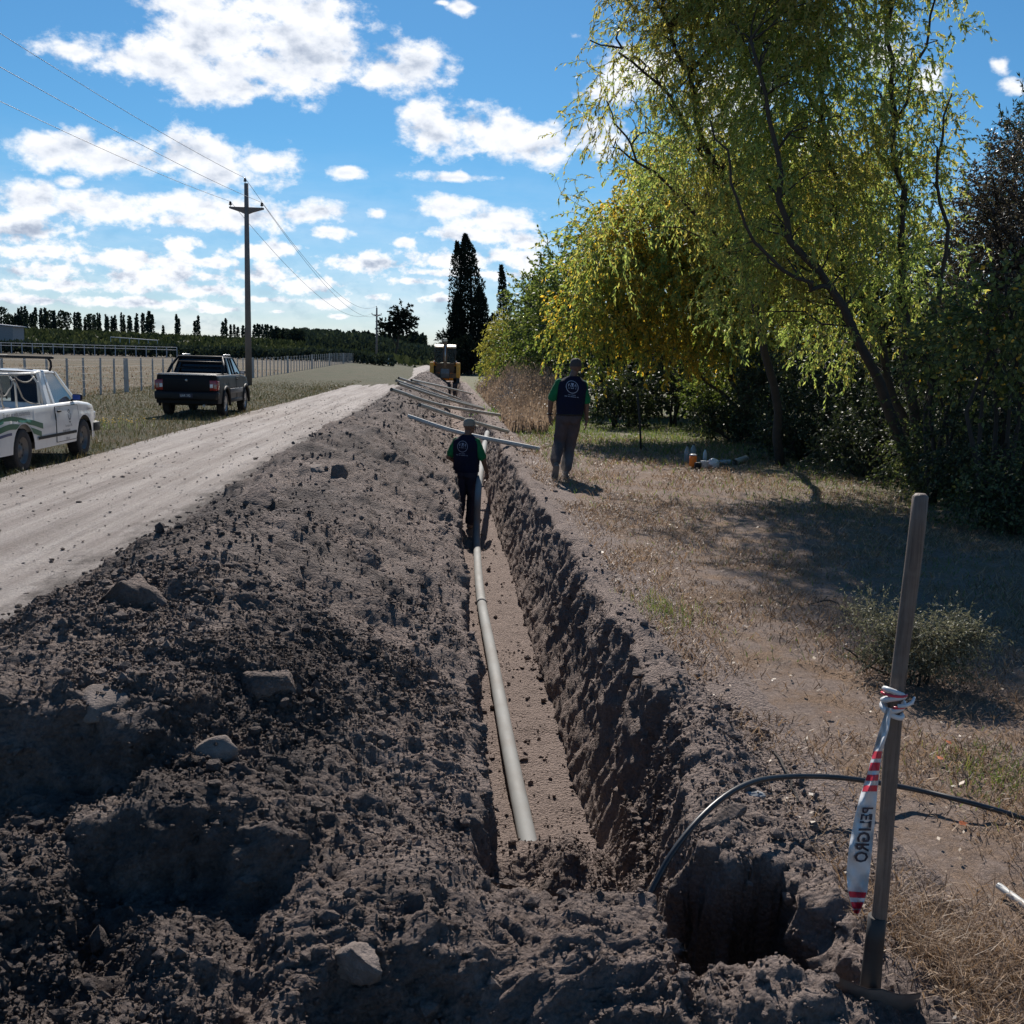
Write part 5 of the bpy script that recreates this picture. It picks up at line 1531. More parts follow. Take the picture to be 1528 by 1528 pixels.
def face(p, hc, yaw):
    """head prims: skull, jaw, nose, ears; yaw turns the face"""
    m = Matrix.Rotation(yaw, 3, 'Z'); hc = Vector(hc)
    q = lambda v: hc + m @ Vector(v)
    p += [('e', q((0, -.008, .012)), (.077, .096, .105), (0, 0, yaw)), ('e', q((0, .030, -.050)), (.056, .062, .066), (0, 0, yaw)), ('c', q((0, .088, .0)), q((0, .108, -.028)), .010, .014),
          ('e', q((.080, -.006, -.012)), (.010, .020, .031), (0, 0, yaw)), ('e', q((-.080, -.006, -.012)), (.010, .020, .031), (0, 0, yaw)), ('c', q((-.02, .088, -.058)), q((.02, .088, -.058)), .009, .009),
          ('c', q((-.045, .080, .028)), q((.045, .080, .028)), .011, .011), ('e', q((0, .078, -.098)), (.024, .020, .018), (0, 0, yaw))]


def eyes(parent, hc, yaw):
    m = Matrix.Rotation(yaw, 3, 'Z')
    for s in (-1, 1):
        mb = MB(); mb.lathe([(.0005, -.011), (.008, -.008), (.0115, 0), (.008, .008), (.0005, .011)], 12, tuple(Vector(hc) + m @ Vector((s * .032, .083, .005))), 'Y')
        mb.build('eye', M['white_plastic'], parent)


def cap(parent, hc, yaw, mat, brim_tilt=-.1):
    m = Matrix.Rotation(yaw, 3, 'Z'); hc = Vector(hc); rows = []
    for i in range(9):
        t = PI / 2 * i / 8
        rows.append([hc + m @ Vector(((.086 * math.cos(a)) * math.sin(PI / 2 - t) ** .75 if i < 8 else 0, (.104 * math.sin(a)) * math.sin(PI / 2 - t) ** .75 - .008 if i < 8 else -.008, .030 + .092 * math.sin(t))) for a in [2 * PI * k / 24 for k in range(25)]])
    rows.insert(0, [hc + m @ Vector((.087 * math.cos(a), .105 * math.sin(a) - .008, .0)) for a in [2 * PI * k / 24 for k in range(25)]])
    c = MB().grid(rows).build('cap', mat, parent)
    rows = []
    for j in range(5):
        e = j / 4
        rows.append([hc + m @ Vector((.078 * math.sin(b) * (1 + .02 * j), .088 * math.cos(b) + .075 * e * math.cos(b) ** .5 + .002, .022 - .020 * e - .018 * abs(math.sin(b)) ** 2)) for b in np.linspace(-1.15, 1.15, 13)])
    b = MB().grid(rows); low = [[Vector(p) - Vector((0, 0, .004)) for p in r] for r in rows]; b.grid(low)
    b.build('brim', mat, c)
    return c


def person_right():
    base = G(842, 713)
    t = empty('person', base, 'man walking away on the dry grass in dark vest, green sleeves and taupe trousers', 'person', None, 0.0)
    hc = (.115, .03, 1.635)
    body = [('c', (.06, 0, 1.44), (.10, .01, 1.56), .058, .055), ('c', (.045, 0, .98), (.06, 0, 1.36), .115, .12), ('c', (-.07, 0, 1.37), (.19, 0, 1.36), .05, .05)]
    face(body, hc, 0.10)
    # arms hang slightly away from the trunk
    body += [('c', (-.130, 0, 1.36), (-.235, .0, 1.13), .044, .044), ('c', (-.235, .0, 1.13), (-.240, .05, .93), .043, .029),
             ('c', (.230, 0, 1.35), (.285, -.01, 1.11), .044, .044), ('c', (.285, -.01, 1.11), (.305, .035, .88), .043, .029)]
    hand(body, (-.240, .055, .915), (.10, .10, -1), (1, .2, 0), 1, .45)
    hand(body, (.305, .04, .865), (0, .12, -1), (-1, .2, 0), -1, .40)
    b = blob('body', body, .0065, M['skin'], t, 4)
    eyes(t, hc, .10)
    cap(t, hc, .10, M['cap_dark'])
    # trousers
    tr = [('e', (.04, .0, .90), (.165, .125, .12)), ('e', (.04, 0, .95), (.160, .118, .05)), ('c', (-.035, 0, .90), (-.085, .08, .52), .112, .084), ('c', (-.085, .08, .52), (-.150, -.135, .28), .082, .076),
          ('c', (.115, 0, .90), (.080, .09, .50), .112, .084), ('c', (.080, .09, .50), (.040, .13, .15), .080, .078), ('e', (-.02, -.05, .88), (.09, .08, .10)), ('e', (.10, -.05, .88), (.09, .08, .10))]
    blob('trousers', tr, .010, M['taupe'], t, 5, .013, 13, 3)
    v, bvh = vest([(.945, .045, 0, .188, .140), (1.05, .05, 0, .198, .145), (1.18, .06, 0, .208, .142), (1.32, .065, 0, .218, .134), (1.41, .07, 0, .200, .112), (1.455, .08, .01, .140, .085), (1.495, .09, .01, .078, .066)], M['navy'], t, 5)
    back_print(v, bvh, .055, 1.34, .092, False, .10)
    MB().tube([(.045 + .186 * math.cos(a), .139 * math.sin(a), .940) for a in [2 * PI * k / 28 for k in range(29)]], .017, 6, False).build('belt', M['black_plastic'], t)
    blob('shirt', [('c', (-.120, 0, 1.385), (-.212, 0, 1.18), .064, .066), ('c', (.225, 0, 1.38), (.278, -.005, 1.15), .064, .068), ('c', (-.08, 0, 1.37), (.20, 0, 1.37), .062, .062)], .010, M['green_cloth'], t, 3, .008, 16, 6)
    MB().tube([(-.2405 + .036 * math.cos(a), .052 + .036 * math.sin(a), .935) for a in [2 * PI * k / 16 for k in range(17)]], .012, 6, False).build('watch', M['black_plastic'], t)
    boot('boot', (-.155, -.16, .20), .08, -.95, t)
    boot('boot', (.040, .14, .098), -.05, 0, t)


def person_trench():
    base = G(694, 789, -.93)
    t = empty('person', base, 'man standing in the trench in dark vest and beige cap, holding the pipe', 'person', None, R(-24))
    hc = (.03, .03, 1.615)
    body = [('c', (.01, 0, 1.42), (.02, .01, 1.54), .058, .055), ('c', (0, 0, .98), (0, 0, 1.34), .115, .12), ('c', (-.13, 0, 1.34), (.13, 0, 1.34), .05, .05)]
    face(body, hc, R(-22))
    body += [('c', (-.175, 0, 1.34), (-.285, -.03, 1.12), .044, .044), ('c', (-.285, -.03, 1.12), (-.20, .16, 1.00), .043, .030),
             ('c', (.175, 0, 1.34), (.270, .02, 1.11), .044, .044), ('c', (.270, .02, 1.11), (.290, .14, .90), .043, .030)]
    hand(body, (-.195, .165, .995), (.6, .6, -.35), (0, -.5, -.8), 1, .5)
    hand(body, (.290, .145, .885), (0, .35, -1), (-1, .1, 0), -1, .75)
    blob('body', body, .0065, M['skin'], t, 4)
    eyes(t, hc, R(-22))
    cap(t, hc, R(-22), M['cap_beige'])
    tr = [('e', (0, 0, .90), (.165, .125, .12)), ('e', (0, 0, .93), (.160, .120, .05)), ('c', (-.075, 0, .90), (-.10, .03, .50), .112, .086), ('c', (-.10, .03, .50), (-.115, -.02, .14), .082, .078),
          ('c', (.075, 0, .90), (.095, .06, .50), .112, .086), ('c', (.095, .06, .50), (.085, .0, .14), .082, .078), ('e', (-.06, -.05, .88), (.09, .08, .10)), ('e', (.06, -.05, .88), (.09, .08, .10))]
    blob('trousers', tr, .010, M['slate'], t, 5, .013, 13, 13)
    v, bvh = vest([(.90, 0, 0, .188, .142), (1.03, 0, 0, .198, .145), (1.17, 0, 0, .206, .142), (1.30, 0, 0, .215, .134), (1.39, 0, 0, .198, .112), (1.435, 0, .01, .140, .085), (1.475, 0, .01, .078, .066)], M['navy'], t, 15)
    back_print(v, bvh, -.015, 1.30, .088, True, .03)
    blob('shirt', [('c', (-.165, 0, 1.365), (-.252, -.02, 1.17), .063, .065), ('c', (.165, 0, 1.365), (.252, .01, 1.15), .063, .067), ('c', (-.16, 0, 1.35), (.16, 0, 1.35), .062, .062)], .010, M['green_cloth'], t, 3, .008, 16, 16)
    boot('boot', (-.115, -.02, .092), .12, 0, t)
    boot('boot', (.085, 0, .092), -.12, 0, t)


person_right(); person_trench()
# ------------------------------------------------------------------ vehicles
def text_mesh(s, size, bold=0.0):
    cu = bpy.data.curves.new('t', 'FONT'); cu.body = s; cu.size = size; cu.resolution_u = 2; cu.offset = bold
    o = bpy.data.objects.new('t', cu); COL.objects.link(o)
    dg = bpy.context.evaluated_depsgraph_get(); dg.update()
    me = bpy.data.meshes.new_from_object(o.evaluated_get(dg)); v = [tuple(p.co) for p in me.vertices]; f = [tuple(p.vertices) for p in me.polygons]
    bpy.data.objects.remove(o); bpy.data.meshes.remove(me); bpy.data.curves.remove(cu)
    return v, f


def wheel(parent, x, y, r, w, rimmat, side, spokes=0):
    o = MB(); h = w / 2
    o.lathe([(r * .62, -h * .92), (r * .80, -h), (r * .93, -h * .96), (r * .985, -h * .80), (r, -h * .5), (r, h * .5), (r * .985, h * .80), (r * .93, h * .96), (r * .80, h), (r * .62, h * .92)], 36, (0, 0, 0), 'X')
    for k in range(36):
        a = 2 * PI * k / 36
        for s in (-1, 1): o.box((s * h * .62, (r + .001) * math.cos(a + s * .04), (r + .001) * math.sin(a + s * .04)), (h * .5, .022, .012), Matrix.Rotation(a - PI / 2, 3, 'X'))
    wh = o.build('wheel', M['rubber'], parent); wh.location = (x, y, r)
    m = MB(); s = side
    m.lathe([(r * .64, s * h * .90), (r * .60, s * h * .80), (r * .57, s * h * .45), (r * .50, s * h * .28), (r * .20, s * h * .42), (r * .16, s * h * .62), (.001, s * h * .66)], 30, (0, 0, 0), 'X')
    if spokes:
        for k in range(spokes):
            a = 2 * PI * k / spokes
            m.box((s * h * .62, r * .36 * math.cos(a), r * .36 * math.sin(a)), (h * .25, r * .46, r * .14), Matrix.Rotation(a, 3, 'X'))
    m.build('rim', rimmat, wh)
    if not spokes:
        d = MB()
        for k in range(8):
            a = 2 * PI * k / 8
            d.lathe([(.001, s * h * .36), (.018, s * h * .37)], 8, (s * .002, r * .37 * math.cos(a), r * .37 * math.sin(a)), 'X')
        d.build('rim_hole', M['dark'], wh)['kind'] = 'stuff'
    return wh


def pickup(P, t):
    W, yr, yf, wb, r, ar = P['W'], P['yr'], P['yf'], P['wb'], P['r'], P['ar']
    sill = P['sill']
    def top(y): return float(np.interp(y, P['topy'], P['topz']))
    def hw(y, z):
        e0 = max(0, (yr + .35 - y) / .35); e1 = max(0, (y - (yf - .6)) / .6)
        s = (z - P['zc']) / .5
        b = 1 - .030 * s * s - (.012 if z > P['crease'] else 0)
        return W * b * (1 - .045 * e0 ** 2.5) * (1 - .13 * e1 ** 2.2)
    def bot(y):
        z = sill
        for yc in (0, wb):
            d = ar * ar - (y - yc) ** 2
            if d > 0: z = max(z, r + math.sqrt(d) * P.get('arz', 1))
        return min(z, top(y) - .12)
    ys = sorted(set([round(v, 4) for v in list(np.arange(yr, yf, .06)) + [yf] + [yc + ar * math.sin(a) for yc in (0, wb) for a in np.linspace(-PI / 2, PI / 2, 17)] if yr <= v <= yf]))
    b0, b1 = P['bed']
    seq = [(y, 0) for y in ys]
    if b1 > b0:
        seq = [(y, 1 if b0 < y < b1 else 0) for y in ys if abs(y - b0) > .01 and abs(y - b1) > .01] + [(b0, 0), (b0 + .004, 1), (b1 - .004, 1), (b1, 0)]
        seq.sort()
    rings = []
    for y, bed in seq:
        zb, zt = bot(y), top(y); half = []
        zs = np.linspace(zb, zt - .035, 9)
        for z in zs: half.append((hw(y, z), z))
        x1 = hw(y, zt)
        half.append((x1 - .008, zt - .012)); half.append((x1 - .030, zt))
        if bed: half += [(x1 - .075, zt), (x1 - .078, P['bedz']), (x1 * .5, P['bedz'])]
        else:
            c = P['crown']; half += [(x1 * .84, zt + c * .5), (x1 * .55, zt + c * .85), (x1 * .28, zt + c)]
        ring = [(x, y, z) for x, z in half] + [(-x, y, z) for x, z in half[::-1]]
        rings.append(ring)
    mb = MB(); mb.grid(rings)
    n = len(rings[0]); k = len(rings)
    mb.f.append(tuple(range(n))); mb.sm.append(False); mb.f.append(tuple((k - 1) * n + i for i in range(n))[::-1]); mb.sm.append(False)
    body = mb.build('body', P['paint'], t)
    # dark underside and wheel wells
    u = MB(); u.box((0, (yr + yf) / 2, sill + .03), (W * 1.55, (yf - yr) * .93, .10))
    for yc in (0, wb):
        u.box((0, yc, r + .14), (W * 1.30, ar * 1.7, ar * .9))
    u.tube([(-W * .8, 0, r), (W * .8, 0, r)], .045, 8); u.tube([(-W * .8, wb, r), (W * .8, wb, r)], .035, 8)
    u.build('underbody', M['dark'], t)
    for s in (-1, 1):
        for yc in (0, wb): wheel(t, s * (W - P['ww'] / 2 - .012), yc, r, P['ww'], P['rim'], s, P['spokes'])
    # cab
    zb, zr = P['belt'], P['roof']; xb, xr = hw(1.5, zb) - .035, P['roofw']
    ya, yb_ = P['cab']            # belt rear, belt front (windscreen foot)
    ra, rb = P['rf']              # roof rear, roof front
    rows = []
    for y in np.linspace(ra - .03, rb + .02, 9):
        e = abs((y - (ra + rb) / 2) / ((rb - ra) / 2 + .03)); dz = -.022 * e ** 3
        rows.append([(xr * q, y, zr + dz + .018 * (1 - q * q) - (.030 if abs(q) == 1 else 0)) for q in (-1, -.97, -.85, -.5, 0, .5, .85, .97, 1)])
    rf = MB().grid(rows); rf.grid([[(p[0] * .985, p[1], p[2] - .03) for p in r_] for r_ in rows]); rf.build('roof', P['paint'], t)
    gl = []
    def pillar(a, b, wy, wx):
        a = Vector(a); b = Vector(b); vs = []
        for p in (a, b):
            for dx, dy in ((-wx, -wy), (wx, -wy), (wx, wy), (-wx, wy)): vs.append(p + Vector((dx / 2, dy / 2, 0)))
        pil.add(vs, [(3, 2, 1, 0), (4, 5, 6, 7), (0, 1, 5, 4), (1, 2, 6, 5), (2, 3, 7, 6), (3, 0, 4, 7)])
    for s in (-1, 1):
        pil = MB()
        xt = s * (xr - .02); xbl = s * xb
        pillar((s * (xb - .02), yb_ - .03, zb - .02), (xt, rb, zr - .025), .055, .04)           # A
        for f0, f1, wd in P['bpil']:                                                      # B and C
            pillar((xbl - s * .012, ya + f0, zb - .02), (xt, ra + f1, zr - .025), wd, .045)
        pillar((xt, ra, zr - .02), (xt, ra - .001, zr - .03), .04, .04)
        # roof rail
        pil.add([(xt - .022 * s, ra, zr - .05), (xt + .01 * s, ra, zr - .05), (xt + .01 * s, rb, zr - .05), (xt - .022 * s, rb, zr - .05), (xt - .022 * s, ra, zr - .01), (xt + .01 * s, ra, zr - .01), (xt + .01 * s, rb, zr - .01), (xt - .022 * s, rb, zr - .01)],
                [(3, 2, 1, 0), (4, 5, 6, 7), (0, 1, 5, 4), (1, 2, 6, 5), (2, 3, 7, 6), (3, 0, 4, 7)])
        pil.build('pillars', P['paint'], t)
    for s in (-1, 1):
        for k, (f0, f1, g0, g1) in enumerate(P['sidewin']):
            x0, x1 = s * (xb - .016), s * (xr - .016)
            MB().add([(x0, f0, zb), (x0, f1, zb), (x1, g1, zr - .04), (x1, g0, zr - .04)], [(0, 1, 2, 3)]).build('side_window', P['glass'], t)
    MB().add([(-xb + .03, yb_ - .02, zb), (xb - .03, yb_ - .02, zb), (xr - .03, rb, zr - .03), (-xr + .03, rb, zr - .03)], [(0, 1, 2, 3)]).build('windscreen', P['glass'], t)
    MB().add([(-xb + .03, ya + .02, zb - .02), (xb - .03, ya + .02, zb - .02), (xr - .03, ra + .015, zr - .03), (-xr + .03, ra + .015, zr - .03)], [(0, 1, 2, 3)]).build('rear_window', P['glass'], t)
    for s in (-1, 1):
        MB().box((s * .34, ya + .55, zb - .12), (.48, .5, .16), bev=.03).box((s * .34, ya + .32, zb + .12), (.46, .14, .52), bev=.04).box((s * .34, ya + .30, zb + .42), (.24, .09, .16), bev=.03).build('seat', M['seat'], t)
    MB().box((0, (ya + yb_) / 2 + .1, zb - .22), (xb * 1.7, (yb_ - ya) * .8, .05)).box((0, yb_ - .22, zb - .06), (xb * 1.8, .3, .14), bev=.03).build('dashboard', M['dark'], t)
    MB().tube([(-.34 + .17 * math.cos(a), yb_ - .45 - .05 * math.sin(a), zb + .02 + .15 * math.sin(a)) for a in [2 * PI * q / 20 for q in range(21)]], .013, 6, False).build('steering_wheel', M['black_plastic'], t)
    # doors
    y0, y1 = P['door']
    for s in (-1, 1):
        zs = np.linspace(sill + .045, zb - .045, 8); yy = np.linspace(y0, y1, 8)
        rows = [[(s * (hw(y, z) + .007), y, max(z, bot(y) + .03)) for y in yy] for z in zs]
        d = MB().grid(rows).build('door', P['paint'], t)
        edge = [rows[0][i] for i in range(8)] + [rows[j][-1] for j in range(8)] + [rows[-1][i] for i in range(7, -1, -1)] + [rows[j][0] for j in range(7, -1, -1)]
        MB().tube([(p[0] - s * .004, p[1], p[2]) for p in edge], .0065, 5, False).build('door_seam', M['dark'], d)
        MB().box((s * (hw(y0 + .12, zb - .13) + .018), y0 + .13, zb - .115), (.022, .13, .028), bev=.006).build('handle', M['black_plastic'], d)
        mr = MB().box((s * (xb + .075), yb_ - .24, zb + .070), (.15, .09, .105), bev=.028).tube([(s * (xb - .02), yb_ - .22, zb + .02), (s * (xb + .05), yb_ - .23, zb + .05)], .018, 6).build('mirror', P['mirror'], t)
        MB().box((s * (xb + .075), yb_ - .287, zb + .070), (.115, .004, .075)).build('mirror_glass', P['mirglass'], mr)
    return hw, bot, top


def side_decal(hw, s, verts, faces, mat, name, parent, off=.011):
    """verts are (y, z) pairs laid on the body side"""
    MB().add([(s * (hw(y, z) + off), y, z) for y, z in verts], faces).build(name, mat, parent)


def white_pickup():
    t = empty('parked_pickup', (-6.56, 14.25, 0), 'white single cab pickup with a green wave stripe parked at the left edge', 'pickup', None, 0)
    P = dict(W=.80, yr=-.90, yf=3.12, wb=2.36, r=.295, ar=.365, sill=.27, zc=.50, crease=.70, topy=[-.9, 1.0, 2.2, 2.7, 2.98, 3.12], topz=[.875, .88, .885, .84, .79, .72], bed=(-.85, .98), bedz=.52, crown=.03,
             belt=.885, roof=1.37, roofw=.60, cab=(1.00, 2.28), rf=(1.13, 1.74), bpil=[(.06, .03, .13), (.26, .14, .07)], sidewin=[(1.30, 2.10, 1.33, 1.70)], glass=M['glass'], paint=M['white_paint'], ww=.185, rim=M['rim_steel'], spokes=0,
             door=(1.17, 2.10), mirror=M['black_plastic'], mirglass=M['blue_cap'])
    hw, bot, top = pickup(P, t)
    s = 1
    # green wave stripes on the bed side
    def band(y0, y1, f0, f1, mat, name):
        yy = np.linspace(y0, y1, 26); vs = []; fs = []
        for y in yy:
            a, b = f0(y), f1(y); a = max(a, bot(y) + .02); b = max(b, a + .001); vs += [(y, a), (y, (a + b) / 2), (y, b)]
        for i in range(25):
            q = 3 * i; fs += [(q, q + 3, q + 4, q + 1), (q + 1, q + 4, q + 5, q + 2)]
        for sd in (1, -1): side_decal(hw, sd, vs, fs, mat, name, t, .006)
    wv = lambda y: .050 * math.sin((y + .85) * 3.6) + (-.34 * max(0, y - .28) ** 1.5)
    band(-.84, .66, lambda y: .655 + wv(y) + .012, lambda y: .735 + wv(y) * .9, M['green_stripe'], 'green_stripe')
    band(-.84, .60, lambda y: .555 + wv(y) * 1.05, lambda y: .630 + wv(y) * 1.05, M['green_stripe'], 'green_stripe')
    band(-.84, -.40, lambda y: .500 + wv(y) * .6, lambda y: .535 + wv(y) * .6, M['blue_print'], 'blue_stripe')
    # lettering
    def letter(txt, y0, z0, size, mat, name, squeeze=1.0, parent=t):
        v, f = text_mesh(txt, size)
        side_decal(hw, 1, [(y0 + p[0] * squeeze, z0 + p[1]) for p in v], f, mat, name, parent, .010)
    letter('El agua es vida, cuidemosla', -.62, .775, .088, M['grey_print'], 'side_lettering', .92)
    letter('El agua es vida', 2.50, .735, .060, M['grey_print'], 'fender_lettering', .95)
    letter('Concesion 700', 1.50, .520, .055, M['grey_print'], 'door_lettering', .85)
    letter('de agua potable', 1.40, .455, .055, M['grey_print'], 'door_lettering', .85)
    letter('Oficial', 1.52, .325, .060, M['grey_print'], 'door_lettering')
    # crest on the door
    vs = []; fs = []; n = 24
    for k in range(n):
        a = 2 * PI * k / n
        for q in (1, .72): vs.append((1.70 + .062 * q * math.cos(a), .700 + .085 * q * math.sin(a)))
    for k in range(n): b = 2 * k; c = 2 * ((k + 1) % n); fs.append((b, c, c + 1, b + 1))
    b = len(vs); vs += [(1.675, .745), (1.725, .745), (1.70, .66)]; fs.append((b, b + 1, b + 2))
    b = len(vs); vs += [(1.66, .60), (1.74, .60), (1.70, .565)]; fs.append((b, b + 1, b + 2))
    side_decal(hw, 1, vs, fs, M['grey_print'], 'crest', t, .010)
    for sd in (1, -1):
        vs = [(.62 + 1.62 * i / 12, z) for i in range(13) for z in (.405, .450)]; vs = [(y, z) for y, z in vs if y < 2.0 or True]
        vs = [(y, z) for i in range(13) for y in [.46 + 1.50 * i / 12] for z in (.405, .448)]
        side_decal(hw, sd, vs, [(2 * i, 2 * i + 2, 2 * i + 3, 2 * i + 1) for i in range(12)], M['black_plastic'], 'rub_strip', t, .016)
        vs = [(y, z) for i in range(16) for y in [-.84 + 3.8 * i / 15] for z in (.748, .756)]
        MB().box((sd * .765, -.885, .66), (.075, .06, .22), bev=.012).build('tail_lamp', M['red_lens'], t)
        MB().box((sd * .60, 3.05, .62), (.26, .10, .13), bev=.02).build('headlight', M['clear_lens'], t)
    MB().box((0, -.93, .40), (1.52, .12, .15), bev=.03).build('rear_bumper', M['black_plastic'], t)
    MB().box((0, 3.13, .44), (1.50, .14, .16), bev=.035).box((.76, 2.98, .44), (.06, .3, .15), bev=.02).box((-.76, 2.98, .44), (.06, .3, .15), bev=.02).build('front_bumper', M['black_plastic'], t)
    MB().box((0, 3.05, .63), (.9, .07, .12)).build('grille', M['black_plastic'], t)
    # cargo frame in the bed
    fr = MB()
    for y in (-.62, .05, .82):
        h = 1.33
        fr.tube([(-.70, y, .88), (-.69, y + .0, 1.20), (-.60, y, h), (.60, y, h), (.69, y, 1.20), (.70, y, .88)], .016, 8)
    for x in (-.62, .62): fr.tube([(x, -.66, 1.33), (x, .88, 1.33), (x, 1.02, 1.36)], .015, 8)
    fr.tube([(.69, .82, 1.22), (.70, .93, .90)], .018, 8)
    fr.build('cargo_frame', M['pvc_light'], t)
    rp = MB()
    rp.tube(smooth_path([(.69, -.60, 1.18), (.70, -.35, 1.05), (.69, -.1, 1.16), (.68, .05, 1.26), (.70, .25, 1.02), (.71, .45, .93), (.71, .75, .905)], 24, .004, 1), .011, 6)
    rp.tube(smooth_path([(.67, .08, 1.30), (.69, .28, 1.23), (.69, .5, 1.225), (.67, .75, 1.29)], 14, .003, 2), .010, 6)
    rp.tube(smooth_path([(.69, -.45, 1.28), (.70, -.42, 1.1), (.70, -.38, .92), (.68, -.30, .90)], 12, .006, 3), .013, 6)
    rp.build('rope', M['rope'], t)
    MB().tube([(.2, -.2, .60), (-.3, .5, 1.15)], .07, 10).box((.2, .3, .70), (.5, .6, .3), bev=.05).build('tool_load', M['seat'], t)
    rk = MB()
    rk.box((0, 1.50, 1.56), (1.34, .075, .04), bev=.008)
    for sx in (-1, 1): rk.tube([(sx * .60, 1.50, 1.545), (sx * .63, 1.50, 1.50), (sx * .635, 1.50, 1.43), (sx * .61, 1.50, 1.36)], .018, 8)
    rk.tube([(.0, 1.0, 1.58), (.0, 1.5, 1.58)], .012, 6)
    rk.build('roof_rack', M['black_plastic'], t)


def black_pickup():
    t = empty('parked_pickup', (-6.82, 28.30, 0), 'black extended cab pickup seen from behind on the verge before the power pole', 'pickup', None, 0)
    P = dict(W=.835, yr=-.93, yf=3.47, wb=2.72, r=.335, ar=.425, sill=.36, zc=.62, crease=.86, topy=[-.93, .7, 2.4, 2.9, 3.3, 3.47], topz=[1.11, 1.11, 1.09, 1.04, .96, .86], bed=(9, -9), bedz=.6, crown=.02,
             belt=1.09, roof=1.60, roofw=.63, cab=(.62, 2.50), rf=(.86, 1.95), bpil=[(.10, .06, .15), (.62, .42, .08), (.98, .70, .06)], sidewin=[(.82, 1.22, .98, 1.26), (1.30, 1.58, 1.33, 1.54), (1.66, 2.36, 1.60, 1.92)], glass=M['glass_dark'], paint=M['black_paint'], ww=.205, rim=M['alloy'], spokes=6,
             door=(1.42, 2.42), mirror=M['black_plastic'], mirglass=M['clear_lens'])
    hw, bot, top = pickup(P, t)
    y = -.935
    MB().box((0, y - .012, .86), (1.30, .04, .46), bev=.014).build('tailgate', M['black_paint'], t)
    MB().box((0, y - .034, .995), (1.10, .012, .012)).build('tailgate_crease', M['black_plastic'], t)
    MB().box((0, -.915, 1.118), (1.56, .075, .022), bev=.008).build('tailgate_gleam', M['alloy'], t)  # pale strip standing in for the light gleaming along the top edge
    MB().box((0, -.13, 1.135), (1.50, 1.50, .02), bev=.008).build('bed_cover', M['black_plastic'], t)
    MB().lathe([(.001, -.014), (.030, -.012), (.034, 0)], 20, (0, y - .034, .975), 'Y').build('emblem', M['alloy'], t)
    for s in (-1, 1):
        l = MB().box((s * .700, y - .016, .845), (.185, .05, .275), bev=.012).box((s * .795, y + .05, .845), (.07, .16, .24), bev=.012).build('tail_lamp', M['red_lens'], t)
        MB().box((s * .655, y - .044, .830), (.080, .012, .095), bev=.004).build('reversing_lens', M['clear_lens'], l)
        MB().box((s * .755, y - .040, .820), (.075, .012, .11), bev=.004).build('indicator_lens', M['orange_lens'], l)
        for yc in (0, 2.72):
            fl = MB()
            pts = [(s * (.835 + .004), yc + .455 * math.cos(a), .335 + .455 * math.sin(a)) for a in np.linspace(-.15, PI + .15, 20)]
            fl.tube(pts, .040, 6); fl.build('wheel_flare', M['black_plastic'], t)
        MB().box((s * .82, 1.36, .40), (.06, 1.7, .11), bev=.02).build('side_step', M['black_plastic'], t)
        MB().box((s * .845, 1.36, .66), (.02, 1.75, .14), bev=.008).build('side_moulding', M['grey_plastic'], t)
        MB().tube([(s * .56, .92, 1.60), (s * .57, 1.0, 1.655), (s * .57, 1.8, 1.655), (s * .56, 1.9, 1.60)], .016, 6).build('roof_rail', M['alloy'], t)
        MB().box((s * .60, 3.36, .80), (.28, .16, .16), bev=.03).build('headlight', M['clear_lens'], t)
    MB().box((0, -.99, .565), (1.62, .20, .21), bev=.045).box((.76, -.86, .58), (.13, .34, .2), bev=.03).box((-.76, -.86, .58), (.13, .34, .2), bev=.03).build('rear_bumper', M['black_plastic'], t)
    MB().box((0, 3.50, .55), (1.60, .22, .26), bev=.05).build('front_bumper', M['black_plastic'], t)
    rb = MB()
    rb.tube([(-.74, -.05, 1.10), (-.69, .38, 1.40), (-.60, .66, 1.585), (.60, .66, 1.585), (.69, .38, 1.40), (.74, -.05, 1.10)], .040, 8)
    rb.tube([(-.62, .62, 1.45), (.62, .62, 1.45)], .02, 6); rb.tube([(-.66, .60, 1.27), (.66, .60, 1.27)], .018, 6)
    rb.build('roll_bar', M['black_plastic'], t)
    pl = MB().box((0.02, -1.098, .575), (.34, .010, .115), bev=.003).build('number_plate', M['ink'], t)
    v, f = text_mesh('UAR 392', .088)
    MB().add([(-.135 + p[0] * .82, -1.1045, .545 + p[1]) for p in v], f).build('plate_lettering', M['clear_lens'], pl)
    ex = MB().tube([(.45, -.75, .33), (.45, -1.0, .31)], .032, 10).build('exhaust', M['alloy'], t)


M['orange_lens'] = plain('amber_lens', (0.42, 0.25, 0.20), 0.25, coat=0.4)
M['grey_plastic'] = plain('grey_moulding', (0.07, 0.07, 0.075), 0.5)
white_pickup(); black_pickup()


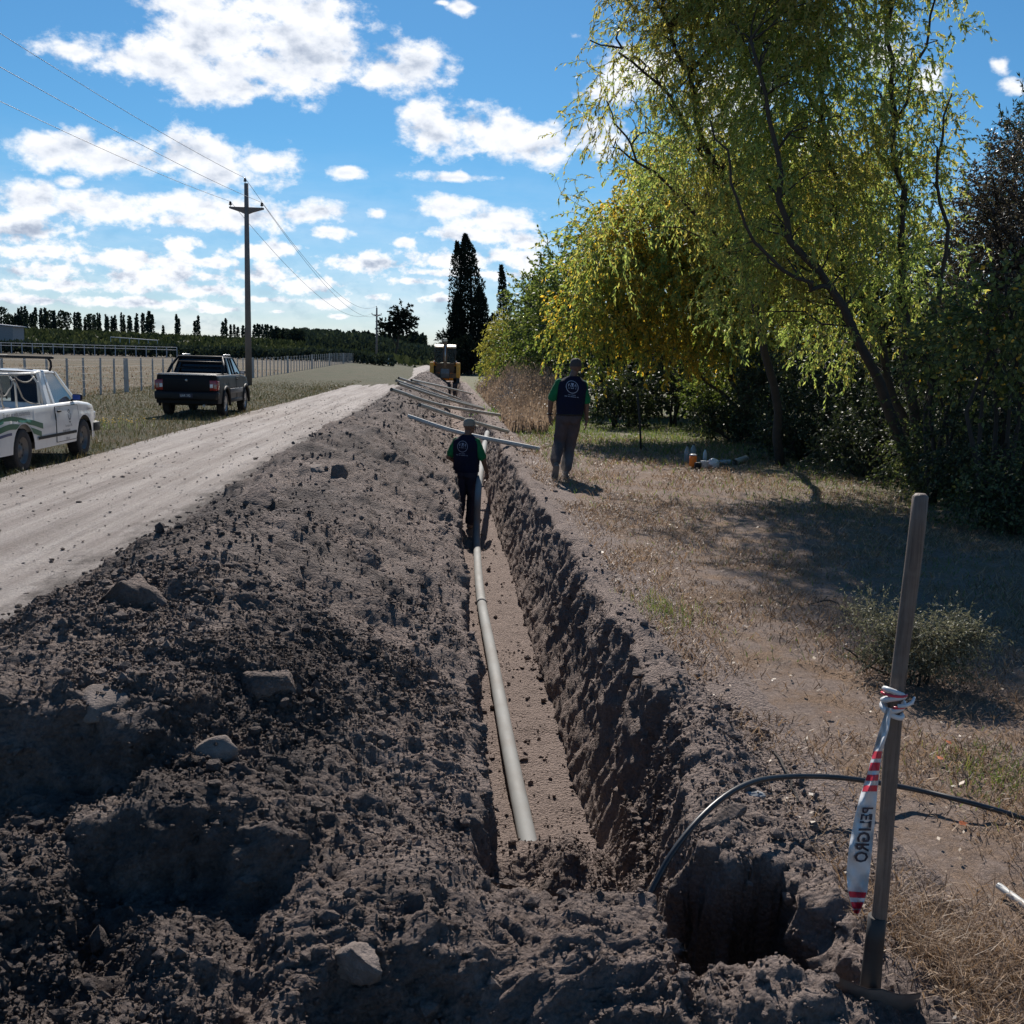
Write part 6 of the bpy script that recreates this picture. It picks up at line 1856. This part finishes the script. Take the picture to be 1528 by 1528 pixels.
def backhoe():
    t = empty('backhoe_loader', (0.02, 74.5, 0.0), 'yellow backhoe loader standing over the far end of the trench', 'backhoe', None, 0)
    y = M['yellow']; k = M['cab_black']
    for s in (-1, 1):
        w = MB().lathe([(.42, -.20), (.60, -.22), (.68, -.19), (.70, -.1), (.70, .1), (.68, .19), (.60, .22), (.42, .20)], 28, (0, 0, 0), 'X')
        for q in range(20):
            a = 2 * PI * q / 20; w.box((0, .71 * math.cos(a), .71 * math.sin(a)), (.40, .06, .05), Matrix.Rotation(a - PI / 2, 3, 'X'))
        wo = w.build('rear_wheel', M['rubber'], t); wo.location = (s * .86, .6, .70)
        MB().lathe([(.42, s * .17), (.34, s * .06), (.12, s * .10), (.001, s * .12)], 20, (0, 0, 0), 'X').build('rim', y, wo)
        w = MB().lathe([(.28, -.15), (.42, -.16), (.47, -.1), (.47, .1), (.42, .16), (.28, .15)], 24, (0, 0, 0), 'X').build('front_wheel', M['rubber'], t); w.location = (s * .80, 2.8, .47)
        MB().prism([(-.15, 1.30), (.05, 1.52), (1.05, 1.52), (1.30, 1.25), (1.15, 1.25), (1.0, 1.42), (.1, 1.42), (-.1, 1.25)], s * .86 - .22, s * .86 + .22).build('fender', y, t)
        MB().box((s * .96, -.28, .95), (.30, .34, 1.10), bev=.03).build('stabiliser_tower', y, t)
        MB().box((s * .93, -.32, .28), (.16, .16, .5)).box((s * .93, -.34, .05), (.42, .34, .07)).build('stabiliser_leg', k, t)
        MB().lathe([(.001, -.03), (.075, -.02), (.085, .03)], 14, (s * .78, -.12, 1.56), 'Y').build('work_lamp', M['clear_lens'], t)
        MB().box((s * .44, .42, 2.68), (.72, 1.4, .12), Matrix.Rotation(R(7), 3, 'X'), bev=.05).build('roof_panel', M['cream'], t)
        MB().tube([(s * .72, -.16, 2.60), (s * .80, -.2, 2.3)], .012, 5).box((s * .84, -.2, 2.25), (.03, .03, .26)).build('mirror', k, t)
    fr = MB()
    for s in (-1, 1):
        fr.tube([(s * .74, -.12, 1.35), (s * .74, -.12, 2.30), (s * .70, -.08, 2.62)], .038, 6); fr.tube([(s * .74, 1.08, 1.35), (s * .72, 1.0, 2.62)], .038, 6); fr.tube([(s * .75, .5, 1.4), (s * .73, .5, 2.62)], .03, 6)
    fr.tube([(-.72, -.08, 2.62), (.72, -.08, 2.62)], .035, 6); fr.tube([(-.74, -.12, 1.40), (.74, -.12, 1.40)], .03, 6)
    fr.build('cab_frame', k, t)
    MB().add([(-.72, -.11, 1.42), (.72, -.11, 1.42), (.70, -.07, 2.58), (-.70, -.07, 2.58)], [(0, 1, 2, 3)]).build('rear_window', M['glass'], t)
    MB().add([(-.72, 1.06, 1.42), (.72, 1.06, 1.42), (.70, 1.0, 2.58), (-.70, 1.0, 2.58)], [(0, 1, 2, 3)]).build('windscreen', M['glass'], t)
    MB().box((0, .45, 1.40), (1.42, 1.2, .10)).box((0, .0, 1.05), (1.40, .2, .62)).build('cab_base', M['boom_dirty'], t)
    MB().box((-.02, .45, 1.72), (.5, .45, .14), bev=.03).box((-.02, .66, 2.05), (.46, .12, .6), bev=.04).build('seat', k, t)
    MB().box((0, 2.2, 1.12), (.80, 1.9, .72), bev=.06).build('bonnet', y, t)
    MB().box((0, 1.3, .62), (.7, 3.6, .34)).build('chassis', k, t)
    MB().box((0, -.45, 1.02), (.5, .35, .75)).tube([(-.25, -.55, 1.42), (.25, -.55, 1.42)], .05, 8).build('swing_frame', M['boom_dirty'], t)
    bm_ = MB()
    bm_.prism([(-.50, 1.10), (-.72, 1.12), (-.95, 2.0), (-.78, 3.05), (-.60, 3.08), (-.62, 2.9), (-.70, 2.0), (-.50, 1.30)], -.13, .13); bm_.build('boom', M['boom_dirty'], t)
    MB().box((0, -.70, 3.08), (.24, .26, .26), bev=.03).build('boom_head', M['cream'], t)
    MB().prism([(-.62, 2.98), (-.86, 3.0), (-1.18, 1.3), (-1.10, .98), (-1.0, 1.0)], -.10, .10).build('dipper_arm', M['boom_dirty'], t)
    MB().tube([(0, -.55, 1.5), (0, -.70, 2.6)], .045, 8).tube([(0, -.95, 2.7), (0, -1.22, 1.6)], .04, 8).build('hydraulic_ram', M['alloy'], t)
    b = MB(); sh = [(-1.0, 1.02), (-1.30, 1.05), (-1.52, .72), (-1.42, .42), (-1.10, .34), (-.95, .42), (-1.14, .46), (-1.34, .56), (-1.38, .72), (-1.22, .94)]
    b.prism(sh, -.30, .30); b.prism([(-1.0, 1.02), (-1.5, .7), (-1.42, .42), (-1.0, .40)], -.31, -.28); b.prism([(-1.0, 1.02), (-1.5, .7), (-1.42, .42), (-1.0, .40)], .28, .31)
    b.build('digging_bucket', M['steel'], t)
    for q in range(4): MB().box((-.24 + .16 * q, -.90, .43), (.06, .16, .035)).build('bucket_tooth', M['steel'], t)
    MB().box((0, 4.1, .45), (2.1, .6, .7), bev=.05).build('loader_bucket', y, t)
    for s in (-1, 1): MB().box((s * .62, 3.0, .95), (.12, 2.0, .2), Matrix.Rotation(-.25, 3, 'X')).build('loader_arm', y, t)
    MB().box((0, -.30, .55), (1.95, .25, .35)).build('stabiliser_frame', M['boom_dirty'], t)


backhoe()
# ------------------------------------------------------------------ poles, fences, pipes, small things
def power_pole(x, y, h, label, r0=.19, r1=.115):
    t = empty('power_pole', (x, y, 0), label, 'power pole', 'power poles beside the road')
    MB().tube([(0, 0, -.3), (0, 0, h * .5), (0, 0, h)], [r0, (r0 + r1) / 2, r1], 14).build('shaft', M['concrete'], t)
    z = h - 1.35
    MB().prism([(-.92, z + .10), (-.92, z + .02), (-.32, z - .16), (-.14, z - .24), (.14, z - .24), (.32, z - .16), (.92, z + .02), (.92, z + .10)], -.09, .09, 'Y').build('crossarm', M['concrete'], t)
    for dx, dz in ((-.86, z + .10), (.82, z + .10), (-.06, h)):
        MB().tube([(dx, 0, dz), (dx, 0, dz + .12)], .015, 6).lathe([(.03, .08), (.085, .10), (.09, .14), (.05, .17), (.075, .19), (.06, .25), (.02, .29), (.001, .30)], 14, (dx, 0, dz)).build('insulator', M['insul'], t)
    return [Vector((x - .86, y, z + .38)), Vector((x + .82, y, z + .38)), Vector((x - .06, y, h + .28))]


pA = AT(375, 274, 57.2)
pb_ = AT(372, 577, 57.2)
hp = pA.z
A = power_pole(-10.86, 57.2, hp, 'tall concrete power pole with a short crossarm just beyond the black pickup')
Bp = power_pole(-12.6, 189.0, hp, 'distant concrete power pole near the end of the fence', .22, .14)
C0 = power_pole(-10.5, -76.0, hp, 'power pole behind the viewpoint on the same line')
names = ['left', 'right', 'top']
for P0, P1, sp in ((C0, A, 'crossing the top left sky to the near pole'), (A, Bp, 'between the near and distant poles')):
    for k in range(3):
        a, b = P0[k], P1[k]; pts = []
        for i in range(41):
            s = i / 40; p = a.lerp(b, s); p.z -= 4 * 2.7 * s * (1 - s); pts.append(p)
        w = MB().tube(pts, [.006 + .00009 * max(0, q.y) for q in pts], 5).build('power_line', M['wire'])
        tag(w, 'thin power line on the %s insulators %s' % (names[k], sp), 'power line', 'power lines along the road')

# fence of pale concrete posts
def fence():
    t = empty('post_fence', (-13.3, 30, 0), 'long fence of pale concrete posts and wires between verge and field', 'fence')
    me = MB().box((0, 0, .69), (.068, .062, 1.42), taper=.85).box((0, 0, 1.412), (.06, .05, .03)).mesh('post'); me.materials.append(M['post'])
    big = MB().box((0, 0, .71), (.16, .15, 1.46), taper=.9).mesh('corner_post'); big.materials.append(M['post'])
    us = [37, 69.7, 98.8, 123.8, 148.7, 169.3, 187.6, 210, 227, 242.6, 257]
    ys = []
    for u in us:
        d = ray(u, 535); ys.append(13.3 / -(d.x / d.y))
    sp = (ys[-1] - ys[1]) / 9.0
    Y = [ys[0] - sp * k for k in range(1, 9)] + ys
    yy = ys[-1]
    while yy < 186: yy += sp; Y.append(yy)
    rr = random.Random(5)
    for i, y in enumerate(sorted(Y)):
        m = big if abs(y - ys[6]) < .01 or (i % 9 == 3 and y > 60) else me
        o = bpy.data.objects.new('corner_post' if m is big else 'post', m); COL.objects.link(o); o.parent = t
        o.location = (0, y - 30, float(field_z(-13.3, y)) - .02); o.rotation_euler = (rr.uniform(-.012, .012), rr.uniform(-.015, .015), 0); o.scale = (1, 1, rr.uniform(.985, 1.015))
    for z in (.30, .58, .84, 1.10, 1.34):
        pts = [(0.04, y - 30, z + float(field_z(-13.3, y)) + rr.uniform(-.01, .01)) for y in np.arange(5, 187, 6)]
        MB().tube(pts, .0035, 4).build('fence_wire', M['wire'], t)
    g = empty('field_gate', (-12.9, 189.0, 1.0), 'pale sheet gate at the far end of the post fence', 'gate')
    MB().box((1.4, 0, .0), (3.2, .06, 1.5)).build('panel', M['white_rail'], g)
    for dx in (-.2, 3.0): MB().box((dx, 0.05, 0.0), (.12, .12, 1.8)).build('gate_post', M['post'], g)


fence()


def rail_fence():
    a = AT(-30, 512, 145); b = AT(264, 524, 145)
    t = empty('rail_fence', (a.x, a.y, float(field_z(a.x, a.y))), 'white two rail fence beyond the field in front of the dark hedge', 'fence')
    n = 20; L = b.x - a.x
    me = MB().box((0, 0, .75), (.09, .09, 1.5)).mesh('post'); me.materials.append(M['white_rail'])
    zs = []
    for i in range(n):
        x = L * i / (n - 1); zz = float(field_z(a.x + x, a.y)) - t.location.z; zs.append((x, zz))
        o = bpy.data.objects.new('post', me); COL.objects.link(o); o.parent = t; o.location = (x, 0, zz)
    for h in (1.46, 1.10):
        MB().tube([(x, -.08, z + h) for x, z in zs], .035, 4).build('rail', M['white_rail'], t)
    a2 = AT(165, 503, 210); b2 = AT(235, 508, 210)
    t2 = empty('rail_fence', a2, 'short white rail higher up on the scrubby rise', 'fence')
    MB().tube([(0, 0, 0), b2 - a2], .09, 4).build('rail', M['white_rail'], t2)
    for q in range(6):
        p = (b2 - a2) * (q / 5); MB().box((p.x, p.y, p.z - .45), (.1, .1, 1.0)).build('post', M['white_rail'], t2)
    s = AT(-6, 500, 158); z0 = float(field_z(s.x, 158))
    h = empty('shed', (s.x, 158, z0 + .9), 'grey metal shed with a sloping roof at the far left edge', 'shed')
    MB().box((0, 0, 1.5), (6.6, 4, 3.1)).build('wall', M['shed'], h)
    MB().add([(-3.6, -2.3, 3.5), (3.7, -2.3, 2.95), (3.7, 2.3, 2.95), (-3.6, 2.3, 3.5), (-3.6, -2.3, 3.62), (3.7, -2.3, 3.07), (3.7, 2.3, 3.07), (-3.6, 2.3, 3.62)], [(3, 2, 1, 0), (4, 5, 6, 7), (0, 1, 5, 4), (1, 2, 6, 5), (2, 3, 7, 6), (3, 0, 4, 7)]).build('roof', M['white_rail'], h)


rail_fence()


def pipe(pts, r, mat, label, name='pipe', n=30, group=None, cap_=True):
    P = smooth_path(pts, n, 0.0)
    base = P[0].copy()
    mb = MB(); Q = [p - base for p in P]
    mb.tube(Q, r, 14, False); mb.tube(Q, r * .90, 14, False)
    o = mb.build(name, mat); o.location = base
    tag(o, label, 'pipe', group); return o, Q


# cross pipes resting from the heap over the trench
CP = [((614, 567, .95), (660, 577, .62), (705, 588, .10), 'small pipe lying furthest away across the trench before the backhoe'),
      ((595, 564, 1.02), (640, 579, .66), (687, 596, .12), 'second furthest pipe lying across the trench'),
      ((591, 568, 1.02), (655, 590, .58), (720, 609, .08), 'upper pipe of the close pair lying across the trench'),
      ((594.5, 572.5, 1.00), (656, 593, .55), (722, 610.5, .07), 'lower pipe of the close pair lying across the trench'),
      ((584, 581, 1.0), (664, 606, .52), (777, 624, .05), 'long pipe reaching over the bright grass on the right of the trench'),
      ((626, 604, .78), (693, 626, .42), (758, 644, .05), 'pipe lying across the trench just behind the trench worker\'s head'),
      ((608, 621, .62), (687, 646, .36), (805, 670, .05), 'nearest pipe lying across the trench behind the trench worker\'s shoulders')]
for a, m, b, lb in CP:
    A_ = G(*a); B_ = G(*b)
    # middle point on the straight plan line, at the pixel's height
    best = min((abs(((764 - 0) * 0) + 0), 0) for _ in (0,))
    pl = [A_.lerp(B_, .5)]
    d = ray(m[0], m[1]); ax, ay = A_.x, A_.y; bx, by = B_.x - ax, B_.y - ay
    # ray plan position: s*d.x = ax + q*bx ; s*d.y = ay + q*by
    det = d.x * (-by) - (-bx) * d.y; s_ = (ax * (-by) - (-bx) * ay) / det; mid = EYE + d * s_
    pipe([A_, mid, B_], .042, M['pvc_light'], lb, 'pipe', 24, 'pipes laid across the trench')
o, Q = pipe([G(562, 605, .55), G(573.5, 609.5, .55)], .045, M['pvc_light'], 'short pipe end poking out of the heap beside the road', 'pipe', 4)

# the long pipe in the trench
ph = Vector((0, 0, 0))
pend = G(792, 1276, -.905)
pts = [pend, G(760, 1120, -.865), G(735, 985, -.875), G(716, 880, -.875), G(711.5, 800, -.86)]
pts += [AT(713.5, 735, 14.9), AT(718, 698, 16.3), AT(722, 668, 18.3), AT(727, 646, 20.3)]
o, Q = pipe(pts, .051, M['pvc'], 'long grey pipe in the trench, its far end lifted by the man', 'pipe', 60)
jp = G(713, 897, -.875) - o.location
k = int(np.argmin([(q - jp).length for q in Q]))
MB().tube([Q[k] - (Q[k + 1] - Q[k]).normalized() * .09, Q[k], Q[k] + (Q[k + 1] - Q[k]).normalized() * .05], [.0545, .0550, .0525], 16).build('joint', M['pvc'], o)

# black hose arching out of the pit
hp_ = [AT(940, 1400, 2.96), AT(962, 1350, 3.00), AT(1005, 1270, 3.08), AT(1060, 1206, 3.20), AT(1115, 1170, 3.34), AT(1175, 1159, 3.48), AT(1260, 1161, 3.58), AT(1360, 1177, 3.62), AT(1440, 1196, 3.50), G(1530, 1222, .02), G(1640, 1262, .02)]
hp_ = [AT(915, 1455, 2.94)] + hp_
P = smooth_path(hp_, 60, 0.0); h = MB().tube(P, .0105, 10).build('hose', M['hose'])
tag(h, 'black plastic hose arching out of the trench and over the dry grass', 'hose')

# shovel with tape
sb = G(1297, 1488, 0.0); stp = AT(1370, 741, sb.y + .02)
t = empty('shovel', sb, 'shovel stuck in the soil at lower right, danger tape tied to its wooden handle', 'shovel')
d = stp - sb
pts = [d * (i / 16) + Vector((.006 * math.sin(i * .5), 0, 0)) for i in range(0, 17)]
hd = MB().tube([pts[0] + (pts[1] - pts[0]) * -.2] + pts + [pts[-1] + d.normalized() * .008], [.0195] + [.0198 + .0006 * math.sin(i) for i in range(17)] + [.012], 16).build('handle', M['wood'], t)
MB().tube([-d.normalized() * .12, d.normalized() * .02, d.normalized() * .17, d.normalized() * .235], [.030, .0275, .0245, .0232], 16).build('socket', M['dark_steel'], t)
rows = []
dn = d.normalized()
for i in range(15):
    s = i / 14; zz = .065 - .30 * s; w = .118 * (1 - max(0, s - .45) ** 1.7 * 1.9); row = []
    for j in range(13):
        q = -1 + 2 * j / 12; x = q * max(.004, w); cv = .030 * (q * q) + .010 * math.exp(-(q / .22) ** 2)
        row.append(Vector((x * .92, .012 + cv * 1.0 + .05 * s * s, zz + .012 * (1 - q * q) - (.010 if i == 0 else 0))))
    rows.append(row)
bl = MB().grid(rows); bl.grid([[p + Vector((0, .004, 0)) for p in r] for r in rows])
b_ = bl.build('blade', M['steel'], t); b_.rotation_euler = (R(22), R(6), R(-10)); b_.location = (.005, -.045, -.015)


def tape():
    k0 = AT(1333, 1045, sb.y - .0) - sb
    # wraps
    w = MB(); ax = dn
    for i, (o1, rr) in enumerate(((-.030, .0245), (-.012, .0262), (.006, .0255), (.022, .0240))):
        c = k0 + ax * o1; e1 = ax.orthogonal().normalized(); e2 = ax.cross(e1); pts_ = []
        for q in range(21):
            a = 2 * PI * q / 20; pts_.append(c + (e1 * math.cos(a) + e2 * math.sin(a)) * rr + ax * .010 * math.sin(a + i * 1.7))
        w.tube(pts_, .0072, 6, False)
    kn = w.build('tape_knot', M['tape_white'], t)
    w = MB(); c = k0 + ax * .0; e1 = ax.orthogonal().normalized(); e2 = ax.cross(e1)
    for o1, a0, a1 in ((.020, 2.2, 5.0), (-.010, 3.5, 5.6)):
        w.tube([k0 + ax * o1 + (e1 * math.cos(a) + e2 * math.sin(a)) * .0312 for a in np.linspace(a0, a1, 8)], .0035, 5)
    w.build('tape_print', M['tape_red'], kn)
    ta = MB().tube([AT(1340, 1054, sb.y - .03) - sb, AT(1352, 1053, sb.y - .04) - sb, AT(1361, 1049, sb.y - .04) - sb, AT(1365, 1040, sb.y - .04) - sb], [.006, .005, .005, .003], 6).build('tape_tail', M['tape_white'], t)
    # hanging strip: left and right edges traced down the strip
    L = [(1323, 1055), (1312, 1090), (1303, 1120), (1294, 1155), (1284, 1185), (1275, 1220), (1267, 1262), (1263, 1300), (1265, 1330), (1270, 1350), (1275, 1364)]
    Rr = [(1331, 1058), (1326, 1090), (1317, 1120), (1312, 1155), (1309, 1185), (1306, 1220), (1302, 1262), (1298, 1300), (1294, 1332), (1288, 1350), (1281, 1364)]
    ml, mr_ = len(L), 0
    def at(s, q, off=0.0):
        f = s * (len(L) - 1); i = min(int(f), len(L) - 2); e = f - i
        a = Vector(L[i]).lerp(Vector(L[i + 1]), e); b = Vector(Rr[i]).lerp(Vector(Rr[i + 1]), e); p = a.lerp(b, q)
        y = sb.y - .040 - off + .018 * math.sin(q * 5 + s * 6) * (1 - .3 * s) + .007 * math.sin(s * 37 + q * 7) + .005 * math.sin(s * 71 - q * 9) + .01 * s
        return AT(p.x, p.y, y) - sb
    def strip(s0, s1, mat, name, off, q0=0.0, q1=1.0, n=60):
        m = max(2, int(n * (s1 - s0)) + 2)
        rows = [[at(s0 + (s1 - s0) * i / (m - 1), q0 + (q1 - q0) * j / 12, off) for j in range(13)] for i in range(m)]
        return MB().grid(rows).build(name, mat, par)
    par = t
    main = strip(0, 1, M['tape_white'], 'danger_tape', 0.0); par = main
    rw = []
    for a, b in ((.235, .275), (.315, .350), (.385, .415), (.455, .485), (.835, .875), (.915, .985)):
        pass
    def sv(v): return float(np.interp(v, [p[1] for p in L], np.linspace(0, 1, len(L))))
    for v0, v1 in ((1121, 1132), (1138, 1150), (1156, 1165), (1172, 1181), (1330, 1339), (1346, 1356), (1358, 1363)):
        strip(sv(v0), sv(v1), M['tape_red'], 'red_band', .0022, .04, .96, 60)
    v, f = text_mesh('PELIGRO', 1.0, .022)
    X1 = max(p[0] for p in v); H = .72
    s0, s1 = sv(1204), sv(1287)
    vs = [at(s0 + (s1 - s0) * p[0] / X1, .66 - .56 * p[1] / H + .18 , .0090) for p in v]
    MB().add(vs, f).build('lettering', M['ink'], main)


tape()

# thin stake
sk = G(957, 672); st_ = AT(951, 585, sk.y)
o = MB().tube([Vector((0, 0, -.1)), (st_ - sk) * .5 + Vector((.01, 0, 0)), st_ - sk], .022, 8).build('stake', M['bark_d']); o.location = sk
tag(o, 'thin dark stake standing upright in the grass beyond the walking man', 'stake')
o = MB().tube([Vector((.02, 0, .10)), Vector((.09, -.1, .02)), Vector((.12, -.16, .01))], .012, 6).build('stick', M['bark_d']); o.location = sk
tag(o, 'short dark stick leaning at the foot of the thin stake', 'stick')

# drinks and bags on the ground
j = G(1033.5, 698)
t = empty('orange_cooler', j, 'orange plastic jug on the ground in front of the dark shrubs', 'jug')
MB().lathe([(.001, 0), (.050, .0), (.062, .02), (.066, .07), (.060, .12), (.064, .16), (.060, .195), (.045, .205), (.001, .206)], 22).build('body', M['orange'], t)
MB().lathe([(.001, .206), (.058, .206), (.060, .222), (.040, .23), (.001, .232)], 22).build('lid', M['white_plastic'], t)
def bottle(u, v, h, r, label, mat, rz=0, tilt=0.0):
    p = G(u, v); t = empty('plastic_bottle', p, label, 'bottle', None, rz); t.rotation_euler = (tilt, 0, rz)
    if tilt: t.location.z += r
    MB().lathe([(.001, 0), (r * .9, 0), (r, h * .06), (r * .96, h * .3), (r, h * .35), (r, h * .62), (r * .55, h * .84), (r * .30, h * .90), (r * .30, h)], 18).build('bottle_body', mat, t)
    MB().lathe([(r * .34, h * .95), (r * .34, h * 1.02), (.001, h * 1.02)], 14).build('bottle_cap', M['black_plastic'], t)
bottle(1024.5, 690, .30, .05, 'clear plastic bottle standing behind the left of the orange jug', M['clear_plastic'])
bottle(1034, 684, .27, .05, 'clear plastic bottle standing behind the orange jug', M['clear_plastic'])
bottle(1051.5, 688, .22, .035, 'tall narrow clear bottle behind the white tub', M['white_plastic'])
p = G(1051, 700); t = empty('white_tub', p, 'white plastic tub right of the orange jug', 'tub')
MB().lathe([(.001, 0), (.055, 0), (.066, .13), (.070, .135), (.060, .13), (.050, .01)], 20).build('tub_body', M['white_plastic'], t)
MB().box((-.11, 0.01, .055), (.11, .10, .11), bev=.02).build('dark_pouch', M['black_plastic']).location = p
bpy.data.objects['dark_pouch']['label'] = 'small dark pouch between the orange jug and the white tub'; bpy.data.objects['dark_pouch']['category'] = 'pouch'


def bag(u, v, s, mat, label, seed):
    bm = bmesh.new(); bmesh.ops.create_icosphere(bm, subdivisions=4, radius=1); q = np.array([x.co[:] for x in bm.verts])
    q = q * (1 + .30 * fbm(q * 1.6 + seed, 4, seed, .6, True))[:, None]; q = q * np.array(s); q[:, 2] = np.maximum(q[:, 2], -s[2] * .7)
    for x, c in zip(bm.verts, q): x.co = c
    me = bpy.data.meshes.new('plastic_bag'); bm.to_mesh(me); bm.free()
    for f_ in me.polygons: f_.use_smooth = True
    o = link('plastic_bag', me, mat); o.location = G(u, v) + Vector((0, 0, s[2] * .6)); tag(o, label, 'bag')


bag(1064, 697, (.095, .08, .085), M['white_plastic'], 'crumpled white plastic bag right of the white tub', 5)
bag(1084, 693, (.15, .07, .05), M['clear_plastic'], 'clear plastic sheet crumpled between the white bag and the pipe end', 7)
bag(1122, 1190, (.045, .03, .015), M['clear_plastic'], 'scrap of clear plastic film on the soil under the black hose', 9)
bag(1470, 750, (.13, .08, .06), M['white_plastic'], 'pale rag lying in the shade at the right edge', 11)
a = G(1096, 690, .05); b = G(1113, 684, .05)
pipe([a, b], .055, M['pvc_light'], 'short white pipe end lying in the shade right of the plastic bags', 'pipe', 4)
# thin pale pipe at the right edge
pipe([G(1490, 1322, .03), G(1545, 1362, .03)], .012, M['pvc_light'], 'thin pale pipe on the ground at the right edge beside the shovel', 'pipe', 5)
# dry sticks
for (u0, v0, u1, v1, u2, v2, lb) in ((1205, 902, 1240, 896, 1268, 918, 'curved pale twig lying in the shade edge left of the handle'), (1330, 1048, 1368, 1046, 1405, 1045, 'thin dark twig on the ground right of the tape knot'),
                                     (1150, 1118, 1175, 1150, 1190, 1200, 'thin pale stem across the soil beside the black hose'), (1095, 1150, 1102, 1120, 1096, 1100, 'short dry stem beside the trench lip')):
    P = smooth_path([G(u0, v0, .01), G(u1, v1, .05), G(u2, v2, .01)], 12, .006, u0)
    tag(MB().tube(P, [.004 + .002 * (1 - i / 12) for i in range(13)], 5).build('twig', M['bark']), lb, 'twig')
# orange leaves standing out
for i, (u, v) in enumerate([(1236, 1064), (1402, 1132), (1436, 1230), (1490, 1044), (1414, 1108)]):
    p = G(u, v, .02); rr = random.Random(i)
    mb = MB().grid([[(-.018, -.006, .0), (-.016, .006, .004)], [(-.006, -.012, .006), (-.006, .012, .006)], [(.008, -.011, .002), (.008, .011, .008)], [(.020, -.002, .009), (.020, .002, .009)]])
    o = mb.build('fallen_leaf', M['orange_leaf'] if 'orange_leaf' in M else M.setdefault('orange_leaf', plain('orange_leaf', (.42, .11, .03), .7, var=.3, scale=40))); o.location = p; o.rotation_euler = (rr.uniform(-.3, .3), rr.uniform(-.3, .3), rr.uniform(0, 6))
    tag(o, ['orange fallen leaf left of the hanging tape knot', 'orange fallen leaf right of the handle below the weed bush', 'reddish fallen leaf below the black hose near the right edge', 'orange fallen leaf beside the weed bush at the right', 'small orange leaf just above the other one right of the handle'][i], 'leaf')

# dust raised by the walking man's boots
def dust():
    bm = bmesh.new(); bmesh.ops.create_icosphere(bm, subdivisions=4, radius=1); me = bpy.data.meshes.new('dust_puff'); bm.to_mesh(me); bm.free()
    m = bpy.data.materials.new('dust'); m.use_nodes = True; n = NT(m.node_tree); n.n.clear(); out = n.n.new('ShaderNodeOutputMaterial'); vo = n.n.new('ShaderNodeVolumePrincipled')
    vo.inputs['Color'].default_value = (.75, .68, .62, 1)
    tc = n.n.new('ShaderNodeTexCoord').outputs['Object']; L = n.vec('LENGTH', tc)
    den = n.math('MULTIPLY', n.mr(L, .15, 1.0, 1.0, 0.0, True), n.mr(n.noise(tc, 2.4, 3, .6), .35, .7, 0, 2.6))
    n.put(vo.inputs['Density'], den); n.l.new(vo.outputs[0], out.inputs['Volume'])
    me.materials.append(m); o = link('dust_puff', me); o.location = G(842, 713) + Vector((-.02, -.12, .22)); o.scale = (.42, .32, .36)
    tag(o, 'faint puff of dust around the walking man\'s boots', 'dust', kind='stuff')


dust()
